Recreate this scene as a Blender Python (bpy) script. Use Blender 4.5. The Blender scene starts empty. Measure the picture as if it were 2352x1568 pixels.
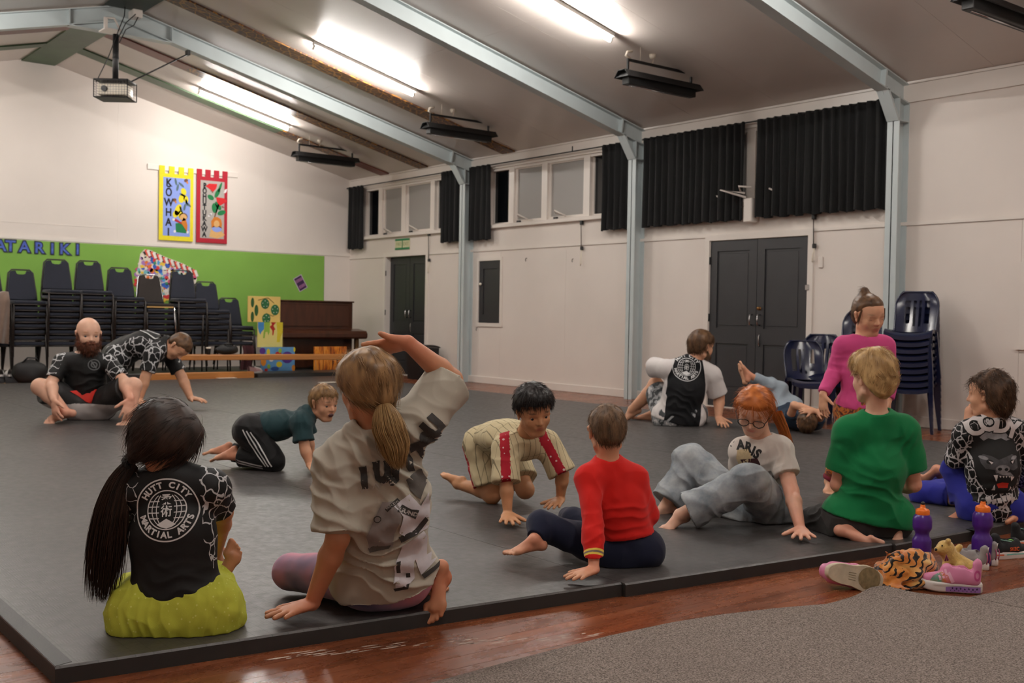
import bpy, bmesh, math, random
import numpy as np
from mathutils import Vector, Matrix
from mathutils.bvhtree import BVHTree
random.seed(7)
RNG = np.random.default_rng(7)
SC = bpy.context.scene
COL = SC.collection
PI = math.pi

# ------------------------------------------------------------------ camera
YAW, PITCH, ROLL, FPX = 0.66720819, -0.02392597, 0.01707901, 2472.52
CAM_H = 1.03
CX, CY = 1176.0, 784.0
_f = np.array([math.sin(YAW)*math.cos(PITCH), math.cos(YAW)*math.cos(PITCH), math.sin(PITCH)])
_r = np.array([math.cos(YAW), -math.sin(YAW), 0.0])
_u = np.cross(_r, _f)
RGT = math.cos(ROLL)*_r + math.sin(ROLL)*_u
UPV = -math.sin(ROLL)*_r + math.cos(ROLL)*_u
FWD = _f
CAMP = np.array([0, 0, CAM_H])
cam_d = bpy.data.cameras.new('camera')
cam = bpy.data.objects.new('camera', cam_d)
COL.objects.link(cam)
cam.matrix_world = Matrix([[RGT[0], UPV[0], -FWD[0], 0], [RGT[1], UPV[1], -FWD[1], 0],
                           [RGT[2], UPV[2], -FWD[2], CAM_H], [0, 0, 0, 1]])
cam_d.sensor_width = 36.0
cam_d.lens = 36.0*FPX/2352.0
cam_d.clip_start = 0.05
cam_d.clip_end = 100
cam_d.dof.use_dof = True
cam_d.dof.focus_distance = 3.7
cam_d.dof.aperture_fstop = 6.3
SC.camera = cam

# ------------------------------------------------------------------ view, world, lamps
SC.view_settings.view_transform = 'Standard'
SC.view_settings.look = 'None'
SC.view_settings.exposure = 0.0
SC.view_settings.gamma = 1.0
SC.view_settings.use_curve_mapping = False
SC.cycles.use_denoising = True
SC.cycles.max_bounces = 8
SC.cycles.diffuse_bounces = 5
SC.cycles.glossy_bounces = 3
SC.cycles.transmission_bounces = 4
SC.cycles.sample_clamp_indirect = 6.0
SC.cycles.caustics_reflective = False
SC.cycles.caustics_refractive = False
world = bpy.data.worlds.new('night'); SC.world = world
world.use_nodes = True
world.node_tree.nodes['Background'].inputs[0].default_value = (0.004, 0.005, 0.008, 1)
world.node_tree.nodes['Background'].inputs[1].default_value = 1.0
TUBE_POWER = 275.0           # emission of every fluorescent tube in the hall
TUBE_COLOR = (1.0, 0.955, 0.90)

# ------------------------------------------------------------------ room numbers (metres)
WX, FY, EAVE, RX, RZ = 9.744, 17.144, 3.414, 4.398, 4.76     # right wall, far wall, eave, ridge
LX, NY = 2*RX-WX, -3.4
SLOPE = (RZ-EAVE)/(WX-RX)
MATZ = 0.05
def roof_z(x): return RZ - SLOPE*abs(x-RX)

# pixel of the photograph -> ray / point on a real plane of the hall
def ray(px, py):
    return (px-CX)/FPX*RGT - (py-CY)/FPX*UPV + FWD
def on_floor(px, py, z=0.0):
    d = ray(px, py); return CAMP + d*((z-CAM_H)/d[2])
def on_x(px, py, X=WX):
    d = ray(px, py); return CAMP + d*(X/d[0])
def on_y(px, py, Y=FY):
    d = ray(px, py); return CAMP + d*(Y/d[1])
def at(px, py, depth): return CAMP + ray(px, py)*depth
def depth_of(p): return float((np.asarray(p)-CAMP) @ FWD)

# ------------------------------------------------------------------ materials
def lin(c):
    return tuple(((v/255.0)/12.92 if v/255.0 <= 0.04045 else ((v/255.0+0.055)/1.055)**2.4) for v in c)
class NT:
    """small node-tree helper"""
    def __init__(s, name):
        s.m = bpy.data.materials.new(name); s.m.use_nodes = True
        s.t = s.m.node_tree; s.b = s.t.nodes['Principled BSDF']
    def n(s, typ, **kw):
        nd = s.t.nodes.new(typ)
        for k, v in kw.items():
            if k.startswith('i_'):
                nd.inputs[k[2:].replace('_', ' ')].default_value = v
            else: setattr(nd, k, v)
        return nd
    def l(s, a, b): s.t.links.new(a, b)
    def coord(s, which='Object', scale=(1, 1, 1), rot=(0, 0, 0)):
        tc = s.n('ShaderNodeTexCoord'); mp = s.n('ShaderNodeMapping')
        mp.inputs['Scale'].default_value = scale; mp.inputs['Rotation'].default_value = rot
        s.l(tc.outputs[which], mp.inputs['Vector']); return mp.outputs[0]
    def ramp(s, fac, stops, interp='LINEAR'):
        r = s.n('ShaderNodeValToRGB'); r.color_ramp.interpolation = interp
        e = r.color_ramp.elements
        while len(e) < len(stops): e.new(0.5)
        for i, (p, c) in enumerate(stops):
            e[i].position = p; e[i].color = (*c, 1) if len(c) == 3 else c
        if fac is not None: s.l(fac, r.inputs[0])
        return r.outputs[0]
    def mix(s, fac, a, b, mode='MIX'):
        x = s.n('ShaderNodeMix', data_type='RGBA', blend_type=mode)
        for sock, v in ((x.inputs[0], fac), (x.inputs[6], a), (x.inputs[7], b)):
            if hasattr(v, 'is_linked'): s.l(v, sock)
            elif isinstance(v, (int, float)): sock.default_value = v
            else: sock.default_value = (*v, 1)
        return x.outputs[2]
    def math(s, op, a, b=0.0, clamp=False):
        x = s.n('ShaderNodeMath', operation=op, use_clamp=clamp)
        for sock, v in ((x.inputs[0], a), (x.inputs[1], b)):
            if hasattr(v, 'is_linked'): s.l(v, sock)
            else: sock.default_value = v
        return x.outputs[0]
    def noise(s, vec, scale=5, detail=3, rough=0.5, dist=0.0):
        x = s.n('ShaderNodeTexNoise'); x.inputs['Scale'].default_value = scale
        x.inputs['Detail'].default_value = detail; x.inputs['Roughness'].default_value = rough
        x.inputs['Distortion'].default_value = dist
        if vec is not None: s.l(vec, x.inputs['Vector'])
        return x.outputs[0]
    def voro(s, vec, scale=5, feature='F1', out='Distance', rnd=1.0):
        x = s.n('ShaderNodeTexVoronoi', feature=feature); x.inputs['Scale'].default_value = scale
        x.inputs['Randomness'].default_value = rnd
        if vec is not None: s.l(vec, x.inputs['Vector'])
        return x.outputs[out]
    def attr(s, name):
        return s.n('ShaderNodeAttribute', attribute_name=name).outputs['Fac']
    def base(s, c):
        if hasattr(c, 'is_linked'): s.l(c, s.b.inputs['Base Color'])
        else: s.b.inputs['Base Color'].default_value = (*c, 1)
    def bump(s, h, strength=0.3, dist=0.002):
        x = s.n('ShaderNodeBump'); x.inputs['Strength'].default_value = strength
        x.inputs['Distance'].default_value = dist
        s.l(h, x.inputs['Height']); s.l(x.outputs[0], s.b.inputs['Normal'])
    def set(s, rough=0.6, metal=0.0, spec=0.5, coat=0.0, sheen=0.0):
        s.b.inputs['Roughness'].default_value = rough; s.b.inputs['Metallic'].default_value = metal
        s.b.inputs['Specular IOR Level'].default_value = spec
        s.b.inputs['Coat Weight'].default_value = coat; s.b.inputs['Sheen Weight'].default_value = sheen
        return s

def M(name, rgb, rough=0.6, var=0.08, scale=6.0, bump=0.0, bscale=60.0, bdist=0.002, metal=0.0, spec=0.5, coat=0.0, sheen=0.0, stretch=(1, 1, 1)):
    """plain coloured material with a little procedural variation"""
    t = NT(name); c = lin(rgb); v = t.coord(scale=stretch)
    nz = t.noise(v, scale, 4)
    lo = tuple(max(0, x*(1-var)) for x in c); hi = tuple(min(1, x*(1+var)) for x in c)
    t.base(t.ramp(nz, [(0.3, lo), (0.7, hi)]))
    if bump > 0: t.bump(t.noise(v, bscale, 3), bump, bdist)
    t.set(rough, metal, spec, coat, sheen); return t.m

# ------------------------------------------------------------------ mesh helpers
def link(o, parent=None):
    COL.objects.link(o)
    if parent is not None: o.parent = parent
    return o
class MB:
    """collects boxes, tubes and sheets; build() links them as ONE mesh object"""
    def __init__(s): s.v = []; s.f = []; s.sm = []
    def add(s, verts, faces, smooth=False):
        o = len(s.v); s.v += [tuple(map(float, p)) for p in verts]
        s.f += [tuple(i+o for i in f) for f in faces]; s.sm += [smooth]*len(faces); return s
    def box(s, lo, hi, rot=None, org=None):
        (x0, y0, z0), (x1, y1, z1) = lo, hi
        vs = [(x0, y0, z0), (x1, y0, z0), (x1, y1, z0), (x0, y1, z0), (x0, y0, z1), (x1, y0, z1), (x1, y1, z1), (x0, y1, z1)]
        if rot is not None:
            org = Vector(org if org is not None else ((x0+x1)/2, (y0+y1)/2, (z0+z1)/2))
            vs = [rot @ (Vector(p)-org) + org for p in vs]
        return s.add(vs, [(0, 3, 2, 1), (4, 5, 6, 7), (0, 1, 5, 4), (1, 2, 6, 5), (2, 3, 7, 6), (3, 0, 4, 7)])
    def bevelbox(s, lo, hi, b=0.004, seg=1, rot=None, org=None):
        bm = bmesh.new(); bmesh.ops.create_cube(bm, size=1)
        lo, hi = Vector(lo), Vector(hi)
        for v in bm.verts: v.co = Vector(((v.co[i]+.5)*(hi[i]-lo[i])+lo[i]) for i in range(3))
        bmesh.ops.bevel(bm, geom=bm.edges[:]+bm.verts[:], offset=b, segments=seg, affect='EDGES', profile=0.5)
        if rot is not None:
            org = Vector(org) if org is not None else (lo+hi)/2
            for v in bm.verts: v.co = rot @ (v.co-org) + org
        return s.frombm(bm, seg > 1)
    def frombm(s, bm, smooth=False):
        bm.verts.index_update()
        s.add([v.co for v in bm.verts], [[v.index for v in f.verts] for f in bm.faces], smooth); bm.free(); return s
    def tube(s, path, r, n=8, cap=True, smooth=True):
        path = [Vector(p) for p in path]; m = len(path)
        rs = r if isinstance(r, (list, tuple)) else [r]*m
        ts = []
        for i in range(m):
            d = (path[min(i+1, m-1)]-path[max(i-1, 0)]); ts.append(d.normalized() if d.length > 1e-9 else Vector((0, 0, 1)))
        a = ts[0].orthogonal().normalized(); vs = []
        for i in range(m):
            a = (a - ts[i]*a.dot(ts[i]))
            a = a.normalized() if a.length > 1e-6 else ts[i].orthogonal().normalized()
            b = ts[i].cross(a)
            for k in range(n):
                an = 2*PI*k/n; vs.append(path[i] + (a*math.cos(an)+b*math.sin(an))*rs[i])
        fs = [(i*n+k, i*n+(k+1) % n, (i+1)*n+(k+1) % n, (i+1)*n+k) for i in range(m-1) for k in range(n)]
        s.add(vs, fs, smooth)
        if cap:
            o = len(s.v)-m*n
            s.f += [tuple(o+k for k in reversed(range(n))), tuple(o+(m-1)*n+k for k in range(n))]; s.sm += [False, False]
        return s
    def lathe(s, prof, n=24, c=(0, 0, 0), smooth=True):
        vs = [(c[0]+r*math.cos(2*PI*k/n), c[1]+r*math.sin(2*PI*k/n), c[2]+z) for r, z in prof for k in range(n)]
        m = len(prof)
        fs = [(i*n+k, i*n+(k+1) % n, (i+1)*n+(k+1) % n, (i+1)*n+k) for i in range(m-1) for k in range(n)]
        fs += [tuple(reversed(range(n))), tuple((m-1)*n+k for k in range(n))]
        return s.add(vs, fs, smooth)
    def prism(s, poly, fn, d0, d1):
        """poly: 2D outline; fn(u,v,d)->point; extruded from d0 to d1"""
        n = len(poly); vs = [fn(u, v, d0) for u, v in poly]+[fn(u, v, d1) for u, v in poly]
        fs = [tuple(range(n)), tuple(reversed(range(n, 2*n)))]+[(k, k+n, (k+1) % n+n, (k+1) % n) for k in range(n)]
        return s.add(vs, fs)
    def ellipsoid(s, c, r, n=16, m=10, rot=None):
        vs = []
        for i in range(m+1):
            th = PI*i/m
            for k in range(n):
                p = Vector((r[0]*math.sin(th)*math.cos(2*PI*k/n), r[1]*math.sin(th)*math.sin(2*PI*k/n), r[2]*math.cos(th)))
                vs.append((rot @ p if rot is not None else p)+Vector(c))
        fs = [(i*n+k, (i+1)*n+k, (i+1)*n+(k+1) % n, i*n+(k+1) % n) for i in range(m) for k in range(n)]
        return s.add(vs, fs, True)
    def grid(s, nu, nv, fn, smooth=True, thick=None):
        vs = [fn(i/nu, j/nv) for i in range(nu+1) for j in range(nv+1)]
        fs = [(i*(nv+1)+j, (i+1)*(nv+1)+j, (i+1)*(nv+1)+j+1, i*(nv+1)+j+1) for i in range(nu) for j in range(nv)]
        return s.add(vs, fs, smooth)
    def data(s, name, mat=None):
        me = bpy.data.meshes.new(name); me.from_pydata(s.v, [], s.f)
        me.polygons.foreach_set('use_smooth', s.sm)
        bm = bmesh.new(); bm.from_mesh(me); bmesh.ops.recalc_face_normals(bm, faces=bm.faces); bm.to_mesh(me); bm.free()
        if mat is not None: me.materials.append(mat)
        me.update(); return me
    def build(s, name, mat, parent=None, loc=None):
        """geometry is in the parent's space when loc is given (or no parent); otherwise in world space"""
        o = bpy.data.objects.new(name, s.data(name, mat)); link(o, parent)
        if loc is not None: o.location = loc
        elif parent is not None:
            w = Vector((0, 0, 0)); p = parent
            while p is not None: w += p.location; p = p.parent
            o.location = -w
        return o
def tag(o, label=None, cat=None, group=None, kind=None):
    if label: o['label'] = label
    if cat: o['category'] = cat
    if group: o['group'] = group
    if kind: o['kind'] = kind
    return o
def thing(name, label, cat, loc=(0, 0, 0), rz=0.0, group=None):
    o = bpy.data.objects.new(name, None); o.empty_display_size = 0.1; link(o)
    o.location = loc; o.rotation_euler = (0, 0, rz); return tag(o, label, cat, group)
def struct(name, loc=(0, 0, 0)):
    o = bpy.data.objects.new(name, None); o.empty_display_size = 0.1; link(o); o.location = loc; o['kind'] = 'structure'; return o
def dup(root, loc=None, rz=None, label=None, group=None):
    r = root.copy(); COL.objects.link(r)
    if loc is not None: r.location = loc
    if rz is not None: r.rotation_euler = (0, 0, rz)
    if label: r['label'] = label
    if group: r['group'] = group
    for ch in list(root.children):
        c = ch.copy(); COL.objects.link(c); c.parent = r
        for g in list(ch.children):
            d = g.copy(); COL.objects.link(d); d.parent = c
    return r
def text_mesh(txt, size, ext=0.0, cell=None, align='CENTER', bold=0.0, spacing=1.0):
    """flat lettering as raw verts/faces in its own XY plane"""
    cu = bpy.data.curves.new('lettering', 'FONT'); cu.body = txt; cu.size = size; cu.align_x = align; cu.align_y = 'CENTER'
    cu.extrude = ext; cu.offset = bold; cu.space_character = spacing; cu.resolution_u = 3
    o = bpy.data.objects.new('lettering', cu); COL.objects.link(o)
    dg = bpy.context.evaluated_depsgraph_get(); me = bpy.data.meshes.new_from_object(o.evaluated_get(dg))
    bpy.data.objects.remove(o); bpy.data.curves.remove(cu)
    bm = bmesh.new(); bm.from_mesh(me); bpy.data.meshes.remove(me)
    if cell: slice_bm(bm, cell)
    vs = [tuple(v.co) for v in bm.verts]; bm.verts.index_update(); fs = [[v.index for v in f.verts] for f in bm.faces]; bm.free()
    return vs, fs
def slice_bm(bm, cell):
    bmesh.ops.remove_doubles(bm, verts=bm.verts, dist=1e-6)
    for ax in (0, 1):
        if not bm.verts: return
        lo = min(v.co[ax] for v in bm.verts); hi = max(v.co[ax] for v in bm.verts)
        k = math.floor(lo/cell)+1
        while k*cell < hi:
            co = Vector((0, 0, 0)); co[ax] = k*cell; no = Vector((0, 0, 0)); no[ax] = 1
            bmesh.ops.bisect_plane(bm, geom=bm.verts[:]+bm.edges[:]+bm.faces[:], plane_co=co, plane_no=no); k += 1
# ================================================================== materials of the building
m_wall = M('white_wall_paint', (224, 214, 206), 0.55, 0.03, 1.5, 0.08, 120, 0.001)
m_trim = M('white_gloss_trim', (226, 217, 209), 0.38, 0.03, 3)
m_farwall = m_wall
m_ceil = M('ceiling_gloss_paint', (204, 194, 187), 0.30, 0.04, 1.2, 0.15, 2.2, 0.01)
m_steel = M('pale_blue_steel_paint', (188, 197, 198), 0.45, 0.04, 4)
m_door = M('charcoal_door_paint', (42, 42, 45), 0.42, 0.06, 5)
m_black = M('black_metal', (18, 18, 19), 0.5, 0.1, 8)
m_blackpl = M('black_plastic', (22, 22, 24), 0.4, 0.1, 8)
m_chrome = M('chrome', (200, 200, 202), 0.18, 0.03, 6, metal=1.0)
m_dark = M('dark_gap', (8, 8, 9), 0.8, 0.1, 5)
m_cream = M('cream_plastic', (232, 222, 205), 0.4, 0.03, 6)

def m_planks():
    t = NT('varnished_jarrah_boards'); v = t.coord(scale=(1.0, 9, 9))
    oi = t.n('ShaderNodeObjectInfo').outputs['Random']
    off = t.n('ShaderNodeVectorMath', operation='ADD'); t.l(v, off.inputs[0])
    cmb = t.n('ShaderNodeCombineXYZ'); t.l(t.math('MULTIPLY', oi, 37.0), cmb.inputs[0]); t.l(t.math('MULTIPLY', oi, 19.0), cmb.inputs[2]); t.l(cmb.outputs[0], off.inputs[1])
    grain = t.noise(off.outputs[0], 2.2, 6, 0.62, 0.35)
    c = t.ramp(grain, [(0.28, lin((98, 52, 30))), (0.5, lin((124, 69, 41))), (0.74, lin((148, 88, 56)))])
    tone = t.ramp(oi, [(0, (0.80, 0.78, 0.76)), (1, (1.10, 1.08, 1.06))])
    c = t.mix(1.0, c, tone, 'MULTIPLY')
    w = t.noise(t.coord(scale=(1, 2.2, 1)), 5, 6, 0.75)
    c = t.mix(t.ramp(w, [(0.60, (0, 0, 0)), (0.72, (0.16, 0.16, 0.16))]), c, lin((176, 128, 98)))
    t.base(c); t.bump(grain, 0.04, 0.0006); t.set(0.26, spec=0.42)
    t.l(t.ramp(w, [(0.3, (0.20, 0.20, 0.20)), (0.8, (0.40, 0.40, 0.40))]), t.b.inputs['Roughness'])
    return t.m
m_plank = m_planks()

# ================================================================== floor: boards where they can be seen, dark sub-floor under the mats
floor = struct('floor')
MB().box((LX-0.2, NY, -0.2), (WX+0.3, FY+0.2, -0.021)).build('subfloor', m_dark, floor)
def floor_boards():
    w = 0.088
    def board(x0, x1, y):
        return MB().box((x0, y+0.0008, -0.02), (x1, y+w-0.0008, 0.0)).build('plank', m_plank, floor)
    k = 0; y = 0.95
    while y < 3.35:                                   # in front of the mats
        off = (k*1.37) % 2.6
        x = LX - off
        while x < WX:
            a, b = max(x, LX), min(x+2.6, WX)
            if b-a > 0.05 and b > -0.4: board(a, b-0.0008, y)
            x += 2.6
        y += w; k += 1
    while y < FY:                                     # beside the mats, along the right wall
        off = (k*1.37) % 1.9
        board(8.05, WX, y); y += w; k += 1
    MB().box((LX, NY, -0.02), (WX, 0.95, 0.0)).build('floor_near', m_plank, floor)
    MB().box((LX, 3.4145, -0.02), (0.9, FY, 0.0)).build('floor_left', m_plank, floor)
    MB().box((0.9, 13.9, -0.02), (8.05, FY, 0.0)).build('floor_far', m_plank, floor)
floor_boards()

# ================================================================== ceiling: sheets with fine joints, painted boards, ridge board
ceiling = struct('ceiling')
def roof_slab(x0, x1, y0, y1, drop0, drop1):
    """a slab lying under the roof slope between x0..x1"""
    vs = []
    for d in (drop0, drop1):
        for (x, y) in ((x0, y0), (x1, y0), (x1, y1), (x0, y1)): vs.append((x, y, roof_z(x)-d))
    return vs, [(0, 1, 2, 3), (7, 6, 5, 4), (0, 4, 5, 1), (1, 5, 6, 2), (2, 6, 7, 3), (3, 7, 4, 0)]
def ceiling_sheets():
    for side in (0, 1):
        xs = [RX, RX+2.68, WX+0.02] if side else [LX-0.02, RX-2.68, RX]
        for a, b in zip(xs[:-1], xs[1:]):
            y = NY
            while y < FY+0.05:
                y1 = min(y+1.222, FY+0.06)
                MB().add(*roof_slab(a+0.0015, b-0.0015, y+0.0015, y1-0.0015, -0.012, 0.0)).build('ceiling_panel', m_ceil, ceiling)
                y = y1
            MB().add(*roof_slab(a, b, NY, FY+0.1, -0.03, -0.0125)).build('roof_lining', m_trim, ceiling)
ceiling_sheets()
def m_rafterboard(name, c_a, c_b, dark):
    t = NT(name); v = t.coord(scale=(1, 1, 1))
    d = t.voro(v, 9, 'DISTANCE_TO_EDGE'); n = t.noise(v, 16, 4, 0.6, 1.5)
    k = t.math('MULTIPLY', t.math('ADD', d, t.math('MULTIPLY', n, 0.25)), 2.2)
    c = t.ramp(k, [(0.28, lin(c_b)), (0.42, lin(c_a)), (0.62, lin(dark)), (0.9, lin(c_a))])
    t.base(c); t.set(0.45); return t.m
m_kow = m_rafterboard('painted_scroll_board', (96, 58, 34), (166, 116, 44), (48, 30, 24))
m_redb = M('rust_red_board', (112, 62, 52), 0.45, 0.2, 2.5)
m_grnb = M('green_board', (58, 82, 52), 0.45, 0.28, 3.0)
m_dgrn = M('dark_green_ridge_board', (38, 46, 38), 0.5, 0.3, 3.0)
def roof_board(x0, x1, yc, w, mat, name='ceiling_board', d=0.022):
    MB().add(*roof_slab(x0, x1, yc-w/2, yc+w/2, 0.002, d)).build(name, mat, ceiling)
# boards across the slope (yc measured from the photograph), changing colour along their length
roof_board(RX+.2, 9.70, 12.47, .30, m_kow)
roof_board(RX+.2, 5.75, 14.72, .27, m_redb); roof_board(5.75, 9.70, 14.72, .27, m_kow)
roof_board(RX+.2, 7.72, 15.92, .27, m_grnb); roof_board(7.72, 8.75, 15.92, .27, m_kow); roof_board(8.75, 9.70, 15.92, .27, m_redb)
roof_board(LX, RX-.2, 14.72, .27, m_redb); roof_board(LX, RX-.2, 15.92, .27, m_grnb); roof_board(LX, RX-.2, 12.47, .30, m_kow)
def ridge_board(y0, y1, mat):
    w = 0.235; z = roof_z(RX+w)-0.003
    MB().box((RX-w, y0, z-0.02), (RX+w, y1, z)).build('ridge_board', mat, ceiling)
ridge_board(13.55, FY, m_grnb); ridge_board(NY, 13.31, m_dgrn)

# ================================================================== walls
def gable(name, y0, y1):
    p = [(LX, 0), (WX, 0), (WX, EAVE), (RX, RZ), (LX, EAVE)]
    o = MB().prism(p, lambda u, v, d: (u, d, v), y0, y1).build(name, m_farwall); o['kind'] = 'structure'; return o
wall_far = gable('wall_far', FY, FY+0.15)
MB().box((LX, FY-0.012, 2.045), (WX, FY, 2.095)).build('rail', m_trim, wall_far)
for x in (5.59, 8.05, 1.4): MB().box((x-0.004, FY-0.003, 2.1), (x+0.004, FY, roof_z(x)-0.02)).build('cover_strip', m_trim, wall_far)
MB().box((LX, FY-0.004, 2.288), (5.59, FY, 2.298)).build('joint_strip', m_trim, wall_far)
MB().box((LX, FY-0.03, roof_z(LX)-0.05), (LX+.01, FY, roof_z(LX))).build('corner_bead', m_trim, wall_far)
wall_near = gable('wall_near', NY-0.15, NY)
wl = MB().box((LX-0.15, NY, 0), (LX, FY, EAVE)).build('wall_left', m_wall); wl['kind'] = 'structure'
b = MB().box((LX, FY-0.02, 0), (WX, FY, 0.11)).build('baseboard_far', m_trim); b['kind'] = 'structure'

D1 = (14.655, 15.90, 2.0)       # door openings: near edge, far edge, height
D2 = (7.20, 8.60, 1.955)
HT = (12.665, 13.20, 0.915, 1.85)
WIN = [(14.12, 16.62), (10.42, 12.95), (6.75, 9.28), (-3.0, -2.4)]
WZ0, WZ1 = 2.36, 3.205
wall_right = struct('wall_right')
def wall_r(y0, y1, z0, z1, name='wall_panel'):
    MB().box((WX, y0, z0), (WX+0.15, y1, z1)).build(name, m_wall, wall_right)
def lower_wall():
    ys = sorted({NY, 1.0, 3.45, 4.87, 6.10, 7.20, 8.60, 9.763, 11.2, 12.665, 13.20, 13.43, 14.655, 15.90, FY})
    for a, b in zip(ys[:-1], ys[1:]):
        z0, z1 = 0.0, 2.03
        g = 0.0012
        if (a, b) == (D1[0], D1[1]): z0 = D1[2]
        elif (a, b) == (D2[0], D2[1]): z0 = D2[2]
        if (a, b) == (HT[0], HT[1]):
            wall_r(a+g, b-g, 0, HT[2]); wall_r(a+g, b-g, HT[3], z1); continue
        if z1 > z0: wall_r(a+g, b-g, z0, z1)
    MB().box((WX+0.004, NY, 0), (WX+0.15, FY, 2.03))
    # band between rail and sill, and above the windows
    wall_r(NY, FY, 2.0305, WZ0, 'wall_band'); wall_r(NY, FY, WZ1, EAVE+0.03, 'wall_header')
    edges = [NY] + [e for w in sorted(WIN) for e in w] + [FY]
    for a, b in zip(edges[0::2], edges[1::2]): wall_r(a, b, WZ0, WZ1, 'wall_pier')
    MB().box((WX-0.016, NY, 1.995), (WX, FY, 2.03)).build('rail', m_trim, wall_right)
    MB().box((WX-0.022, NY, 3.215), (WX, FY, EAVE-0.022)).build('pelmet', m_trim, wall_right)
    MB().box((WX-0.035, NY, EAVE-0.02), (WX, FY, EAVE+0.004)).build('cornice', m_trim, wall_right)
    MB().box((WX+0.15, NY, -0.1), (WX+0.17, FY, 2.3)).build('outer_cladding', m_dark, wall_right)
lower_wall()
for nm, a, b in (('baseboard_right', NY, D2[0]-.07), ('baseboard_right', D2[1]+.07, D1[0]-.08), ('baseboard_right', D1[1]+.08, FY)):
    o = MB().bevelbox((WX-0.02, a, 0), (WX, b, 0.105), 0.005).build(nm, m_trim); o['kind'] = 'structure'
# panel trim at the right edge of the view
o = MB().box((WX-0.025, 4.78, 0.83), (WX, 4.86, 1.6)).box((WX-0.03, 4.0, 0.80), (WX, 4.90, 0.84)).build('trim_1', m_trim); o['kind'] = 'structure'

# ================================================================== doors
def panel_leaf(parent, y0, y1, z1, x, rows):
    """one door leaf facing -x, with recessed panels; y0<y1"""
    st = 0.105; leaf = MB(); zz = [0.012] + rows + [z1]
    leaf.box((x, y0, 0.012), (x+0.028, y1, z1))                       # core
    leaf.box((x-0.014, y0, 0.012), (x, y0+st, z1)).box((x-0.014, y1-st, 0.012), (x, y1, z1))
    rails = [(0.012, 0.22)] + [(r-0.09, r+0.09) for r in rows] + [(z1-0.12, z1)]
    for a, b_ in rails: leaf.box((x-0.014, y0+st, a), (x, y1-st, b_))
    o = leaf.build('door_leaf', m_door, parent)
    for (a0, a1), (b0, b1) in zip(rails[:-1], rails[1:]):
        MB().bevelbox((x-0.005, y0+st+.03, a1+.03), (x+0.001, y1-st-.03, b0-.03), 0.003).build('door_panel', m_door, parent)
    return o
def d_handle(parent, y, z, x):
    MB().tube([(x, y, z-.06), (x-.045, y, z-.055), (x-.05, y, z), (x-.045, y, z+.055), (x, y, z+.06)], 0.009, 8).build('pull_handle', m_chrome, parent)
def double_door(name, D, x, rows, knob):
    d = struct(name, (WX, (D[0]+D[1])/2, 0))
    ym = (D[0]+D[1])/2
    for a, b_ in ((D[0]+.006, ym-.003), (ym+.003, D[1]-.006)): panel_leaf(d, a, b_, D[2]-.008, x, rows)
    for s in (-1, 1): d_handle(d, ym+s*.055, 1.03, x-.014)
    MB().tube([(x-.014, ym-.055, 0.88), (x-.03, ym-.055, .84), (x-.03, ym-.055, .76), (x-.014, ym-.055, .73)], .007, 6).build('lower_pull', m_chrome, d)
    if knob: MB().lathe([(0.022, 0), (0.022, .006), (.01, .008), (.012, .02), (.02, .028), (.016, .038)], 14).build('door_knob', M('brass', (150, 112, 70), .35, .05, 6, metal=1), d, (0, 0, 0)).rotation_euler = (0, -PI/2, 0)
    for c in d.children:
        if c.name.startswith('door_knob'): c.location = Vector((x-.014, ym-.05, 1.16)) - d.location
    fr = MB()
    fr.box((WX-.02, D[0]-.07, 0), (WX, D[0], D[2]+.07)).box((WX-.02, D[1], 0), (WX, D[1]+.07, D[2]+.07)).box((WX-.02, D[0], D[2]), (WX, D[1], D[2]+.07))
    fr.build('architrave', m_trim, d)
    jb = MB().box((WX, D[0]-.001, 0), (x+.03, D[0]+.004, D[2])).box((WX, D[1]-.004, 0), (x+.03, D[1]+.001, D[2])).box((WX, D[0], D[2]-.004), (x+.03, D[1], D[2]+.001))
    jb.build('jamb', m_trim, d)
    MB().box((WX-.03, D[0], 0), (x+.03, D[1], .011)).build('threshold', m_trim, d)
    for z in (.35, 1.05, 1.72):
        MB().tube([(WX-.008, D[1]-.004, z-.045), (WX-.008, D[1]-.004, z+.045)], .008, 8).build('hinge', m_black, d)
    return d
door_1 = double_door('door_1', D1, WX+.10, [0.80], False)
door_2 = double_door('door_2', D2, WX+.016, [0.84], True)
MB().bevelbox((WX-.03, D2[0]-.03, 1.36), (WX-.012, D2[0]+.02, 1.42), .004).build('bolt_plate', m_chrome, door_2)
d3 = struct('door_3', (WX, 12.93, 0.9))
leaf = MB().box((WX+.012, HT[0]+.004, HT[2]+.004), (WX+.04, HT[1]-.004, HT[3]-.004))
for (a, b_, c, d_) in ((HT[0]+.004, HT[0]+.1, HT[2]+.004, HT[3]-.004), (HT[1]-.1, HT[1]-.004, HT[2]+.004, HT[3]-.004),
                       (HT[0]+.1, HT[1]-.1, HT[2]+.004, HT[2]+.13), (HT[0]+.1, HT[1]-.1, HT[3]-.12, HT[3]-.004)):
    leaf.box((WX+.0, a, c), (WX+.012, b_, d_))
leaf.build('door_leaf', m_door, d3)
MB().box((WX-.018, HT[0]-.06, HT[2]-.055), (WX, HT[1]+.05, HT[2])).box((WX-.018, HT[0]-.05, HT[2]), (WX, HT[0], HT[3])).box((WX-.018, HT[1], HT[2]), (WX, HT[1]+.05, HT[3])).box((WX-.018, HT[0]-.05, HT[3]), (WX, HT[1]+.05, HT[3]+.05)).build('architrave', m_trim, d3)
MB().ellipsoid((WX-.022, HT[1]-.06, 1.50), (.02, .022, .022), 10, 6).build('door_knob', m_cream, d3)

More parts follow.
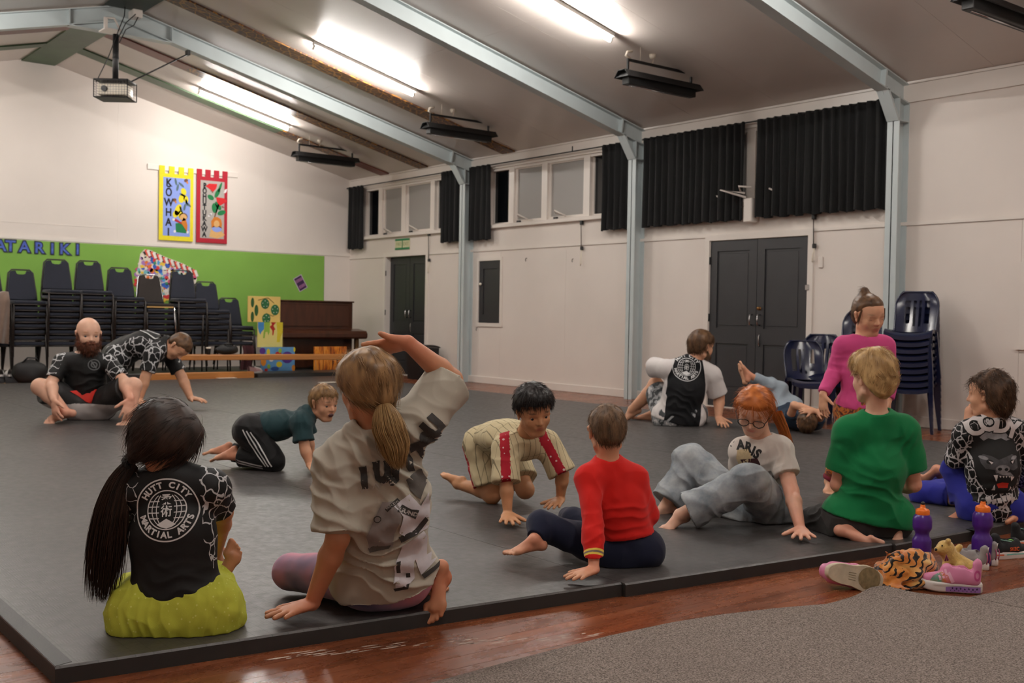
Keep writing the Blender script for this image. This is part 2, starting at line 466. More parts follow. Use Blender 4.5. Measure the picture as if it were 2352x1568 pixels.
# ================================================================== clerestory windows
def m_frost():
    t = NT('obscure_glass'); v = t.coord(); t.base(lin((150, 146, 142))); t.bump(t.noise(v, 160, 2), 0.3, .002); t.set(0.5, spec=.6); return t.m
m_frosted = m_frost()
t = NT('clear_night_glass'); t.base(lin((14, 16, 18))); t.set(0.06, spec=0.5); t.bump(t.noise(t.coord(), 1.5, 2), .03, .01); m_glass = t.m
def window(n, y0, y1):
    w = struct(f'window_{n}', (WX, (y0+y1)/2, WZ0)); L = y1-y0
    # from the far end: clear light | post | hopper | post | hopper | post | clear light
    posts = [y0+.0, y0+.30, y0+.375+.78, y1-.375-.30-.0, y1-.05]
    cuts = [(y0, y0+.32), (y0+.32+.12, y0+L/2-.06), (y0+L/2+.06, y1-.45-.12), (y1-.45, y1)]
    for i, (a, b_) in enumerate(cuts):
        frosted = i in (1, 2)
        x = WX+.07 if not frosted else WX+.05
        s = .045 if frosted else .03
        fr = MB().box((x-.02, a, WZ0+.02), (x+.03, a+s, WZ1)).box((x-.02, b_-s, WZ0+.02), (x+.03, b_, WZ1)).box((x-.02, a+s, WZ1-s), (x+.03, b_-s, WZ1)).box((x-.02, a+s, WZ0+.02), (x+.03, b_-s, WZ0+.02+s))
        o = fr.build('sash' if frosted else 'sash_fixed', m_trim, w)
        MB().box((x, a+s, WZ0+.02+s), (x+.006, b_-s, WZ1-s)).build('pane', m_frosted if frosted else m_glass, o)
        if frosted:
            zz = WZ0+.07; ym = (a+b_)/2
            MB().tube([(WX-.03, ym-.05, zz-.02), (WX-.10, ym+.10, zz+.06), (WX-.02, ym+.18, zz+.03), (WX-.05, ym-.05, zz-.01)], .011, 6).build('winder_arm', m_trim, w)
            MB().bevelbox((WX-.045, ym+.13, WZ0+.005), (WX-.005, ym+.2, WZ0+.05), .006).build('winder_gear', m_blackpl, w)
    for (a, b_) in ((cuts[0][1], cuts[1][0]), (cuts[1][1], cuts[2][0]), (cuts[2][1], cuts[3][0])):
        MB().box((WX-.005, a, WZ0), (WX+.09, b_, WZ1)).build('mullion', m_trim, w)
    MB().bevelbox((WX-.06, y0-.03, WZ0-.035), (WX+.12, y1+.03, WZ0+.018), .006).build('sill', m_trim, w)
    MB().box((WX-.0, y0, WZ1-.03), (WX+.12, y1, WZ1+.002)).build('head', m_trim, w)
    MB().box((WX+.13, y0, WZ0), (WX+.15, y1, WZ1)).build('night_backing', m_dark, w)
window(1, *WIN[0]); window(2, *WIN[1]); window(3, *WIN[2])

# ================================================================== portal frames (column, haunch, rafters) in pale blue steel
FR = [17.09-.11, 13.43, 9.763, 6.10, 2.437, -1.226]
def portal(y, full=True):
    p = struct('portal_frame', (RX, y, 0)); hw, dp, tf = .066, .18, .012
    for sgn in (1, -1):
        wx = WX if sgn > 0 else LX; s = -sgn
        zt = EAVE-.03
        c = MB().box(*sorted2((wx, y-hw, 0), (wx+s*tf, y+hw, zt))).box(*sorted2((wx+s*(dp-tf), y-hw, 0), (wx+s*dp, y+hw, zt-.12))).box(*sorted2((wx, y-.006, 0), (wx+s*dp, y+.006, zt)))
        c.build('column', m_steel, p)
        # rafter: web with two flanges under the slope
        def X(t): return wx+s*t
        def strip(t0, t1, d0, d1, h):
            m = MB(); vs = []
            for yy in (y-h, y+h):
                for (t_, d_) in ((t0, d0), (t1, d0), (t1, d1), (t0, d1)): vs.append((X(t_), yy, roof_z(X(t_))-d_))
            return vs, [(0, 1, 2, 3), (7, 6, 5, 4), (0, 4, 5, 1), (1, 5, 6, 2), (2, 6, 7, 3), (3, 7, 4, 0)]
        T = WX-RX
        r = MB().add(*strip(.02, T, .022, .034, hw)).add(*strip(.02, T, .205, .217, hw)).add(*strip(.02, T, .03, .21, .0045))
        r.build('rafter', m_steel, p)
        # haunch: sloping plate, stiffeners
        z1 = roof_z(X(.42))-.21; z0 = 3.03
        h = MB(); vs = []
        for yy in (y-hw, y+hw): vs += [(X(dp-.01), yy, z0), (X(dp+.012), yy, z0-.01), (X(.40), yy, z1+.01), (X(.38), yy, z1+.02)]
        h.add(vs, [(0, 1, 2, 3), (7, 6, 5, 4), (0, 4, 5, 1), (1, 5, 6, 2), (2, 6, 7, 3), (3, 7, 4, 0)])
        h.prism([(X(dp), z0), (X(.40), z1), (X(dp), roof_z(X(dp))-.21)], lambda u, v, d: (u, d, v), y-.0032, y+.0032)
        h.build('haunch', m_steel, p)
        st = MB(); vs = []
        for yy in (y-hw, y+hw):
            for t_, d_ in ((.395, .03), (.415, .03), (.44, .21), (.42, .21)): vs.append((X(t_), yy, roof_z(X(t_))-d_))
        st.add(vs, [(0, 1, 2, 3), (7, 6, 5, 4), (0, 4, 5, 1), (1, 5, 6, 2), (2, 6, 7, 3), (3, 7, 4, 0)])
        st.box(*sorted2((wx+s*tf, y-hw, z0-.012), (wx+s*(dp-tf), y+hw, z0)))
        st.build('stiffener', m_steel, p)
    k = MB()
    for xx in (RX-.62, RX+.62): k.box((xx-.006, y-hw, roof_z(xx)-.21), (xx+.006, y+hw, roof_z(xx)-.03))
    k.box((RX-.62, y-.008, roof_z(RX-.62)-.20), (RX+.62, y+.008, roof_z(RX-.62)-.03))
    k.box((RX-.62, y-hw, roof_z(RX-.62)-.222), (RX+.62, y+hw, roof_z(RX-.62)-.210)).build('apex_plate', m_steel, p)
def sorted2(a, b): return tuple(min(x, y) for x, y in zip(a, b)), tuple(max(x, y) for x, y in zip(a, b))
for yy in FR[1:]: portal(yy)

# ================================================================== fluorescent battens: one per bay on each slope
def m_tube():
    t = NT('lit_fluorescent_tube'); t.base((.9, .9, .9)); t.b.inputs['Emission Color'].default_value = (*TUBE_COLOR, 1)
    t.b.inputs['Emission Strength'].default_value = TUBE_POWER; return t.m
m_lit = m_tube()
m_batten = M('white_enamel_batten', (238, 236, 230), .35, .02, 5)
def batten(yc, side, label, group=None):
    xc = RX + side*2.52
    ang = math.atan(SLOPE)*side; L = 1.52
    o = thing('fluorescent_light', label, 'ceiling light', (xc, yc, roof_z(xc)), 0, group)
    o.rotation_euler = (0, ang, 0)
    MB().bevelbox((-L/2, -.03, -.05), (L/2, .03, -.002), .006).build('batten', m_batten, o, (0, 0, 0))
    for s in (-1, 1): MB().bevelbox((s*(L/2-.02)-.012, -.018, -.105), (s*(L/2-.02)+.012, .018, -.048), .004).build('tube_holder', m_batten, o, (0, 0, 0))
    MB().tube([(-L/2+.02, 0, -.088), (L/2-.02, 0, -.088)], .0165, 12).build('tube', m_lit, o, (0, 0, 0))
    return o
batten(15.38, 1, 'lit fluorescent tube light on the slope next to the far gable wall')
batten(11.82, 1, 'lit fluorescent tube light beside the long brown scroll-painted ceiling board')
batten(8.12, 1, 'lit fluorescent tube light cut off by the top edge of the picture')
for y in (4.45, 0.8): batten(y, 1, 'lit fluorescent tube light on the near part of the ceiling', 'ceiling lights outside the picture')
for y in (15.38, 11.82, 8.12, 4.45, 0.8): batten(y, -1, 'lit fluorescent tube light on the near part of the ceiling', 'ceiling lights outside the picture')
# ================================================================== far end: pinboard, lettering, banners, poster, art panel
m_pin = M('green_pinboard_felt', (126, 172, 74), 0.85, 0.05, 2.0, 0.1, 200, .001)
pin = MB().box((0.4, FY-.016, .62), (9.215, FY-.001, 2.03)).build('pinboard', m_pin)
tag(pin, 'long bright green pinboard along the far gable wall', 'pinboard')
def m_letters():
    t = NT('blue_glitter_card'); v = t.coord(); n = t.noise(v, 14, 3)
    t.base(t.ramp(n, [(.3, lin((40, 58, 150))), (.55, lin((62, 92, 186))), (.8, lin((96, 132, 190)))])); t.set(.45); return t.m
m_let = m_letters(); m_leto = M('dark_card_edge', (34, 40, 58), .7)
def wall_letter(ch, px, py, px2):
    p = on_y(px, py, FY-.02)
    o = thing('wall_letter', f'blue patterned card letter {ch} {px2}', 'letter', tuple(p), 0, 'card letters on the green board')
    for nm, mt, bold, d, sc in (('backing', m_leto, .018, .004, 1.0), ('face', m_let, .004, .008, .94)):
        vs, fs = text_mesh(ch, .235, .0015, None, 'CENTER', bold)
        MB().add([(x*sc, -d-z, y*sc) for x, y, z in vs], fs).build(nm, mt, o, (0, 0, 0))
for ch, x, y, w in (('M', -38, 566, 'first of its word'), ('A', 1, 565, 'cut off by the edge of the picture'), ('T', 24, 566, 'second from the picture edge'), ('A', 56, 568, 'between a T and an R'),
                    ('R', 90, 570, 'in the middle of the word on the green board'), ('I', 120, 572, 'between an R and a K'), ('K', 148, 573, 'next to last on the green board'), ('I', 178, 574, 'at the very end of the word')):
    wall_letter(ch, x, y, w)

def flat(o, name, mat, poly, org, d=.002, z0=0.0):
    """flat felt/paint shape on a wall or canvas: poly in (x,z) about org, facing -y; d = thickness, z0 = distance off the backing"""
    return MB().prism(poly, lambda u, v, k: (org[0]+u, org[1]-z0-k, org[2]+v), 0.0, d).build(name, mat, o)
def circ(cx, cz, rx, rz=None, n=18, a=0.0):
    rz = rz or rx
    return [(cx+rx*math.cos(2*PI*k/n)*math.cos(a)-rz*math.sin(2*PI*k/n)*math.sin(a), cz+rx*math.cos(2*PI*k/n)*math.sin(a)+rz*math.sin(2*PI*k/n)*math.cos(a)) for k in range(n)]
f_yel = M('yellow_felt', (232, 214, 44), .9, .04, 30); f_lil = M('lilac_blue_felt', (140, 160, 226), .9, .03, 30)
f_blk = M('black_felt', (34, 34, 36), .9, .1, 30); f_red = M('red_felt', (172, 34, 50), .9, .05, 30); f_gry = M('grey_felt', (172, 166, 160), .9, .04, 30)
f_scar = M('scarlet_felt', (204, 40, 44), .9, .05, 30); f_grn = M('leaf_green_felt', (30, 116, 66), .9, .06, 30); f_slate = M('slate_green_felt', (84, 106, 112), .9, .08, 30)
f_tan = M('tan_felt', (216, 170, 110), .9, .05, 30); f_brn = M('brown_felt', (110, 74, 54), .9, .08, 30); f_wht = M('white_felt', (228, 224, 226), .9, .03, 30); f_org = M('orange_felt', (200, 120, 44), .9, .05, 30)
def banner(label, tl, br, c_frame, c_in, word, wx, wsize, art):
    a, b = on_y(*tl, FY-.03), on_y(*br, FY-.03); x0, z1, x1, z0 = a[0], a[2], b[0], b[2]
    o = thing('banner', label, 'banner', ((x0+x1)/2, FY-.03, z0)); org = (x0, FY-.03, z0); w, h = x1-x0, z1-z0
    body = h-.12
    flat(o, 'border', c_frame, [(0, 0), (w, 0), (w, body), (0, body)], org, .004)
    for k in range(4):
        cx = .045+k*(w-.09)/3
        flat(o, 'hanging_loop', c_frame, [(cx-.045, body-.01), (cx+.045, body-.01), (cx+.045, h), (cx-.045, h)], org, .006)
    flat(o, 'panel', c_in, [(.065, .075), (w-.055, .075), (w-.055, body-.06), (.065, body-.06)], org, .002, .004)
    n = len(word); z_hi, z_lo = body-.15, .13
    for i, ch in enumerate(word):
        zc = z_hi+(z_lo-z_hi)*i/(n-1)
        vs, fs = text_mesh(ch, wsize, .0008, None, 'CENTER', .006)
        MB().add([(org[0]+wx+x*.85, org[1]-.0075-z, org[2]+zc+y) for x, y, z in vs], fs).build('letter', f_blk, o)
    art(o, org, w, body); return o
def art_kowhai(o, g, w, h):
    S = lambda nm, m, p, k=.006: flat(o, nm, m, p, g, .002, k)
    for (x, z, r, q, a) in ((.40, .80, .045, .06, .3), (.37, .69, .05, .075, -.3), (.44, .685, .04, .06, .2), (.31, .50, .05, .10, -.35), (.36, .42, .05, .075, .25), (.27, .43, .045, .06, -.4)): S('flower', f_yel, circ(x, z, r, q, 14, a))
    for (x, z, a) in ((.27, .95, .2), (.30, .86, -.2), (.36, .91, .9), (.45, .63, .2), (.42, .55, -.2), (.48, .60, .9), (.36, .51, .4), (.385, .745, 1.2)): S('leaf', f_slate, circ(x, z, .018, .06, 10, a))
    for (x, z) in ((.44, .985), (.25, .655)): S('bee', f_brn, circ(x, z, .035, .028, 10, .4)); S('bee_wing', f_org, circ(x+.02, z-.03, .015, .025, 8, .4), .0065)
    S('figure_cloak', f_grn, [(.28, .14), (.45, .13), (.47, .22), (.36, .30), (.27, .28)]); S('figure_body', f_org, [(.36, .30), (.46, .16), (.47, .26), (.44, .36), (.40, .38)], .0085)
    S('figure_hair', f_brn, circ(.40, .40, .07, .06, 14)); S('figure_head', f_tan, circ(.40, .385, .058, .058, 14), .0085); S('figure_collar', f_red, [(.25, .32), (.38, .27), (.37, .30), (.27, .36)], .0085)
    for (x, z) in ((.24, .34), (.26, .15), (.47, .15)): S('dot', f_wht, circ(x, z, .022, .022, 10))
def art_pohutu(o, g, w, h):
    S = lambda nm, m, p, k=.006: flat(o, nm, m, p, g, .002, k)
    S('stem', f_brn, [(.30, .43), (.32, .43), (.40, .66), (.37, .67)])
    for (x, z, r, q, a) in ((.355, .83, .035, .09, -.45), (.24, .75, .06, .04, -.5), (.31, .58, .05, .085, .1), (.43, .51, .075, .04, .35), (.40, .93, .02, .09, -.35), (.37, .62, .04, .08, .6)): S('leaf', f_grn, circ(x, z, r, q, 14, a))
    for cx, cz, s in ((.26, .93, 1), (.42, .71, -1)):
        S('flower', f_scar, [(cx-.11*s, cz), (cx-.05*s, cz+.045), (cx+.09*s, cz+.05), (cx+.07*s, cz-.03), (cx+.02*s, cz-.085), (cx-.05*s, cz-.04)], .009)
    for (x, z) in ((.25, .85), (.27, .83), (.44, .60), (.46, .595)): S('bud', f_brn, [(x-.015, z), (x, z+.03), (x+.015, z)])
    for (x, z) in ((.50, .89), (.49, .86), (.24, .47), (.22, .45)): S('wing', f_wht, circ(x, z, .03, .014, 10, .6))
    S('figure_wing', f_tan, [(.22, .10), (.30, .09), (.36, .08), (.46, .12), (.49, .15), (.40, .22), (.35, .25), (.25, .22)]); S('figure_shirt', f_lil, circ(.35, .24, .085, .055, 14), .0085)
    S('figure_hair', f_org, [(.26, .25), (.25, .36), (.30, .43), (.36, .435), (.42, .40), (.44, .33), (.43, .25), (.39, .27), (.31, .27)], .0085); S('figure_face', f_tan, circ(.345, .32, .05, .06, 12), .011)
banner('yellow-edged felt banner with lilac panel reading KOWHAI', (366, 379), (443, 555), f_yel, f_lil, 'KŌWHAI', .155, .17, art_kowhai)
banner('red-edged felt banner with grey panel reading POHUTUKAWA', (452, 387), (521, 560), f_red, f_gry, 'PŌHUTUKAWA', .135, .115, art_pohutu)
a, b = on_y(338, 381, FY), on_y(545, 402, FY)
o = MB().bevelbox((a[0], FY-.022, a[2]-.05), (b[0], FY-.001, a[2]+.04), .004).build('hanging_rail', m_trim); tag(o, 'white painted batten on the wall holding two felt banners', 'rail')
# purple notice
def notice():
    c = on_y(690, 650, FY-.017); o = thing('notice', 'small tilted purple printed notice on the green board', 'poster', tuple(c))
    m1 = M('notice_border', (196, 176, 196), .6); m2 = M('notice_purple', (56, 26, 72), .5, .3, 18); m3 = M('notice_pink', (140, 92, 132), .5, .2, 18)
    rot = Matrix.Rotation(math.radians(-30), 3, 'Y')
    def q(nm, mt, x0, z0, x1, z1, d):
        pts = [rot @ Vector((x, 0, z)) for x, z in ((x0, z0), (x1, z0), (x1, z1), (x0, z1))]
        MB().add([(p.x, -d, p.z) for p in pts]+[(p.x, -d-.0015, p.z) for p in pts], [(0, 1, 2, 3), (7, 6, 5, 4), (0, 4, 5, 1), (1, 5, 6, 2), (2, 6, 7, 3), (3, 7, 4, 0)]).build(nm, mt, o, (0, 0, 0))
    q('border', m1, -.088, -.13, .088, .13, 0); q('print', m2, -.075, -.118, .075, .118, .0016); q('heading', m3, -.07, .03, .07, .085, .0032); q('caption', m3, -.06, -.085, .065, -.03, .0032)
notice()
# collage: a curling cloak-shaped panel of coloured paper
def collage():
    pal = [(214, 56, 60), (232, 120, 50), (236, 200, 70), (84, 160, 214), (52, 96, 190), (216, 208, 214), (226, 214, 200), (120, 190, 200), (170, 120, 186), (60, 140, 110), (238, 232, 226), (205, 80, 120)]
    pm = [M(f'collage_paper_{i}', c, .7, .08, 40) for i, c in enumerate(pal)]
    mb_, mr, mw = M('collage_black', (40, 32, 30), .7), M('collage_red', (220, 84, 66), .7), M('collage_white', (232, 224, 218), .7)
    q = lambda x, y: on_y(x, y, FY-.02)
    o = thing('paper_collage', 'cloak-shaped collage of bright coloured paper with zigzag upper edge', 'collage', tuple(q(360, 690)))
    out = [(318, 606), (322, 583), (332, 572), (345, 574), (380, 590), (420, 605), (452, 622), (452, 640), (438, 690), (330, 690), (313, 690), (312, 640)]
    top = lambda x: np.interp(x, [312, 322, 334, 350, 380, 420, 455], [610, 584, 571, 576, 590, 605, 622])
    pts = [q(*p) for p in out]
    MB().add([(p[0], FY-.018, p[2]) for p in pts]+[(p[0], FY-.024, p[2]) for p in pts], [tuple(range(12)), tuple(reversed(range(12, 24)))]+[(k, k+12, (k+1) % 12+12, (k+1) % 12) for k in range(12)]).build('backing', pm[6], o)
    k = 0; R = random.Random(4)
    for gy in range(16):
        for gx in range(20):
            x = 314+gx*7+R.uniform(-3, 3); y = 582+gy*7+R.uniform(-3, 3)
            if y < top(x)+11 or x > 450 or (x > 440 and y > 660): continue
            p = q(x, y); r = R.uniform(.028, .05); a = R.uniform(0, PI); n = R.choice((4, 5, 6, 8)); st = R.uniform(.55, 1)
            poly = circ(0, 0, r, r*st, n, a)
            flat(o, 'paper_piece', pm[R.randrange(12)], poly, (p[0], FY-.024, p[2]), .0008+.0006*(k % 4)); k += 1
    for i in range(9):
        for j, mt in enumerate((mb_, mr, mw)):
            x = 330+i*13.6+j*4.5; p = q(x, top(x)+3); p2 = q(x+5, top(x+5)+13)
            flat(o, 'zigzag_piece', mt, [(-.022, .0), (.02, .012), (p2[0]-p[0]+.02, p2[2]-p[2]), (p2[0]-p[0]-.02, p2[2]-p[2]-.01)], (p[0], FY-.027, p[2]), .0012+.0006*j)
collage()

# ================================================================== low stage of spare mats along the far wall
m_stage = M('black_vinyl', (34, 34, 34), .5, .1, 3)
o = MB().bevelbox((1.5, 15.5, 0), (6.95, FY-.03, .10), .008).build('spare_mat', m_stage); tag(o, 'low black spare mats under the stacked navy chairs', 'mat')
o = MB().bevelbox((6.96, 14.95, 0), (9.25, FY-.03, .10), .008).build('spare_mat', M('grey_black_vinyl', (46, 46, 44), .45, .1, 3)); tag(o, 'low black spare mat under the piano and canvases', 'mat')
ST = .10

# ================================================================== stacked upholstered chairs
m_navy = M('navy_upholstery', (22, 27, 42), .85, .1, 30, .15, 400, .0008, sheen=.2)
m_frame = M('bronze_black_tube', (40, 34, 31), .4, .1, 8)
m_brnup = M('brown_upholstery', (42, 36, 33), .85, .08, 30)
m_ply = M('plywood_edge', (196, 156, 92), .6, .12, 10, stretch=(1, 8, 8))
def padded(w0, w1, h, t, notch=0.0):
    """back cushion outline with rounded corners and a carrying slot at the top"""
    pts = []; r = .05
    def arc(cx, cz, a0, a1): return [(cx+r*math.cos(a0+(a1-a0)*i/4), cz+r*math.sin(a0+(a1-a0)*i/4)) for i in range(5)]
    pts += arc(w1-r, h-r, 0, PI/2)
    if notch: pts += [(.075, h), (.06, h-notch*.8), (.03, h-notch), (-.03, h-notch), (-.06, h-notch*.8), (-.075, h)]
    pts += arc(-w1+r, h-r, PI/2, PI) + [(-w0, .0), (w0, .0)]
    return pts
def stack_chair(name, label, up, fr, group, brown=False):
    t = thing(name, label, 'chair', (0, 0, 0), 0, group)
    MB().bevelbox((-.205, -.22, .405), (.205, .20, .45), .014, 2).build('seat', up, t, (0, 0, 0))
    bk = MB().prism(padded(.195, .155, .40, .03, .05), lambda u, v, d: (u, d+.19+v*.13, .47+v), 0, .03)
    bk.build('backrest', up, t, (0, 0, 0))
    f = MB().tube([(-.2, .2, .42), (-.2, .235, .55), (-.165, .25+.02, .84), (-.12, .27, .885), (.12, .27, .885), (.165, .27, .84), (.2, .235, .55), (.2, .2, .42)], .011, 6)
    f.build('back_frame', fr, t, (0, 0, 0))
    MB().tube([(-.215, -.21, .395), (.215, -.21, .395)], .011, 6).tube([(-.215, -.21, .395), (-.205, .2, .41)], .011, 6).tube([(.215, -.21, .395), (.205, .2, .41)], .011, 6).build('seat_frame', fr, t, (0, 0, 0))
    for s in (-1, 1):
        MB().tube([(s*.215, -.21, .395), (s*.228, -.25, 0)], .011, 6).build('leg', fr, t, (0, 0, 0))
        MB().tube([(s*.2, .2, .42), (s*.228, .27, 0)], .011, 6).build('leg', fr, t, (0, 0, 0))
    if brown: MB().box((-.2, -.222, .385), (.2, -.19, .405)).build('seat_board', m_ply, t, (0, 0, 0))
    return t
stk = [(3.50, 8, 'cut off by the picture edge'), (3.96, 8, 'beside the bald man'), (4.42, 10, 'under the last card letters'), (4.87, 10, 'second of the two tallest'), (5.33, 9, 'left of the coloured collage'),
       (5.80, 7, 'under the brown chair'), (6.28, 9, 'in front of the collage tail'), (6.66, 7, 'next to last before the canvases'), (7.06, 4, 'lowest, beside the yellow canvas')]
first = stack_chair('stacking_chair', 'navy upholstered chair', m_navy, m_frame, None); used = False
DZ = .082
for i, (x, n, w) in enumerate(stk):
    for k in range(n):
        top = k == n-1
        lab = (f'navy upholstered stacking chair on top of the stack {w}' if top and not i == 5 else f'navy upholstered stacking chair within the stack {w}')
        g = f'chairs in the stack {w}'
        c = first if not used else dup(first); used = True
        c.location = (x+.004*math.sin(k*2.1+i), 16.03-.006*k, ST+DZ*k); c.rotation_euler = (0, 0, math.radians(1.5*math.sin(i*1.7)))
        c['label'] = lab; c['group'] = g
t = stack_chair('stacking_chair', 'dark brown stacking chair with chrome frame and bare plywood seat edge', m_brnup, m_chrome, None, True)
t.location = (5.78, 16.0, ST+DZ*7); 
# brown coat thrown over the leftmost stack
def coat():
    o = thing('coat', 'taupe fleece coat hanging over the stack at the picture edge', 'coat', (3.52, 15.77, .7))
    def fn(u, v):
        x = 3.33+.36*u; z = 1.20-.62*v - .05*u*v
        y = 15.74 - .05*math.sin(u*9+v*2) - .07*math.sin(v*PI*.6) - .04*math.cos(u*17)*v
        if v < .12: y += (.12-v)*2.2; z = 1.20-.05*math.sin(u*5)-.1*v
        return (x - .06*v*math.sin(u*3), y, z)
    MB().grid(24, 24, fn).build('fabric', M('taupe_fleece', (112, 92, 80), .95, .12, 12, .2, 200, .002, sheen=.3), o)
coat()

# ================================================================== bench, beam, odds and ends on the floor there
m_pine = M('varnished_pine', (178, 116, 58), .4, .12, 5, stretch=(1, 12, 12))
def bench():
    p0, p1 = Vector((5.75, 15.28, 0)), Vector((8.65, 14.72, 0)); d = (p1-p0); L = d.length; an = math.atan2(d.y, d.x)
    o = thing('long_bench', 'long pale varnished wooden bench in front of stacks and canvases', 'bench', tuple(p0), an)
    MB().bevelbox((0, -.13, .305), (L, .13, .385), .008).build('top', m_pine, o, (0, 0, 0))
    for x in (.12, L-.12): MB().bevelbox((x-.025, -.11, 0), (x+.025, .11, .305), .006).build('leg', m_pine, o, (0, 0, 0))
bench()
o = MB().bevelbox((5.35, 14.94, 0), (6.90, 15.06, .135), .008).build('balance_beam', m_pine); tag(o, 'low wooden beam lying on the floor behind the bending man', 'beam')
m_bag = M('black_nylon', (20, 20, 21), .7, .15, 9, .2, 90, .004)
def lumpbag(name, label, c, r, seed):
    o = thing(name, label, 'bag', (c[0], c[1], c[2]-r[2])); R = random.Random(seed)
    m = MB().ellipsoid(c, r, 22, 14); ph = [R.uniform(0, 6) for _ in range(6)]
    out = []
    for (x, y, z) in m.v:
        u, v, w = (x-c[0])/r[0], (y-c[1])/r[1], (z-c[2])/r[2]
        k = 1+.08*math.sin(5*u+ph[0])*math.sin(4*w+ph[1])+.06*math.sin(9*v+ph[2]+3*u)
        z2 = c[2]+r[2]*max(-.98, w*k if w > 0 else w)
        out.append((c[0]+r[0]*u*k, c[1]+r[1]*v*k, z2))
    m.v = out; m.build('body', m_bag, o)
    MB().tube([(c[0]-r[0]*.5, c[1], c[2]+r[2]*.7), (c[0]-r[0]*.2, c[1]-.05, c[2]+r[2]*1.25), (c[0]+r[0]*.3, c[1]-.05, c[2]+r[2]*1.2), (c[0]+r[0]*.55, c[1], c[2]+r[2]*.7)], .012, 6).build('strap', m_blackpl, o)
p = on_floor(88, 862, .05); lumpbag('sports_bag', 'slumped black sports bag behind the bald man', (3.85, 15.32, .16), (.22, .12, .16), 3)
lumpbag('camera_bag', 'black padded bag sitting on the long bench', (6.55, 15.13, .455), (.17, .09, .075), 5)
o = thing('takeaway_cup', 'dark cup with a white lid on the bench by the black bag', 'cup', (6.28, 15.175, .385))
MB().lathe([(.026, 0), (.036, .085), (.036, .088)], 14).build('cup_body', m_dark, o, (0, 0, 0)); MB().lathe([(.039, .086), (.039, .098), (.034, .106), (.0, .106)], 14).build('lid', m_cream, o, (0, 0, 0))
# shoes by the chairs, far left and by the stage
def small_shoe(label, x, y, z, rz, mat, sole, group, s=1.0):
    o = thing('shoe', label, 'shoe', (x, y, z), rz, group)
    pr = [(-.13, .035), (-.12, .05), (.0, .055), (.1, .05), (.135, .03)]
    MB().grid(12, 10, lambda u, v: (s*(-.13+.26*u), s*(.045*math.sin(PI*min(1, .12+u*.95))**.5+.004)*math.cos(PI*v), s*(.02+(.085-.055*u if u < .75 else .045*(1-(u-.75)*3.2)+.0)*math.sin(PI*v)))).build('upper', mat, o, (0, 0, 0))
    MB().prism([(s*.14*math.cos(a)*(1 if math.cos(a) > 0 else .95), s*.048*math.sin(a)) for a in [2*PI*k/16 for k in range(16)]], lambda u, v, d: (u, v, d), 0, s*.025).build('sole', sole, o, (0, 0, 0))
m_gum = M('gum_rubber', (190, 160, 108), .6, .1, 9); m_shw = M('white_leather', (214, 210, 208), .5, .05, 9); m_shb = M('black_suede', (34, 33, 36), .8, .1, 9); m_shp = M('dusty_pink_knit', (190, 150, 150), .8, .1, 9)
for (lab, px, py, z, rz, a, b_) in (('black shoe with tan sole lying by the leftmost chair stack', 33, 864, .0, .2, m_shb, m_gum), ('dark shoe with tan sole just behind another by the bag', 46, 863, .0, .3, m_shb, m_gum), ('white sneaker under the leftmost chair stack', 19, 850, ST, 1.5, m_shw, m_shw),
                              ('tan soled shoe at the picture edge by the chairs', 3, 864, .0, .6, m_shb, m_gum), ('white sneaker standing at the picture edge', 1, 850, ST, 1.4, m_shw, m_shw)):
    p = on_y(px, py, 15.40 if z == 0 else 15.62); small_shoe(lab, p[0], p[1], z, rz, a, b_, None)
for (lab, x, y, rz, a, b_) in (('pale pink shoe on the spare mat beside the blue dotted canvas', 7.03, 15.2, .3, m_shp, m_shw), ('white and pink shoe beside its partner by the dotted canvas', 7.12, 15.3, .6, m_shw, m_shp)): small_shoe(lab, x, y, ST, rz, a, b_, None)
# maroon jacket hanging at the end of the lowest stack
def jacket():
    o = thing('jacket', 'dark maroon jacket hanging low beside the lowest chair stack', 'jacket', (7.12, 15.6, .1))
    MB().grid(14, 14, lambda u, v: (7.0+.2*u+.015*math.sin(v*5), 15.62-.03*math.sin(u*10)-.02*math.sin(v*6), .5-.38*v)).build('fabric', M('maroon_cloth', (60, 22, 28), .9, .15, 15), o)
jacket()

# ================================================================== canvases and piano
def canvas(label, x0, x1, z0, z1, y, mat, lean=.0):
    o = thing('painted_canvas', label, 'painting', ((x0+x1)/2, y, z0))
    MB().bevelbox((x0, y, z0), (x1, y+.03, z1), .003).build('canvas', mat, o); return o
c_yel = M('yellow_paint', (228, 196, 112), .6, .05, 4); c_pale = M('pale_yellow_paint', (224, 212, 128), .6, .04, 4); c_blu = M('sky_blue_paint', (96, 152, 200), .6, .12, 5)
p_grn = M('bottle_green_paint', (34, 100, 56), .55, .2, 20); p_dgr = M('deep_green_paint', (26, 78, 30), .55, .2, 20); p_lime = M('lime_paint', (142, 178, 62), .55, .1, 10); p_blue = M('blue_paint', (62, 136, 200), .55, .1, 10)
p_redp = M('red_paint', (176, 30, 20), .55, .1, 10); p_yelp = M('strong_yellow_paint', (214, 196, 46), .55, .08, 10); p_pur = M('purple_paint', (82, 46, 132), .55, .15, 12); p_orn = M('orange_paint', (214, 134, 40), .55, .1, 10)
p_navy = M('navy_paint', (44, 84, 150), .55, .15, 12); p_wht = M('white_paint', (222, 214, 206), .55, .05, 10); p_brnp = M('brown_paint', (120, 92, 40), .55, .1, 10)
def art(o, items, y, x0, z0, W, H):
    for i, (nm, mt, pts) in enumerate(items): flat(o, nm, mt, [(u*W, v*H) for u, v in pts], (x0, y, z0), .0015+.0004*i)
E_ = lambda cx, cz, rx, rz, a=0.0: circ(cx, cz, rx, rz, 16, a)
YC = 15.58
o = canvas('yellow canvas painted with green hanging berries and leaves', 7.08, 7.62, .865, 1.265, YC, c_yel)
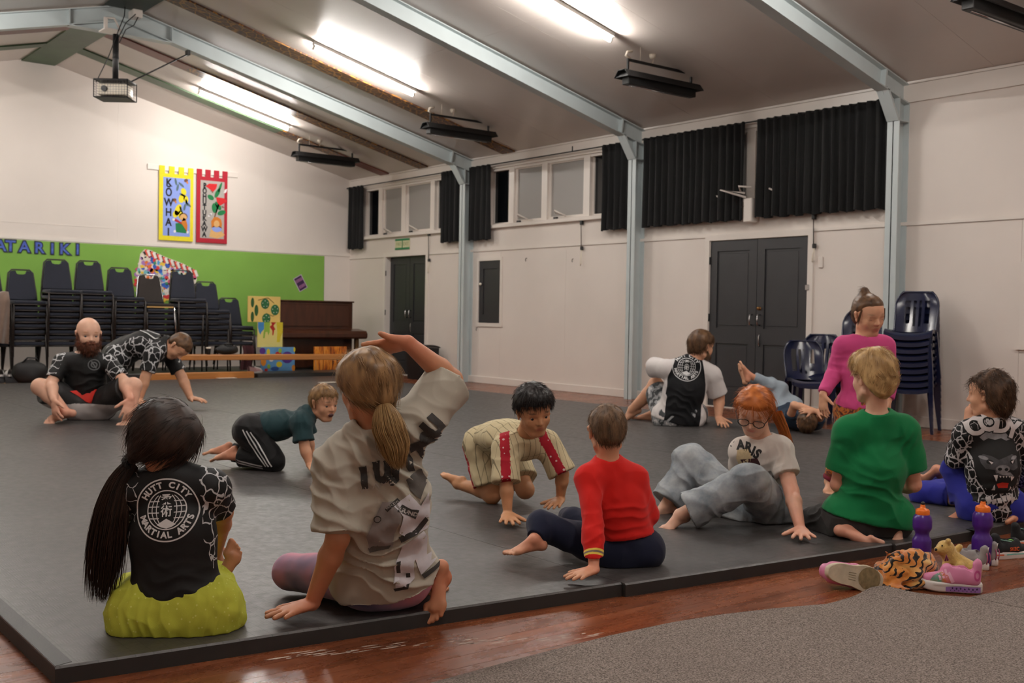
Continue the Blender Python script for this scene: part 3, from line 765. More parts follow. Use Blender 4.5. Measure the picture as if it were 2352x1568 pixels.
it = [('leaf', p_dgr, E_(.13, .75, .05, .19)), ('leaf', p_dgr, E_(.25, .45, .06, .22)), ('leaf', p_dgr, E_(.13, .2, .05, .2)), ('vine', p_brnp, [(.3, .86), (.55, .95), (.62, .95), (.8, .76), (.8, .73), (.62, .92), (.55, .92), (.3, .83)]), ('vine', p_brnp, [(.55, .36), (.75, .25), (.8, .26), (.8, .235), (.75, .225), (.55, .33)]),
      ('berry', p_grn, E_(.52, .71, .13, .2)), ('berry', p_grn, E_(.83, .48, .13, .21)), ('berry', p_grn, E_(.56, .14, .13, .2))]
for (bx, bz) in ((.52, .71), (.83, .48), (.56, .14)):
    for k in range(5): it.append(('highlight_dab', p_wht, E_(bx+.08*math.cos(k*1.25+.4), bz+.12*math.sin(k*1.25+.4), .012, .018)))
art(o, it, YC, 7.08, .865, .54, .40)
o = canvas('pale yellow canvas with blue, green, red and yellow drips', 7.23, 7.65, .475, .863, YC-.03, c_pale)
art(o, [('drip', p_blue, [(0, 1), (.24, 1), (.24, .72), (.14, .6), (.1, .5), (.04, .62), (0, .8)]), ('drip', p_lime, [(.25, 1), (.48, 1), (.47, .6), (.42, .48), (.38, .62), (.3, .6), (.27, .36), (.21, .36), (.23, .6), (.25, .7)]),
        ('drip', p_redp, [(.52, 1), (.72, 1), (.62, .86), (.7, .72), (.65, .68), (.62, .48), (.58, .48), (.58, .66), (.47, .82), (.56, .9)]), ('drip', p_yelp, [(.74, 1), (1, 1), (1, .6), (.92, .42), (.88, .2), (.76, .2), (.78, .6)])], YC-.03, 7.23, .475, .42, .388)
o = canvas('sky blue canvas with purple, yellow and orange dots', 7.28, 7.85, ST, .473, YC-.06, c_blu)
art(o, [('dot', p_pur, E_(.77, .57, .18, .25)), ('dot', p_yelp, E_(.53, .28, .09, .12)), ('dot', p_pur, E_(.03, .85, .09, .14)), ('dot', p_yelp, E_(.2, .8, .05, .14)), ('dot', p_redp, E_(.5, .74, .09, .08)), ('dot', p_orn, E_(.06, .4, .08, .18)), ('dot', p_wht, E_(.29, .5, .07, .1)), ('dot', p_lime, E_(.22, .2, .05, .1)),
        ('dot', p_navy, E_(.4, .1, .12, .09)), ('dot', p_redp, E_(.14, .06, .05, .06)), ('dot', p_orn, E_(.96, .12, .05, .13)), ('dot', p_yelp, E_(.98, .9, .03, .1)), ('dot', p_lime, E_(.55, .86, .05, .1)), ('dot', p_navy, E_(.5, .52, .03, .05))], YC-.06, 7.28, ST, .57, .373)
def m_flames():
    t = NT('flame_paint'); v = t.coord(scale=(13, 1, 2.2)); n = t.noise(v, 1.2, 4, .6, 1.2)
    t.base(t.ramp(n, [(.36, lin((88, 42, 18))), (.45, lin((190, 96, 30))), (.56, lin((240, 150, 40))), (.7, lin((206, 150, 96)))])); t.set(.6); return t.m
canvas('orange canvas painted with flame-like brown streaks', 8.21, 8.80, ST, .478, YC-.03, m_flames())
m_pia = M('mahogany_piano', (70, 38, 24), .32, .25, 2.2, stretch=(6, 1, 1)); m_pid = M('dark_mahogany', (40, 22, 15), .35, .2, 3)
def piano():
    o = thing('upright_piano', 'old dark mahogany upright piano in the far corner', 'piano', (8.4, 16.3, ST))
    x0, x1 = 7.70, 9.13
    MB().bevelbox((x0, 15.95, .12), (x1, 16.35, 1.20), .008).build('case', m_pia, o)
    MB().bevelbox((x0-.015, 15.92, 1.20), (x1+.015, 16.37, 1.225), .006).build('lid', m_pia, o)
    MB().bevelbox((x0+.08, 15.93, .80), (x1-.08, 15.955, 1.16), .006).build('upper_panel', m_pia, o)
    fb = [(0, 0), (-.30, 0), (-.34, .03), (-.34, .09), (-.30, .13), (-.03, .165), (0, .165)]
    MB().prism(fb, lambda u, v, d: (d, 15.96+u, .60+v), x0-.02, x1+.10).build('fallboard', m_pia, o)
    for x in (x0+.0, x1-.06):
        MB().bevelbox((x, 15.72, ST), (x+.06, 15.80, .60), .008).build('leg', M('worn_mahogany', (92, 62, 28), .4, .2, 5), o)
        MB().bevelbox((x, 15.70, ST), (x+.06, 16.35, ST+.05), .006).build('toe_block', m_pid, o)
    MB().bevelbox((x0+.08, 15.96, .17), (x1-.08, 15.975, .57), .005).build('lower_panel', m_pid, o)
    for x in (8.33, 8.45): MB().bevelbox((x-.02, 15.85, .14), (x+.02, 15.98, .155), .004).build('pedal', m_chrome, o)
piano()
# bin by the far doors
o = thing('wheelie_bin', 'black plastic bin beside the far double doors', 'bin', (9.40, 14.28, 0))
MB().prism([(-.17, 0), (.17, 0), (.21, .50), (-.21, .50)], lambda u, v, d: (9.44+d, 14.28+u, v), -.16, .18).build('body', m_blackpl, o)
MB().grid(14, 10, lambda u, v: (9.44-.19+.4*u, 14.28-.22+.44*v, .50+.05*math.sin(PI*u)**.6*1.0)).build('lid', m_blackpl, o)
# white bits left on the mats
for lab, px, py in (('small white tape scrap on the mat near the far benches', 755, 878), ('pale scrap of tape lying near the beam end', 520, 868)):
    p = on_floor(px, py, MATZ); o = MB().bevelbox((p[0]-.14, p[1]-.06, MATZ+.0005), (p[0]+.14, p[1]+.06, MATZ+.004), .001).build('tape_scrap', m_cream); tag(o, lab, 'tape')
# ================================================================== curtains on the clerestory
m_curt = M('black_curtain_cloth', (8, 8, 9), .92, .12, 18, .15, 260, .001, sheen=.05)
def curtain(label, y0, y1, seed, zb=2.165, taper=0.0):
    R = random.Random(seed); L = y1-y0; n = max(3, int(L/.105)); ph = [R.uniform(-.6, .6) for _ in range(n+2)]
    o = thing('curtain', label, 'curtain', (WX-.09, (y0+y1)/2, zb), 0, 'black window curtains')
    nu, nv = n*7, 12
    def fn(u, v):
        y = y0+L*u + taper*(v)*(u-.5)*L
        k = u*n; i = int(k); w = ph[i]*(1-(k-i))+ph[i+1]*(k-i)
        amp = .022+.020*v
        x = WX-.105 - amp*math.sin(2*PI*k*.98+w*1.6+v*w*.8) - .008*math.sin(2*PI*k*2.1+v*2)
        z = 3.27-(3.27-zb)*v + (.007*math.sin(2*PI*k*2+w) if v < .05 else 0) - .012*v*math.sin(2*PI*k*.5+w)
        return (x, y, z)
    MB().grid(nu, nv, fn).grid(nu, nv, lambda u, v: tuple(a+b for a, b in zip(fn(u, v), (.006, 0, 0)))).build('drape', m_curt, o)
    MB().grid(nu, 2, lambda u, v: (lambda p: (p[0]-.004, p[1], 3.275-.06*v))(fn(u, v*.05))).build('heading_tape', m_curt, o)
curtain('narrow black curtain bunched in the far corner above the green board end', 16.55, 17.06, 1)
curtain('black curtain on the far side of the column past the exit sign', 13.56, 14.12, 2)
curtain('black curtain just on the near side of the far column', 12.84, 13.36, 3, 2.16, .08)
curtain('black curtain on the far side of the middle column', 9.84, 10.42, 4)
curtain('wide black curtain above the charcoal double doors, far half', 8.03, 9.66, 5)
curtain('wide black curtain ending at the near column', 6.18, 7.86, 6, 2.17)
for n_, (a, b_) in enumerate(((13.5, FY), (9.83, 13.36), (6.17, 9.7))):
    o = MB().tube([(WX-.10, a+.03, 3.262), (WX-.10, b_-.03, 3.262)], .009, 8).build('curtain_rod', m_black)
    tag(o, ['black curtain rod over the far clerestory bay', 'black curtain rod over the middle clerestory bay', 'black curtain rod over the doors bay'][n_], 'curtain rod', 'clerestory curtain rods')
    for yy in (a+.06, b_-.06): MB().box((WX-.11, yy-.01, 3.25), (WX, yy+.01, 3.275)).build('bracket', m_black, o)
w3 = bpy.data.objects['window_3']
MB().bevelbox((WX-.15, 7.88, 2.13), (WX-.02, 7.995, 2.40), .01).build('winder_post', m_trim, w3)
MB().tube([(WX-.15, 7.96, 2.41), (WX-.30, 8.20, 2.50), (WX-.14, 7.98, 2.46)], .014, 6).tube([(WX-.16, 8.02, 2.47), (WX-.24, 7.99, 2.53), (WX-.13, 7.9, 2.52)], .012, 6).build('winder_arm', m_trim, w3)

# ================================================================== exit sign, cords, small fittings on the right wall
def exit_sign():
    y1, y0, z1, z0 = 15.60, 15.15, 2.292, 2.107
    o = thing('exit_sign', 'green and cream exit sign above the far double doors', 'sign', (WX-.01, (y0+y1)/2, z0))
    mg = M('sign_green', (30, 120, 72), .5, .04, 20); mc = M('sign_cream', (206, 204, 164), .5, .04, 20); mt = M('sign_pale_green', (150, 160, 112), .5, .04, 20)
    MB().bevelbox((WX-.012, y0, z0), (WX-.001, y1, z1), .003).build('plate', mc, o)
    MB().box((WX-.014, y0, z0), (WX-.0121, y1, z0+.035)).box((WX-.014, y0, z1-.035), (WX-.0121, y1, z1)).box((WX-.014, (y0+y1)/2-.012, z0+.035), (WX-.0121, (y0+y1)/2+.012, z1-.035)).build('border', mg, o)
    for txt, yc in (('FIRE', y0+.75*(y1-y0)), ('EXIT', y0+.25*(y1-y0))):
        vs, fs = text_mesh(txt, .085, .0006); MB().add([(WX-.0135-z, yc-x, (z0+z1)/2+y) for x, y, z in vs], fs).build('lettering', mt, o)
exit_sign()
m_cord = M('dark_cord', (58, 50, 44), .7, .1, 20)
def cord(label, y, z_top, z_mid, z_low, extra=False):
    x = WX-.03; o = thing('window_cord', label, 'cord', (WX-.03, y, z_low), 0, 'window winding cords')
    MB().tube([(x-.01, y, z_top), (x, y+.004, (z_top+z_mid)/2), (x, y, z_mid)], .006, 6).build('cord', m_cord, o)
    MB().bevelbox((x-.02, y-.022, z_top-.03), (x+.02, y+.022, z_top+.03), .006).build('pulley', m_blackpl, o)
    MB().bevelbox((x-.015, y-.03, z_mid-.05), (x+.02, y+.012, z_mid), .008).build('cleat', m_blackpl, o)
    MB().tube([(x, y-.01, z_mid-.04), (x-.02, y-.005, z_low+.08), (x, y+.01, z_low), (x-.01, y-.02, z_low+.03), (x, y-.012, z_mid-.03)], .005, 6).build('loop', m_cream, o)
cord('hanging window cord with black cleat beside the far double doors', 14.55, 2.33, 1.93, 1.70)
cord('hanging window cord with black cleat between the far column and middle column', 10.86, 2.30, 1.98, 1.72)
cord('hanging window cord with black cleat by the corner of the near double doors', 7.12, 2.15, 1.86, 1.66)
for lab, y, z in (('tiny dark wall hook on the blank white panel', 12.06, 1.86), ('tiny dark wall hook beside the middle window cord', 11.05, 1.82), ('small metal hook below the hatch corner', 13.23, .84)):
    o = MB().tube([(WX, y, z), (WX-.02, y, z-.005), (WX-.025, y, z-.03), (WX-.018, y, z-.045)], .005, 6).build('wall_hook', m_cord); tag(o, lab, 'hook')
o = MB().bevelbox((WX-.02, 7.01, 1.60), (WX-.001, 7.06, 1.72), .005).build('switch_box', m_trim); tag(o, 'small white switch box right of the near double doors', 'switch')
p = on_x(1318, 340); o = MB().box((WX-.03, p[1]-.008, 3.27), (WX-.0225, p[1]+.008, 3.35)).build('pelmet_clip', m_black); tag(o, 'small dark clip on the white pelmet above the middle window', 'clip')

# ================================================================== radiant heaters under the slope
m_hood = M('dull_black_hood', (17, 17, 18), .55, .1, 5); m_cond = M('white_conduit', (226, 214, 198), .45, .04, 10)
def on_roof(px, py, off):
    d = ray(px, py); t = (RZ+SLOPE*RX-off-CAM_H)/(d[2]+SLOPE*d[0]); return CAMP+d*t
def heater(label, px, py, off=.24, L=1.02):
    c = on_roof(px, py, off); cx, cy, cz = c
    o = thing('radiant_heater', label, 'heater', tuple(c), 0, 'radiant heaters hung from the ceiling')
    B = lambda nm, mb, mt, par=o: mb.build(nm, mt, par, (0, 0, 0))
    h = L/2
    # hood: shallow gable, open below
    hp = [(-.11, -.03), (-.05, .045), (.05, .045), (.11, -.03), (.105, -.03), (.048, .039), (-.048, .039), (-.105, -.03)]
    B('hood', MB().prism(hp, lambda u, v, d: (d*(1+.0*v), u, v), -h-.06, h+.06), m_hood)
    ends = MB()
    for s in (-1, 1): ends.add([(s*(h+.055), -.108, -.03), (s*(h+.055), .108, -.03), (s*(h-.01), .05, .042), (s*(h-.01), -.05, .042)], [(0, 1, 2, 3)])
    B('end_cap', ends, m_hood)
    B('element_box', MB().bevelbox((-h, -.05, -.10), (h, .05, -.005), .006), m_hood)
    e = B('element', MB().tube([(-h+.05, -.0, -.104), (h-.05, 0, -.104)], .008, 6), m_chrome)
    fr = MB().bevelbox((-h+.02, -.012, .145), (h-.02, .012, .172), .003)
    for s in (-1, 1): fr.bevelbox((s*(h-.032)-.011, -.012, .03), (s*(h-.032)+.011, .012, .15), .003)
    B('hanging_frame', fr, m_black)
    B('conduit', MB().tube([(-h+.06, 0, .175), (-h-.0, 0, .20), (-h+.02, 0, .235), (-h+.09, 0, .255)], .014, 8), m_cond)
    for x in (-.30, .30):
        B('hanger_wire', MB().tube([(x, 0, .17), (x, 0, roof_z(cx+x)-cz)], .004, 5), m_cond)
    x = -.12; zr = roof_z(cx+x)-cz
    B('flex', MB().tube([(x, 0, .17), (x+.015, 0, (zr+.17)/2), (x, 0, zr-.03)], .006, 6), m_cond)
    B('ceiling_rose', MB().lathe([(.02, zr-.05), (.034, zr-.03), (.036, zr)], 12, (x, 0, 0)), m_cond)
heater('black radiant heater hanging nearest the far gable wall', 749, 362)
heater('black radiant heater hanging near the end of the long brown scroll board', 1056, 300)
heater('black radiant heater hanging above the middle window', 1516, 188)
heater('black radiant heater cut off by the top corner of the picture', 2300, 20)

# ================================================================== projector on its ceiling pole
def projector():
    Y = 13.2; c = on_y(265, 205, Y); cx, cz = c[0], c[2]
    o = thing('projector', 'white projector in a black security cage on a ceiling pole', 'projector', (cx, Y, cz))
    B = lambda nm, mb, mt: mb.build(nm, mt, o, (0, 0, 0))
    an = Matrix.Rotation(math.radians(-38), 3, 'Z')
    def R(*p): return an @ Vector(p)
    bx = MB().bevelbox((-.17, -.13, -.09), (.17, .13, .045), .015, 2, an, (0, 0, 0)); B('body', bx, m_cream)
    B('lens', MB().tube([R(-.08, -.13, -.02), R(-.08, -.16, -.02)], .035, 12), m_black)
    cg = MB()
    for sx in (-1, 1):
        for sy in (-1, 1): cg.tube([R(sx*.20, sy*.16, -.12), R(sx*.20, sy*.16, .09)], .006, 5)
    for z in (-.12, .09):
        cg.tube([R(-.2, -.16, z), R(.2, -.16, z), R(.2, .16, z), R(-.2, .16, z), R(-.2, -.16, z)], .006, 5)
    for k in range(1, 12):
        x = -.2+.4*k/12; cg.tube([R(x, -.16, -.12), R(x, -.16, .09)], .0016, 4); cg.tube([R(x, .16, -.12), R(x, .16, .09)], .0016, 4)
    for k in range(1, 7):
        z = -.12+.21*k/7; cg.tube([R(-.2, -.16, z), R(.2, -.16, z)], .0016, 4); cg.tube([R(-.2, -.16, z), R(-.2, .16, z)], .0016, 4); cg.tube([R(.2, -.16, z), R(.2, .16, z)], .0016, 4)
    B('cage', cg, m_black)
    B('cage_plate', MB().bevelbox((-.20, -.16, .075), (.20, .16, .095), .004, 1, an, (0, 0, .085)), m_black)
    B('cage_base', MB().bevelbox((-.19, -.15, -.125), (.19, .15, -.115), .004, 1, an, (0, 0, -.12)), m_black)
    zt = roof_z(RX+.62)-.22-cz
    B('pole', MB().tube([(0, 0, .09), (0, 0, zt-.06)], .035, 12).tube([(0, 0, zt-.35), (0, 0, zt-.33)], .038, 12), m_black)
    e = on_y(432, 124, Y+.15)
    B('stay', MB().tube([R(.18, .0, .09), (e[0]-cx, .15, e[2]-cz)], .010, 6).bevelbox((e[0]-cx-.02, .12, e[2]-cz-.02), (e[0]-cx+.02, .2, e[2]-cz+.05), .005), m_black)
    j = on_y(312, 33, 13.3)
    jb = (j[0]-cx, .1, j[2]-cz)
    B('junction_box', MB().bevelbox((jb[0]-.06, .02, jb[2]-.05), (jb[0]+.06, .2, jb[2]+.05), .01), m_trim)
    B('cable', MB().tube([R(-.18, -.14, .05), (-.10, -.03, .35), (.02, -.03, zt-.02), (.10, .0, zt+.18), (.13, .05, zt+.38)], .006, 6).tube([(.02, -.04, zt-.10), (.12, 0, zt+.1), (jb[0]-.03, .02, jb[2]-.02)], .006, 6).tube([(.03, -.04, zt-.16), (.12, 0, zt+.02), (.22, .02, zt+.09), (jb[0]-.0, .02, jb[2]-.05)], .006, 6), m_black)
    B('beam_clamp', MB().bevelbox((-.14, -.02, zt-.02), (.06, .2, zt+.0), .004).bevelbox((-.14, -.02, zt), (-.10, .02, zt+.12), .004).tube([(-.14, 0, zt+.11), (-.02, 0, zt+.13), (.05, 0, zt)], .014, 6), m_trim)
projector()

# ================================================================== navy plastic chairs
m_mono = M('glossy_navy_plastic', (22, 28, 56), .2, .08, 6, spec=.55)
def mono_chair():
    t = thing('plastic_chair', 'x', 'chair')
    B = lambda nm, mb: mb.build(nm, m_mono, t, (0, 0, 0))
    # seat faces -y; back at +y
    def seat(u, v):
        x = (u-.5)*(.43-.06*v); y = -.22+.42*v
        z = .45-.018*math.sin(PI*u)-.02*v+(-.035*(1-v/.12)**2 if v < .12 else 0)+.02*abs(2*u-1)**4
        return (x, y, z)
    B('seat', MB().grid(14, 12, seat).grid(14, 12, lambda u, v: tuple(a-b for a, b in zip(seat(u, v), (0, 0, .006)))).grid(14, 1, lambda u, v: (lambda p: (p[0], p[1], p[2]-.035*v))(seat(u, 0))).grid(12, 1, lambda u, v: (lambda p: (p[0], p[1], p[2]-.035*v))(seat(0, u))).grid(12, 1, lambda u, v: (lambda p: (p[0], p[1], p[2]-.035*v))(seat(1, u))))
    def back(u, v, d=0):
        # rounded-top back, gently wrapped
        hw = .20*(1.0 if v < .62 else math.sqrt(max(.0, 1-((v-.62)/.50)**2)))*(.93+.07*v)
        x = (2*u-1)*hw
        y = .19+.14*v-.05*abs(2*u-1)**2.2+.012*math.sin(v*PI)+d
        return (x, y, .435+.385*v)
    bk = MB(); nu, nv = 15, 14
    for d in (0, .007):
        o = len(bk.v); bk.v += [tuple(map(float, back(i/nu, j/nv, d))) for i in range(nu+1) for j in range(nv+1)]
        for i in range(nu):
            for j in range(nv):
                hole = (i in (3, 4, 10, 11) and 3 <= j <= 10) or (i in (6, 7, 8) and 2 <= j <= 10 and i != 7)
                if not hole: bk.f.append((o+i*(nv+1)+j, o+(i+1)*(nv+1)+j, o+(i+1)*(nv+1)+j+1, o+i*(nv+1)+j+1)); bk.sm.append(True)
    rim = [back(0, k/12, .0) for k in range(13)]+[back(k/8, 1, 0) for k in range(1, 8)]+[back(1, 1-k/12, .0) for k in range(13)]
    bk.tube([(a, b+.004, c) for a, b, c in rim], .011, 6)
    B('backrest', bk)
    for sx in (-1, 1):
        for (ya, yb, za) in ((-.195, -.235, .43), (.185, .25, .44)):
            lg = MB(); n = 5
            for (w, off) in ((.032, 0),):
                lg.add([(sx*(.20), ya-.03, za), (sx*(.20), ya+.03, za), (sx*.155, ya+.03*(1 if ya < 0 else -1), za), (sx*.235, yb-.016, 0), (sx*.235, yb+.016, 0), (sx*.205, yb+.016*(1 if ya < 0 else -1), 0)],
                       [(0, 1, 4, 3), (0, 3, 5, 2), (1, 2, 5, 4), (0, 2, 1), (3, 4, 5)])
            B('leg', lg)
    return t
mono = mono_chair(); used = False
def mono_stack(x, y, rz, n, where, dx=0):
    global used
    for k in range(n):
        c = mono if not used else dup(mono); used = True
        c.location = (x+.012*k*math.sin(rz)*1.0, y-.012*k*math.cos(rz)*1.0, .063*k); c.rotation_euler = (0, 0, rz)
        top = k == n-1
        c['label'] = f'glossy navy plastic chair {"on top of" if top else "within"} the {where}' if n > 1 else f'glossy navy plastic chair {where}'
        if n > 1: c['group'] = f'plastic chairs in the {where}'
rz = math.radians(-68)
mono_stack(9.30, 5.66, rz, 9, 'tall stack against the right wall')
mono_stack(9.42, 6.34, rz, 6, 'stack half hidden behind the girl in pink')
mono_stack(8.98, 6.60, math.radians(-40), 1, 'standing alone in front of the near double doors')
mono_stack(9.36, 6.80, rz, 2, 'short stack beside the near double doors')
# ================================================================== mats
def m_mat():
    t = NT('embossed_mat_vinyl'); v = t.coord()
    # basket weave: squares of ~45 mm, alternately ribbed both ways
    ch = t.n('ShaderNodeTexChecker'); ch.inputs['Scale'].default_value = 20.0; t.l(v, ch.inputs['Vector'])
    sep = t.n('ShaderNodeSeparateXYZ'); t.l(v, sep.inputs[0])
    def saw(s, k): return t.math('PINGPONG', t.math('MULTIPLY', s, k), 0.5)
    rx, ry = saw(sep.outputs[0], 110), saw(sep.outputs[1], 110)
    ribs = t.math('ADD', t.math('MULTIPLY', rx, ch.outputs[1]), t.math('MULTIPLY', ry, t.math('SUBTRACT', 1.0, ch.outputs[1])))
    gx = t.math('LESS_THAN', saw(sep.outputs[0], 20), 0.035); gy = t.math('LESS_THAN', saw(sep.outputs[1], 20), 0.035)
    groove = t.math('MAXIMUM', gx, gy)
    n = t.noise(v, 1.3, 5, .6); n2 = t.noise(v, 30, 3)
    c = t.ramp(n, [(.3, lin((60, 58, 57))), (.7, lin((72, 69, 68)))])
    c = t.mix(t.math('MULTIPLY', ch.outputs[1], .16), c, lin((86, 82, 80)))
    c = t.mix(t.math('MULTIPLY', groove, .55), c, lin((34, 33, 33)))
    t.base(c)
    h = t.math('SUBTRACT', t.math('MULTIPLY', ribs, .5), t.math('MULTIPLY', groove, .9)); t.bump(h, .35, .0012)
    t.set(.42, spec=.5); t.l(t.ramp(n2, [(.3, (.36, .36, .36)), (.8, (.5, .5, .5))]), t.b.inputs['Roughness']); return t.m
m_matt = m_mat(); m_matb = M('mat_edge_vinyl', (38, 37, 36), .55, .12, 8, .3, 120, .001)
def mats():
    # front edge runs from the near corner; mats are laid side by side away from the camera
    xs = [.836, 2.783, 4.274, 5.78, 7.3, 8.30]; front = [3.055, 2.832, 2.66, 2.60, 2.52, 2.44]
    labs = ['long grey embossed mat at the corner nearest the camera', 'grey embossed mat under the boy in red', 'grey embossed mat under the boy in the green shirt', 'grey embossed mat under the boy in the gorilla shirt', 'grey embossed mat strip beside the right wall']
    sl = -.105
    for i in range(5):
        x0, x1 = xs[i]+.001, xs[i+1]-.001; f0 = front[i]
        def fy(x): return f0+sl*(x-xs[i])*(1.0 if i < 2 else .4)
        y1 = 14.88-.02*i
        o = thing('floor_mat', labs[i], 'mat', ((x0+x1)/2, fy((x0+x1)/2), 0), 0, 'mats laid edge to edge')
        b = .006
        p = [(x0, fy(x0)), (x1, fy(x1)), (x1, y1), (x0, y1)]
        q = [(x0+.0005, fy(x0)+b), (x1-.0005, fy(x1)+b), (x1-.0005, y1), (x0+.0005, y1)]
        MB().add([(x, y, .0) for x, y in p]+[(x, y, MATZ-b) for x, y in p], [(0, 1, 5, 4), (1, 2, 6, 5), (2, 3, 7, 6), (3, 0, 4, 7), (3, 2, 1, 0)]).build('edge', m_matb, o)
        MB().add([(x, y, MATZ-b) for x, y in p]+[(x, y, MATZ) for x, y in q], [(0, 1, 5, 4), (1, 2, 6, 5), (2, 3, 7, 6), (3, 0, 4, 7), (4, 5, 6, 7)]).build('surface', m_matt, o)
        if i == 0:
            MB().add([(x0-.0006, fy(x0)-.0006, MATZ-b), (x0+.05, fy(x0)-.006, MATZ-b), (x0+.05, fy(x0)+.02, MATZ+.0012), (x0+.05, y1, MATZ+.0012), (x0-.0006, y1, MATZ-b), (x0+.002, fy(x0)+.006, MATZ+.0012), (x0+.002, y1, MATZ+.0012)],
                     [(0, 5, 6, 4), (5, 2, 3, 6), (0, 1, 2, 5)]).build('border_tape', m_matb, o)
    x = 4.274; f = 2.66
    o = MB().bevelbox((4.86, 2.585, .02), (4.95, 2.61, .056), .004).bevelbox((4.86, 2.60, .05), (4.95, 2.66, .0565), .003).build('strap', m_blackpl); tag(o, 'small black strap over the mat edge behind the grey and pink shoes', 'strap')
mats()

# ================================================================== carpets in front
def m_carpet():
    t = NT('grey_fleck_carpet'); v = t.coord(); n = t.noise(v, 190, 3, .7); n2 = t.noise(v, 3, 3); n3 = t.noise(v, 420, 2)
    c = t.ramp(n, [(.36, lin((78, 69, 64))), (.5, lin((138, 127, 120))), (.66, lin((178, 165, 156)))])
    c = t.mix(t.math('MULTIPLY', n2, .35), c, lin((120, 108, 101)))
    t.base(c); t.bump(t.math('ADD', n, n3), .9, .004); t.set(.95, spec=.1); return t.m
m_carp = m_carpet()
def carpet(name, label, outline, lift=None):
    """outline on the floor; a fine grid clipped by triangulation, with a slightly raised, wavy edge"""
    bm = bmesh.new(); vs = [bm.verts.new((x, y, 0)) for x, y in outline]; bm.faces.new(vs)
    for ax, cell in ((0, .06), (1, .06)):
        lo = min(p[ax] for p in outline); hi = max(p[ax] for p in outline); k = lo+cell
        while k < hi:
            co = Vector((0, 0, 0)); co[ax] = k; no = Vector((0, 0, 0)); no[ax] = 1
            bmesh.ops.bisect_plane(bm, geom=bm.verts[:]+bm.edges[:]+bm.faces[:], plane_co=co, plane_no=no); k += cell
    r = bmesh.ops.extrude_face_region(bm, geom=bm.faces[:])
    top = [g for g in r['geom'] if isinstance(g, bmesh.types.BMVert)]
    for v in top:
        v.co.z += .009
        if lift: v.co.z += lift(v.co.x, v.co.y)
    tops = set(top)
    if lift:
        for v in bm.verts:
            if v not in tops: v.co.z += max(0, lift(v.co.x, v.co.y)*.9)
    me = bpy.data.meshes.new(name); bmesh.ops.recalc_face_normals(bm, faces=bm.faces); bm.to_mesh(me); bm.free(); me.materials.append(m_carp)
    o = bpy.data.objects.new(name, me); link(o); tag(o, label, 'carpet'); return o
edge_px = [(850, 1600), (1000, 1567), (1200, 1512), (1400, 1461), (1541, 1431), (1660, 1412), (1782, 1398), (1900, 1388), (1965, 1372), (2000, 1359), (2030, 1357), (2080, 1363), (2150, 1368), (2228, 1372)]
E1 = [tuple(on_floor(x, y, .006)[:2]) for x, y in edge_px]
s2 = on_floor(2352, 1399, .006); d = np.array(s2[:2])-np.array(E1[-1]); far = np.array(E1[-1])+d*6
carpet('carpet', 'large grey flecked carpet filling the near corner of the floor', E1+[tuple(far), (3.0, .3), (.2, .3)][::1],
       lambda x, y: .018*math.exp(-(((x-E1[10][0])/.16)**2+((y-E1[10][1])/.09)**2)))
E2 = [tuple(np.array(E1[-1])+np.array((.006, .0))), tuple(on_floor(2352, 1349, .006)[:2]), tuple(on_floor(2600, 1300, .006)[:2])]
carpet('carpet', 'second grey flecked carpet wedge beyond the seam under the pink shoe', [E2[0], tuple(far+np.array((.006, 0))), (5.5, .9), E2[2], E2[1]])
# worn white streak on the boards by the mat edge
def streak():
    R = random.Random(5); o = None; mb = MB()
    for k in range(60):
        x = 620+760*R.random(); y0 = np.interp(x, [620, 900, 1380], [1510, 1483, 1458])+R.uniform(-7, 7)
        p = on_floor(x, y0); L = R.uniform(.01, .05); w = R.uniform(.002, .006); n = 7
        pts = [(p[0]+L*math.cos(2*PI*i/n)*R.uniform(.6, 1), p[1]+w*math.sin(2*PI*i/n)*R.uniform(.6, 1.2)-.1*L*math.cos(2*PI*i/n), .0004) for i in range(n)]
        mb.add(pts, [tuple(range(n))])
    o = mb.build('glue_residue', M('glue_residue', (190, 172, 158), .7, .1, 60)); o['kind'] = 'stuff'; o['label'] = 'pale worn streak of old glue on the floor boards'
streak()

# ================================================================== bottles
m_purp = M('purple_bottle_plastic', (72, 30, 130), .28, .06, 5, spec=.5); m_orcap = M('orange_cap_plastic', (238, 118, 30), .35, .05, 8)
def bottle(label, px, py_base, h_px, group):
    p = on_floor(px, py_base); s = depth_of(p)*h_px/FPX/.262; L = lambda pr: [(r*s, z*s) for r, z in pr]
    o = thing('drink_bottle', label, 'bottle', tuple(p), 0, group)
    MB().lathe(L([(.0, 0), (.034, 0), (.038, .006), (.038, .10), (.036, .108), (.029, .118), (.027, .128), (.029, .137), (.037, .150), (.0385, .160), (.0385, .185), (.036, .198), (.029, .208), (.026, .212)]), 28).build('body', m_purp, o, (0, 0, 0))
    MB().lathe(L([(.0, .206), (.027, .206), (.028, .209), (.028, .226), (.024, .231), (.012, .236), (.009, .246), (.009, .249), (0, .249)]), 24).build('cap', m_orcap, o, (0, 0, 0))
    MB().lathe(L([(.006, .248), (.0085, .252), (.0085, .258), (.004, .262), (0, .262)]), 16).build('spout', m_blackpl, o, (0, 0, 0))
bottle('purple drink bottle with orange cap behind the tiger plush', 2116, 1296, 145, None)
bottle('purple drink bottle with orange cap behind the grey and pink shoes', 2254, 1296, 153, None)
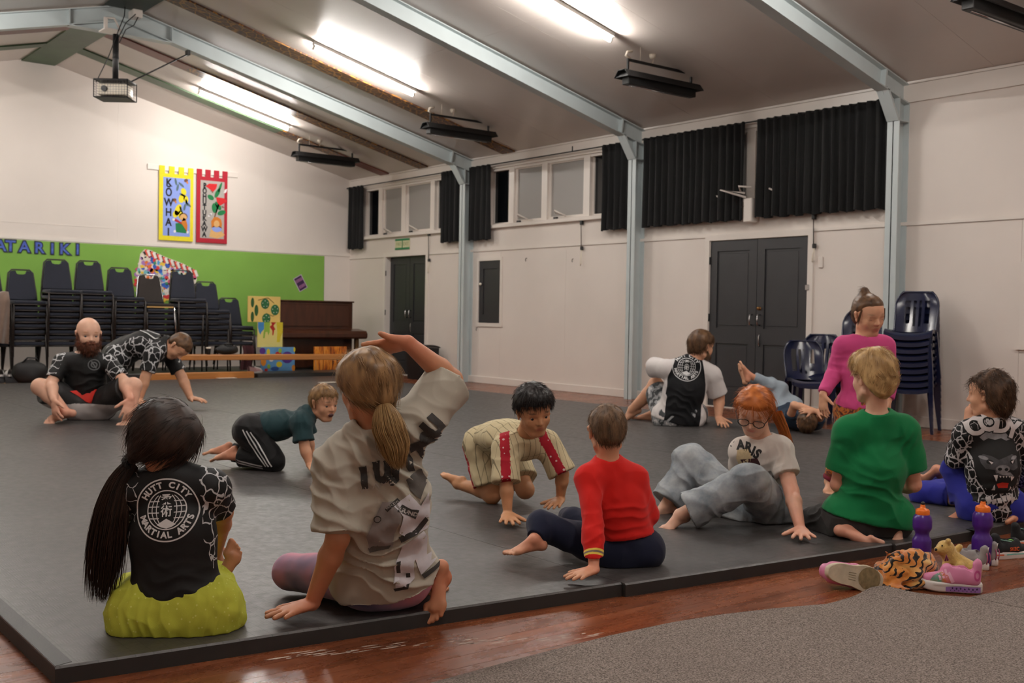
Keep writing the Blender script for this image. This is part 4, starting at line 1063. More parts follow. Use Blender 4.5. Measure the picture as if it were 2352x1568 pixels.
# ================================================================== sculpting kit: smooth unions of limbs on a grid, meshed as one surface
F32 = np.float32
def nrm(v):
    v = np.asarray(v, float); return v/max(1e-9, np.linalg.norm(v))
def cv(r, u, d):
    """direction given as right / up / away in the camera's view"""
    return r*RGT + u*UPV + d*FWD
class Sdf:
    def __init__(s): s.ops = []
    def cap(s, a, b, ra, rb=None, k=.012, n=None, fl=1.0, cut=False, sub=False):
        s.ops.append(('cap', np.asarray(a, float), np.asarray(b, float), ra, ra if rb is None else rb, k, None if n is None else nrm(n), fl, cut, sub)); return s
    def ell(s, c, ax, r, k=.012, sub=False):
        """ax: 3 row vectors, r: 3 radii"""
        s.ops.append(('ell', np.asarray(c, float), np.asarray(ax, float), np.asarray(r, float), k, sub)); return s
    def half(s, p, n, k=.0):
        s.ops.append(('half', np.asarray(p, float), nrm(n), k)); return s
    def bounds(s):
        lo, hi = np.full(3, 1e9), np.full(3, -1e9)
        for o in s.ops:
            if o[0] == 'cap' and not o[9]:
                for p, r in ((o[1], o[3]), (o[2], o[4])): lo = np.minimum(lo, p-r); hi = np.maximum(hi, p+r)
            elif o[0] == 'ell' and not o[5]:
                r = np.sqrt(((o[2]*o[3][:, None])**2).sum(0)); lo = np.minimum(lo, o[1]-r); hi = np.maximum(hi, o[1]+r)
        return lo, hi
    def grid(s, vox):
        lo, hi = s.bounds(); lo = lo-3*vox-.012; hi = hi+3*vox+.012
        n = np.ceil((hi-lo)/vox).astype(int)+1
        X = [(lo[i]+vox*np.arange(n[i])).astype(F32) for i in range(3)]
        A = np.full(tuple(n), 1.0, F32)
        def sl(l, h):
            i0 = np.clip(np.floor((l-lo)/vox).astype(int), 0, n); i1 = np.clip(np.ceil((h-lo)/vox).astype(int)+1, 0, n)
            return tuple(slice(int(a), int(b)) for a, b in zip(i0, i1))
        for o in s.ops:
            if o[0] == 'half':
                p, nn, k = o[1:]
                d = ((X[0]-F32(p[0]))*F32(nn[0]))[:, None, None]+((X[1]-F32(p[1]))*F32(nn[1]))[None, :, None]+((X[2]-F32(p[2]))*F32(nn[2]))[None, None, :]
                np.maximum(A, d, out=A); continue
            if o[0] == 'cap':
                _, a, b, ra, rb, k, nn, fl, cut, sub = o; m = k+2.5*vox
                S = sl(np.minimum(a-ra, b-rb)-m, np.maximum(a+ra, b+rb)+m)
                x = [(X[i][S[i]]-F32(a[i])) for i in range(3)]
                x, y, z = x[0][:, None, None], x[1][None, :, None], x[2][None, None, :]
                ba = b-a; L2 = max(1e-12, ba@ba); t0 = (x*F32(ba[0]/L2)+y*F32(ba[1]/L2))+z*F32(ba[2]/L2); t = np.clip(t0, 0, 1)
                dx, dy, dz = x-t*F32(ba[0]), y-t*F32(ba[1]), z-t*F32(ba[2])
                q = dx*dx+dy*dy+dz*dz
                if nn is not None:
                    on = dx*F32(nn[0])+dy*F32(nn[1])+dz*F32(nn[2]); q = q+on*on*F32(1/fl**2-1)
                d = np.sqrt(q)-(F32(ra)+t*F32(rb-ra))
                if nn is not None: d = d*F32((1+fl)/2)
                if cut: d = np.maximum(d, (t0-1)*F32(math.sqrt(L2)))
            else:
                _, c, ax, r, k, sub = o; m = k+2.5*vox
                e = np.sqrt(((ax*r[:, None])**2).sum(0)); S = sl(c-e-m, c+e+m)
                x, y, z = [(X[i][S[i]]-F32(c[i])) for i in range(3)]
                x, y, z = x[:, None, None], y[None, :, None], z[None, None, :]
                k0 = 0; k1 = 0
                for i in range(3):
                    u = x*F32(ax[i][0])+y*F32(ax[i][1])+z*F32(ax[i][2]); k0 = k0+(u/F32(r[i]))**2; k1 = k1+(u/F32(r[i]**2))**2
                k0 = np.sqrt(k0); d = k0*(k0-1)/np.maximum(np.sqrt(k1), F32(1e-6))
            if 0 in d.shape: continue
            V = A[S]; k = F32(max(k, 1e-5))
            if sub:
                h = np.maximum(k-np.abs(V+d), 0)/k; A[S] = np.maximum(V, -d)+h*h*k*F32(.25)
            else:
                h = np.maximum(k-np.abs(V-d), 0)/k; A[S] = np.minimum(V, d)-h*h*k*F32(.25)
        return A, lo
    def mesh(s, vox, smooth=1):
        A, lo = s.grid(vox); I = A < 0
        c = [I[a:I.shape[0]-1+a, b:I.shape[1]-1+b, d:I.shape[2]-1+d] for a in (0, 1) for b in (0, 1) for d in (0, 1)]
        anyi = c[0].copy(); alli = c[0].copy()
        for q in c[1:]: anyi |= q; alli &= q
        idx = np.argwhere(anyi & ~alli); i, j, k = idx.T
        off = [(a, b, d) for a in (0, 1) for b in (0, 1) for d in (0, 1)]
        val = {o: A[i+o[0], j+o[1], k+o[2]] for o in off}
        acc = np.zeros((len(idx), 3)); cnt = np.zeros(len(idx))
        for o in off:
            for ax in range(3):
                if o[ax] == 0:
                    o2 = list(o); o2[ax] = 1; v0, v1 = val[o], val[tuple(o2)]
                    cr = (v0 < 0) != (v1 < 0); t = np.where(cr, v0/np.where(cr, v0-v1, 1), 0)
                    for m in range(3): acc[:, m] += np.where(cr, o[m]+(t if m == ax else 0), 0)
                    cnt += cr
        V = (idx+acc/cnt[:, None])*vox+lo
        mp = np.full(anyi.shape, -1, np.int32); mp[i, j, k] = np.arange(len(idx)); Q = []
        for ax in range(3):
            b, d = (ax+1) % 3, (ax+2) % 3
            s0 = [slice(1, -1)]*3; s0[ax] = slice(0, -1); s1 = [slice(1, -1)]*3; s1[ax] = slice(1, None)
            e = I[tuple(s0)] != I[tuple(s1)]; w = np.argwhere(e); base = w.copy()
            for q in (b, d): base[:, q] += 1
            def cell(db, dd):
                z = base.copy(); z[:, b] += db; z[:, d] += dd; return mp[z[:, 0], z[:, 1], z[:, 2]]
            q = np.stack([cell(-1, -1), cell(0, -1), cell(0, 0), cell(-1, 0)], 1)
            ins = I[base[:, 0], base[:, 1], base[:, 2]]
            q[~ins] = q[~ins][:, ::-1]; Q.append(q)
        Q = np.concatenate(Q); Q = Q[(Q >= 0).all(1)]
        for _ in range(smooth):
            sm = np.zeros_like(V); ct = np.zeros(len(V))
            for a, b in ((0, 1), (1, 2), (2, 3), (3, 0)):
                np.add.at(sm, Q[:, a], V[Q[:, b]]); np.add.at(sm, Q[:, b], V[Q[:, a]]); np.add.at(ct, Q[:, a], 1); np.add.at(ct, Q[:, b], 1)
            V = V*.5+.5*sm/np.maximum(ct, 1)[:, None]
        return V, Q
def slim(o, ratio):
    m = o.modifiers.new('slim', 'DECIMATE'); m.ratio = ratio; m.use_collapse_triangulate = True; return o
def vnormals(V, Q):
    n = np.cross(V[Q[:, 2]]-V[Q[:, 0]], V[Q[:, 3]]-V[Q[:, 1]]); N = np.zeros_like(V)
    for a in range(4): np.add.at(N, Q[:, a], n)
    return N/np.maximum(np.linalg.norm(N, axis=1), 1e-12)[:, None]
_TAB = np.random.default_rng(3).random(4096)
def vnoise(P):
    i = np.floor(P).astype(np.int64); f = P-i; f = f*f*(3-2*f); r = 0
    for a in (0, 1):
        for b in (0, 1):
            for c in (0, 1):
                h = ((i[:, 0]+a)*73856093 ^ (i[:, 1]+b)*19349663 ^ (i[:, 2]+c)*83492791) & 4095
                r = r+_TAB[h]*(f[:, 0] if a else 1-f[:, 0])*(f[:, 1] if b else 1-f[:, 1])*(f[:, 2] if c else 1-f[:, 2])
    return r*2-1
def qmesh(name, V, Q, mats, parent, attrs=None):
    me = bpy.data.meshes.new(name); nq = len(Q); k = Q.shape[1]
    w = Vector((0, 0, 0)); p = parent
    while p is not None: w += p.location; p = p.parent
    V = V-np.array(w)
    me.vertices.add(len(V)); me.vertices.foreach_set('co', V.astype(F32).ravel())
    me.loops.add(nq*k); me.loops.foreach_set('vertex_index', Q.astype(np.int32).ravel())
    me.polygons.add(nq); me.polygons.foreach_set('loop_start', np.arange(0, nq*k, k, dtype=np.int32)); me.polygons.foreach_set('loop_total', np.full(nq, k, np.int32))
    me.polygons.foreach_set('use_smooth', np.ones(nq, bool))
    for an, av in (attrs or {}).items():
        a = me.attributes.new(an, 'FLOAT', 'POINT'); a.data.foreach_set('value', np.asarray(av, F32))
    me.update(calc_edges=True); me.validate()
    for m in (mats if isinstance(mats, (list, tuple)) else [mats]): me.materials.append(m)
    o = bpy.data.objects.new(name, me); link(o, parent); return o

# ------------------------------------------------------------------ materials of people
def m_skin(name, rgb, brow=(90, 62, 44), lip=(176, 92, 84), red=(206, 120, 96)):
    t = NT(name); v = t.coord(); c = lin(rgb); n = t.noise(v, 22, 3)
    k = t.ramp(n, [(.3, tuple(x*.93 for x in c)), (.7, tuple(min(1, x*1.05) for x in c))])
    k = t.mix(t.math('MULTIPLY', t.attr('red'), .55), k, lin(red)); k = t.mix(t.attr('lip'), k, lin(lip)); k = t.mix(t.attr('brow'), k, lin(brow))
    t.base(k); t.bump(t.noise(v, 240, 2), .08, .001); t.set(.5, spec=.4)
    t.b.inputs['Subsurface Weight'].default_value = .06; t.b.inputs['Subsurface Radius'].default_value = (.012, .005, .003); t.b.inputs['Subsurface Scale'].default_value = .6
    return t.m
def m_hair(name, dark, light, rough=.42):
    t = NT(name); v = t.coord(); n = t.noise(v, 30, 3)
    k = t.ramp(t.math('ADD', t.math('MULTIPLY', t.attr('tone'), .7), t.math('MULTIPLY', n, .4)), [(.15, lin(dark)), (.85, lin(light))])
    t.base(k); t.set(rough, spec=.3); return t.m
def m_cloth(name, rgb, rough=.85, var=.05, bump=.25, scale=500):
    return M(name, rgb, rough, var, 5, bump, scale, .0006, spec=.25, sheen=.08)
def m_crackle(name, base=(18, 18, 19), line=(196, 196, 198), scale=26, mask=None, width=.05):
    """black cloth with torn white crackle print; where attribute `mask` < 0 plain"""
    t = NT(name); v = t.coord(scale=(1, 1, .8)); d = t.noise(v, 40, 2)
    vv = t.n('ShaderNodeVectorMath', operation='ADD'); t.l(v, vv.inputs[0]); sc = t.n('ShaderNodeVectorMath', operation='SCALE'); sc.inputs['Scale'].default_value = .035
    nz = t.n('ShaderNodeTexNoise'); nz.inputs['Scale'].default_value = 22; t.l(v, nz.inputs['Vector']); t.l(nz.outputs['Color'], sc.inputs[0]); t.l(sc.outputs[0], vv.inputs[1])
    e = t.voro(vv.outputs[0], scale, 'DISTANCE_TO_EDGE'); w = t.math('MULTIPLY', t.noise(v, 14, 3), width*2.4)
    k = t.math('LESS_THAN', e, t.math('MAXIMUM', t.math('SUBTRACT', w, width*.55), .004))
    if mask: k = t.math('MULTIPLY', k, t.math('GREATER_THAN', t.attr(mask), 0.0))
    t.base(t.mix(k, lin(base), lin(line))); t.set(.62, spec=.3); return t.m

# ------------------------------------------------------------------ anatomy
class Fig:
    """one person: joints in world space, then body, clothes and hair as children of an Empty at the seat or feet"""
    def __init__(s, label, base, depth, st=1.0, vox=.005):
        s.D = depth; s.st = st; s.vox = vox; s.J = {}
        g = s.at(*base); s.root = thing('person', label, 'person', (g[0], g[1], MATZ)); s.A = {}
    def at(s, px, py, dd=0.0):
        return at(px, py, s.D+dd)
    def joints(s, **kw):
        for k, v in kw.items(): s.J[k] = s.at(*v) if len(v) == 3 and abs(v[0]) > 30 else np.asarray(v, float)
        return s
    def frame(s):
        J = s.J; R = nrm(J['SR']-J['SL']); U = nrm(J['N']-J['P']); Fw = nrm(np.cross(U, R)); return R, U, Fw
    def report(s):
        J = s.J; L = lambda a, b: round(float(np.linalg.norm(J[a]-J[b])), 3) if a in J and b in J else None
        print('FIG', s.root['label'][:40], {f'{a}{b}': L(a, b) for a, b in (('P', 'N'), ('SL', 'SR'), ('SL', 'EL'), ('EL', 'WL'), ('SR', 'ER'), ('ER', 'WR'), ('HL', 'KL'), ('KL', 'AL'), ('HR', 'KR'), ('KR', 'AR'))}, {k: round(float(v[2]), 2) for k, v in J.items() if k in ('P', 'KL', 'KR', 'AL', 'AR', 'WL', 'WR', 'EL', 'ER')})
    # --- generic torso (used for skin and, inflated, for shirts)
    def torso(s, S, inf=0.0, g=1.0, hips=True, shoulders=True, k=.03, belly=1.0, hinf=None):
        J = s.J; R, U, Fw = s.frame(); t = s.st*g
        C = J.get('C', (J['P']+J['N'])/2); sm = (J['SL']+J['SR'])/2; w = np.linalg.norm(J['SR']-J['SL'])/2
        S.cap(J['P'], C, .098*t*belly+inf, .108*t+inf, k, Fw, .74)
        S.cap(C, sm-U*.035*t, .110*t+inf, max(.085*t, w*.80)+inf, k, Fw, .66)
        if shoulders:
            S.cap(J['SL'], J['SR'], .044*t+inf, None, k)
            S.cap(J['N'], J['SL']*.65+J['N']*.35, .046*t+inf*.6, .040*t+inf, k); S.cap(J['N'], J['SR']*.65+J['N']*.35, .046*t+inf*.6, .040*t+inf, k)
        if hips: s.pelvis(S, inf if hinf is None else hinf, g, k)
        return S
    def pelvis(s, S, inf=0.0, g=1.0, k=.03, up=True):
        J = s.J; t = s.st*g
        S.cap(J['HL'], J['HR'], .086*t+inf, None, k)
        if up: S.cap((J['HL']+J['HR'])/2, J['P']*.7+J.get('C', J['N'])*.3, .098*t+inf, .092*t+inf, k, s.frame()[2], .8)
        return S
    def arm(s, S, sd, inf=0.0, g=1.0, to=2.0, k=.014):
        """to: 0..1 covers part of the upper arm, 1..2 the forearm too"""
        J = s.J; a, b, c = J['S'+sd], J['E'+sd], J['W'+sd]; t = s.st*g
        if to <= 1:
            S.cap(a, a+(b-a)*to, .042*t+inf, .039*t+inf*1.35, .03, cut=True); return S
        S.cap(a, b, .041*t+inf, .033*t+inf, .03)
        m = b+(c-b)*.28; e = b+(c-b)*(to-1)
        S.cap(b, m, .032*t+inf, .034*t+inf, k)
        S.cap(m, e, .034*t+inf, (.034-.0125*(to-1))*t+inf, k, cut=to < 1.999)
        return S
    def leg(s, S, sd, inf=0.0, g=1.0, to=2.0, k=.016, flare=0.0):
        J = s.J; a, b, c = J['H'+sd], J['K'+sd], J['A'+sd]; t = s.st*g
        if to <= 1:
            S.cap(a, a+(b-a)*to, .078*t+inf, .060*t+inf+flare, .03, cut=True); return S
        S.cap(a, b, .078*t+inf, .050*t+inf, .03)
        S.cap(b, b, .049*t+inf, None, k)
        d = nrm(c-b); bend = nrm(a-b); back = nrm(bend-d*(bend@d)) if np.linalg.norm(bend-d*(bend@d)) > .05 else np.zeros(3)
        m = b+(c-b)*.32+back*.012*t; e = b+(c-b)*(to-1)
        S.cap(b, m, .045*t+inf, .046*t+inf, k); S.cap(m, e, .046*t+inf, (.046-.018*(to-1))*t+inf+flare, k, cut=to < 1.999)
        return S
    def hand(s, S, sd, d, n, L=None, curl=.15, spread=.18, thumb=.9, tcurl=.2):
        W = s.J['W'+sd]; L = L or .125*s.st; d = nrm(d); n = nrm(np.asarray(n)-d*(np.asarray(n)@d)); lat = np.cross(d, n)*(1 if sd == 'L' else -1)
        # lat points to the thumb side
        S.cap(W, W+d*.22*L, .165*L, .20*L, .010, n, .62); S.cap(W+d*.2*L, W+d*.46*L, .215*L, .235*L, .008, n, .42)
        lens = (.42, .47, .43, .33)
        for i, off in enumerate((.175, .06, -.06, -.17)):
            a0 = (1.5-i)*spread*.62; dd = nrm(d*math.cos(a0)+lat*math.sin(a0)); p = W+d*(.47-.035*abs(i-1.2))*L+lat*off*L-n*.01*L; r = (.062-.006*(i == 3))*L
            c = curl
            for q, f in enumerate((.45, .32, .23)):
                e = p+dd*lens[i]*f*L*1.08; S.cap(p, e, r, r*.93, .0035 if q else .006); p = e; r *= .93
                dd = nrm(dd*math.cos(c)-n*math.sin(c))
        td = nrm(d*math.cos(thumb)+lat*math.sin(thumb)-n*.12); p = W+d*.12*L+lat*.12*L
        e = p+td*.26*L; S.cap(p, e, .10*L, .078*L, .008); td2 = nrm(td*math.cos(tcurl)+d*math.sin(tcurl)); e2 = e+td2*.17*L; S.cap(e, e2, .070*L, .066*L, .003); S.cap(e2, e2+td2*.11*L, .064*L, .052*L, .003)
        return S
    def foot(s, S, sd, d, up, L=None, toes=1.0, flex=0.0):
        A = s.J['A'+sd]; L = L or .165*s.st; d = nrm(d); up = nrm(np.asarray(up)-d*(np.asarray(up)@d)); lat = np.cross(d, up)*(1 if sd == 'L' else -1)   # lat -> big toe side
        heel = A-d*.17*L-up*.15*L; ball = A+d*.48*L-up*.20*L
        S.cap(A, heel, .125*L, .125*L, .012); S.cap(A+d*.02*L+up*.02*L, ball, .118*L, .085*L, .014)
        S.cap(heel, ball, .105*L, .080*L, .012); S.cap(ball+lat*.115*L, ball-lat*.125*L-d*.07*L, .078*L, .066*L, .010, up, .82)
        S.cap(A+d*.2*L-lat*.05*L-up*.15*L, ball-lat*.12*L, .085*L, .070*L, .012)
        td = nrm(d+up*flex)
        for i in range(5):
            b = ball+lat*(.125-.066*i)*L+d*(.05-(0, .0, .012, .035, .075)[i])*L-up*.015*L; ln = (.20, .185, .165, .145, .115)[i]*L*toes; r = (.060, .045, .042, .040, .039)[i]*L
            S.cap(b, b+td*ln*.6, r*.92, r*.86, .0035); S.cap(b+td*ln*.6, b+td*ln-up*.012*L, r*.9, r*.98, .002)
        return S
    # --- head
    def set_head(s, c, face, up, hh):
        s.hc = np.asarray(c, float); F = nrm(face); U = np.asarray(up, float); U = nrm(U-F*(U@F)); s.hF, s.hU, s.hR, s.hh = F, U, np.cross(F, U), hh
    def hp(s, x, y, z): return s.hc+(s.hR*x+s.hF*y+s.hU*z)*s.hh
    def hloc(s, V):
        d = (V-s.hc)/s.hh; return np.stack([d@s.hR, d@s.hF, d@s.hU], 1)
    def head(s, S, jaw=1.0, nose=1.0, ear=1.0):
        h = s.hh; ax = np.array([s.hR, s.hF, s.hU]); p = s.hp
        S.ell(p(0, -.04, .13), ax, np.array((.335, .415, .37))*h, .02*h)
        S.ell(p(0, .10, -.15), ax, np.array((.262*jaw, .255, .335))*h, .10*h)
        S.cap(p(-.06*jaw, .22, -.40), p(.06*jaw, .22, -.40), .085*h, None, .06*h)
        for q in (-1, 1):
            S.ell(p(q*.145, .20, -.12), ax, np.array((.125, .12, .13))*h, .05*h)
            S.cap(p(q*.20, .0, -.27), p(q*.10, .18, -.40), .085*h, .07*h, .06*h)
        S.cap(p(-.16, .285, .075), p(.16, .285, .075), .05*h, None, .06*h)
        for q in (-1, 1): S.ell(p(q*.145, .385, -.005), ax, np.array((.085, .065, .052))*h, .05*h, sub=True)
        S.cap(p(0, .335, .03), p(0, .405*1.0+.02*(nose-1), -.105), .030*h, .044*h*nose, .03*h)
        for q in (-1, 1): S.cap(p(q*.045, .355, -.125), p(q*.045, .36, -.12), .032*h, None, .02*h)
        S.cap(p(-.075, .322, -.228), p(.075, .322, -.228), .028*h, None, .025*h); S.cap(p(-.06, .318, -.272), p(.06, .318, -.272), .030*h, None, .02*h)
        S.cap(p(-.10, .375, -.249), p(.10, .375, -.249), .016*h, None, .012*h, sub=True)
        if ear:
            for q in (-1, 1):
                n = nrm(s.hR*q*.9-s.hF*.35)
                S.cap(p(q*.355, -.035, .045), p(q*.325, .0, -.105), .082*h*ear, .052*h*ear, .012*h, n, .38)
                S.cap(p(q*.385, -.005, .03), p(q*.355, .02, -.06), .042*h*ear, .028*h*ear, .012*h, n, .5, sub=True)
        S.cap(p(0, -.10, -.22), s.J['N'], .205*h, .205*h, .05*h)
        return S
    def skin_attrs(s, V, brow=.8):
        q = s.hloc(V); x, y, z = np.abs(q[:, 0]), q[:, 1], q[:, 2]; fr = y > .12
        lip = np.clip(1.5-1.5*np.sqrt((x/.115)**2+((z+.25)/.052)**2)*1.0, 0, 1)*fr*(y > .22)
        br = np.clip(2.2-2.2*np.sqrt(((x-.155)/.095)**2+((z-.115+.25*(x-.15)**2*8*.2)/.030)**2), 0, 1)*fr*brow
        return {'lip': lip*.8, 'brow': br}
    def eyes(s, iris=(70, 62, 58), look=(0, 0), lid=.35):
        h = s.hh; me = M('eye_white', (176, 160, 152), .25, .03, 20); mi = M('iris', iris, .2, .1, 30)
        for q in (-1, 1):
            c = s.hp(q*.145, .262, -.006); f = nrm(s.hF+s.hR*look[0]+s.hU*look[1])
            MB().ellipsoid(c, (.060*h,)*3, 14, 10).build('eye', me, s.root)
            MB().ellipsoid(c+f*.030*h, (.0385*h,)*3, 12, 8).build('iris', mi, s.root)
            # upper lid with lash line
    def lids(s, S, close=.35):
        h = s.hh
        for q in (-1, 1):
            for sgn, cl in ((1, close), (-1, .12)):
                z = .058-.05*cl if sgn > 0 else -.062
                S.cap(s.hp(q*.09, .318-.01*(sgn < 0), z), s.hp(q*.205, .288, z-.004), .026*h, .022*h, .012*h)
                if sgn > 0 and close > .6: S.cap(s.hp(q*.09, .322, z-.03), s.hp(q*.20, .294, z-.034), .026*h, .022*h, .010*h)
    def body(s, name, skin, parts, red=None, brow=.8, smooth=1):
        V, Q = parts.mesh(s.vox, smooth); at_ = s.skin_attrs(V, brow)
        r = np.zeros(len(V))
        for c, rad in (red or []): r = np.maximum(r, np.clip(1-np.linalg.norm(V-c, axis=1)/rad, 0, 1))
        at_['red'] = r; return slim(qmesh(name, V, Q, skin, s.root, at_), .42)
    def cloth(s, name, mat, S, vox=None, folds=(), noise=(.0025, 16), attrs=None, parent=None, stretch=(1, 1, 1), smooth=2):
        V, Q = S.mesh(vox or s.vox*1.15, smooth); N = vnormals(V, Q); d = np.zeros(len(V))
        if noise:
            P = V*np.asarray(stretch); a, f = noise; d += a*vnoise(P*f)+a*.55*vnoise(P*f*2.3+7)
            rg = 1-np.abs(vnoise(P*f*.9+31)); d += a*1.0*(rg**4-.3)
        for c, rad, dr, fr, am in folds:
            e = V-np.asarray(c); w = np.exp(-(e**2).sum(1)/rad**2); ph = (e@nrm(dr))*fr*.8+3.4*vnoise(V*7+c[0])+1.2*vnoise(V*15)
            d += am*w*(.55-np.abs(np.sin(ph)))*1.15
        V = V+N*d[:, None]; V[:, 2] = np.maximum(V[:, 2], MATZ+.0015)
        a = attrs(V) if attrs else {}
        o = qmesh(name, V, Q, mat, parent or s.root, a); s.last = (V, Q); return o if getattr(s, 'keep', False) else slim(o, .5)
    # --- hair
    def hair_cap(s, mat, thick=.035, line=.7, off=.02, nape=-.30, noise=(.012, 26), vox=None, _=None, name='hair', extra=None, strands=0, slen=.03, flow=None, lift=.35, srad=.0011, curl=0.0, seed=1, sideburn=True, shape=None):
        h = s.hh; S = Sdf(); ax = np.array([s.hR, s.hF, s.hU])
        S.ell(s.hp(0, -.04, .13), ax, np.array((.335+thick, .415+thick, .37+thick))*h, .02*h)
        S.ell(s.hp(0, -.16, -.02), ax, np.array((.29+thick, .26+thick, .36+thick*.6))*h, .08*h)
        if extra: extra(S)
        V, Q = S.mesh(vox or s.vox, 1); N = vnormals(V, Q); q = s.hloc(V)
        # keep what lies above the hairline: forehead edge, ears, nape
        x, y, z = np.abs(q[:, 0]), q[:, 1], q[:, 2]
        edge = np.where(y > .02, off+line*(y-.02)*1.0+(.10*(x/.33)**2-.03 if sideburn else 0)*(y > .15), np.interp(y, [-.5, -.2, .02], [nape, nape*.7, off]))
        if shape is not None: edge = shape(x*np.sign(q[:, 0]), y, z, edge)
        inside = z-edge
        d = noise[0]*h*(vnoise(q*noise[1]*.25*np.array((1, 1, .6)))+.6*vnoise(q*noise[1]*.6*np.array((1, 1, .5))+5))
        V = V+N*d[:, None]
        V = V-N*((thick+.012)*h*np.clip(1-inside/.16, 0, 1.15)**1.4)[:, None]        # thin towards the hairline
        keep = (inside > -.02)[Q].all(1); Q2 = Q[keep]
        used = np.unique(Q2); mp = np.full(len(V), -1); mp[used] = np.arange(len(used)); V2, N2 = V[used], N[used]; Q2 = mp[Q2]
        tone = .5+.5*vnoise(s.hloc(V2)*np.array((14, 14, 4)))
        VV, QQ, TT = V2, Q2, tone
        if strands and len(V2):
            R = np.random.default_rng(seed); pick = R.integers(0, len(V2), strands); p0, n0 = V2[pick], N2[pick]; ql = s.hloc(p0)
            fl = flow(ql) if flow else np.stack([ql[:, 0]*.8, ql[:, 1]*.8-.15, -.5-0*ql[:, 2]], 1)
            dr = fl[:, :1]*s.hR+fl[:, 1:2]*s.hF+fl[:, 2:3]*s.hU; dr = dr-n0*(dr*n0).sum(1)[:, None]; dr /= np.maximum(np.linalg.norm(dr, axis=1), 1e-6)[:, None]
            dr = dr+n0*(lift*R.uniform(.3, 1.3, strands))[:, None]+R.normal(0, .16, (strands, 3)); dr /= np.linalg.norm(dr, axis=1)[:, None]
            L = slen*R.uniform(.55, 1.2, strands); V3, Q3, T3 = strand_mesh(p0-n0*.004, dr, L, srad*.8, -n0*.5+np.array((0, 0, -.35)), R, curl); T3 = .3+.6*T3
            QQ = np.concatenate([QQ, Q3+len(VV)]); VV = np.concatenate([VV, V3]); TT = np.concatenate([TT, T3])
        return qmesh(name, VV, QQ, mat, s.root, {'tone': TT})
def strand_mesh(p0, dr, L, rad, bend, R, curl=0.0, m=5):
    """tapered three-sided strands, all in one vertex array"""
    n = len(p0); t = np.linspace(0, 1, m); side = np.cross(dr, R.normal(0, 1, (n, 3))); side /= np.maximum(np.linalg.norm(side, axis=1), 1e-6)[:, None]; up = np.cross(dr, side)
    C = p0[:, None]+dr[:, None]*(L[:, None]*t)[:, :, None]+np.broadcast_to(bend, (n, 3))[:, None]*(L[:, None]*(t**2)*.5)[:, :, None]
    if curl: C = C+curl*L[:, None, None]*(np.sin(t*7+R.uniform(0, 6, n)[:, None])[:, :, None]*side[:, None])*t[None, :, None]
    r = (rad*R.uniform(.7, 1.3, n))[:, None]*np.array([1, 1, .85, .6, .12] if m == 5 else np.linspace(1, .15, m))
    V = np.stack([C+r[:, :, None]*(math.cos(a)*side[:, None]+math.sin(a)*up[:, None]) for a in (0, 2.094, 4.189)], 2)
    V = V.reshape(n*m*3, 3); b = (np.arange(n)*m*3)[:, None]; q = []
    for i in range(m-1):
        for k in range(3): q.append(np.stack([b[:, 0]+i*3+k, b[:, 0]+i*3+(k+1) % 3, b[:, 0]+(i+1)*3+(k+1) % 3, b[:, 0]+(i+1)*3+k], 1))
    return V, np.concatenate(q), np.repeat(R.uniform(0, 1, n), m*3)
def tail_strands(path, radii, n, rad, seed, loose=.15, flat=None, m=10, spread=1.0):
    """long strands following a path (pony tails, long hair); returns V,Q,tone"""
    R = np.random.default_rng(seed); P = np.asarray(path, float); k = len(P); s_ = np.linspace(0, 1, k); t = np.linspace(0, 1, m)
    cen = np.stack([np.interp(t, s_, P[:, i]) for i in range(3)], 1); rr = np.interp(t, s_, radii)
    # smooth the centre line
    for _ in range(2): cen[1:-1] = (cen[:-2]+2*cen[1:-1]+cen[2:])/4
    tg = np.gradient(cen, axis=0); tg /= np.linalg.norm(tg, axis=1)[:, None]
    a = np.cross(tg, np.broadcast_to(FWD, tg.shape)); a /= np.linalg.norm(a, axis=1)[:, None]; b = np.cross(tg, a)
    ang = R.uniform(0, 2*PI, n); rho = np.sqrt(R.uniform(0, 1, n)); end = R.uniform(.62, 1.0, n)
    V = []; sr = (rad*R.uniform(.6, 1.4, n))
    wob = R.normal(0, loose, (n, 2))
    tt = t[None]*end[:, None]
    def I(arr): return np.stack([np.interp(tt.ravel(), t, arr[:, i]) for i in range(3)], 1).reshape(n, m, 3)
    Cc, Aa, Bb = I(cen), I(a), I(b); rq = np.interp(tt.ravel(), t, rr).reshape(n, m)
    ca = (rho*np.cos(ang))[:, None]+wob[:, :1]*tt**2; cb = ((rho*np.sin(ang))[:, None]+wob[:, 1:]*tt**2)*(flat or 1.0)
    C = Cc+(ca*rq)[:, :, None]*Aa*spread+(cb*rq)[:, :, None]*Bb
    r = sr[:, None]*np.interp(np.linspace(0, 1, m), [0, .8, 1], [1, .9, .2])[None]
    for an in (0, 2.094, 4.189): V.append(C+r[:, :, None]*(math.cos(an)*Aa+math.sin(an)*Bb))
    V = np.stack(V, 2).reshape(n*m*3, 3); o = np.arange(n)*m*3; q = []
    for i in range(m-1):
        for j in range(3): q.append(np.stack([o+i*3+j, o+i*3+(j+1) % 3, o+(i+1)*3+(j+1) % 3, o+(i+1)*3+j], 1))
    return V, np.concatenate(q), np.repeat(R.uniform(0, 1, n), m*3)
def join_vq(*parts):
    V, Q, T = [], [], []; o = 0
    for v, q, t in parts: V.append(v); Q.append(q+o); T.append(t); o += len(v)
    return np.concatenate(V), np.concatenate(Q), np.concatenate(T)
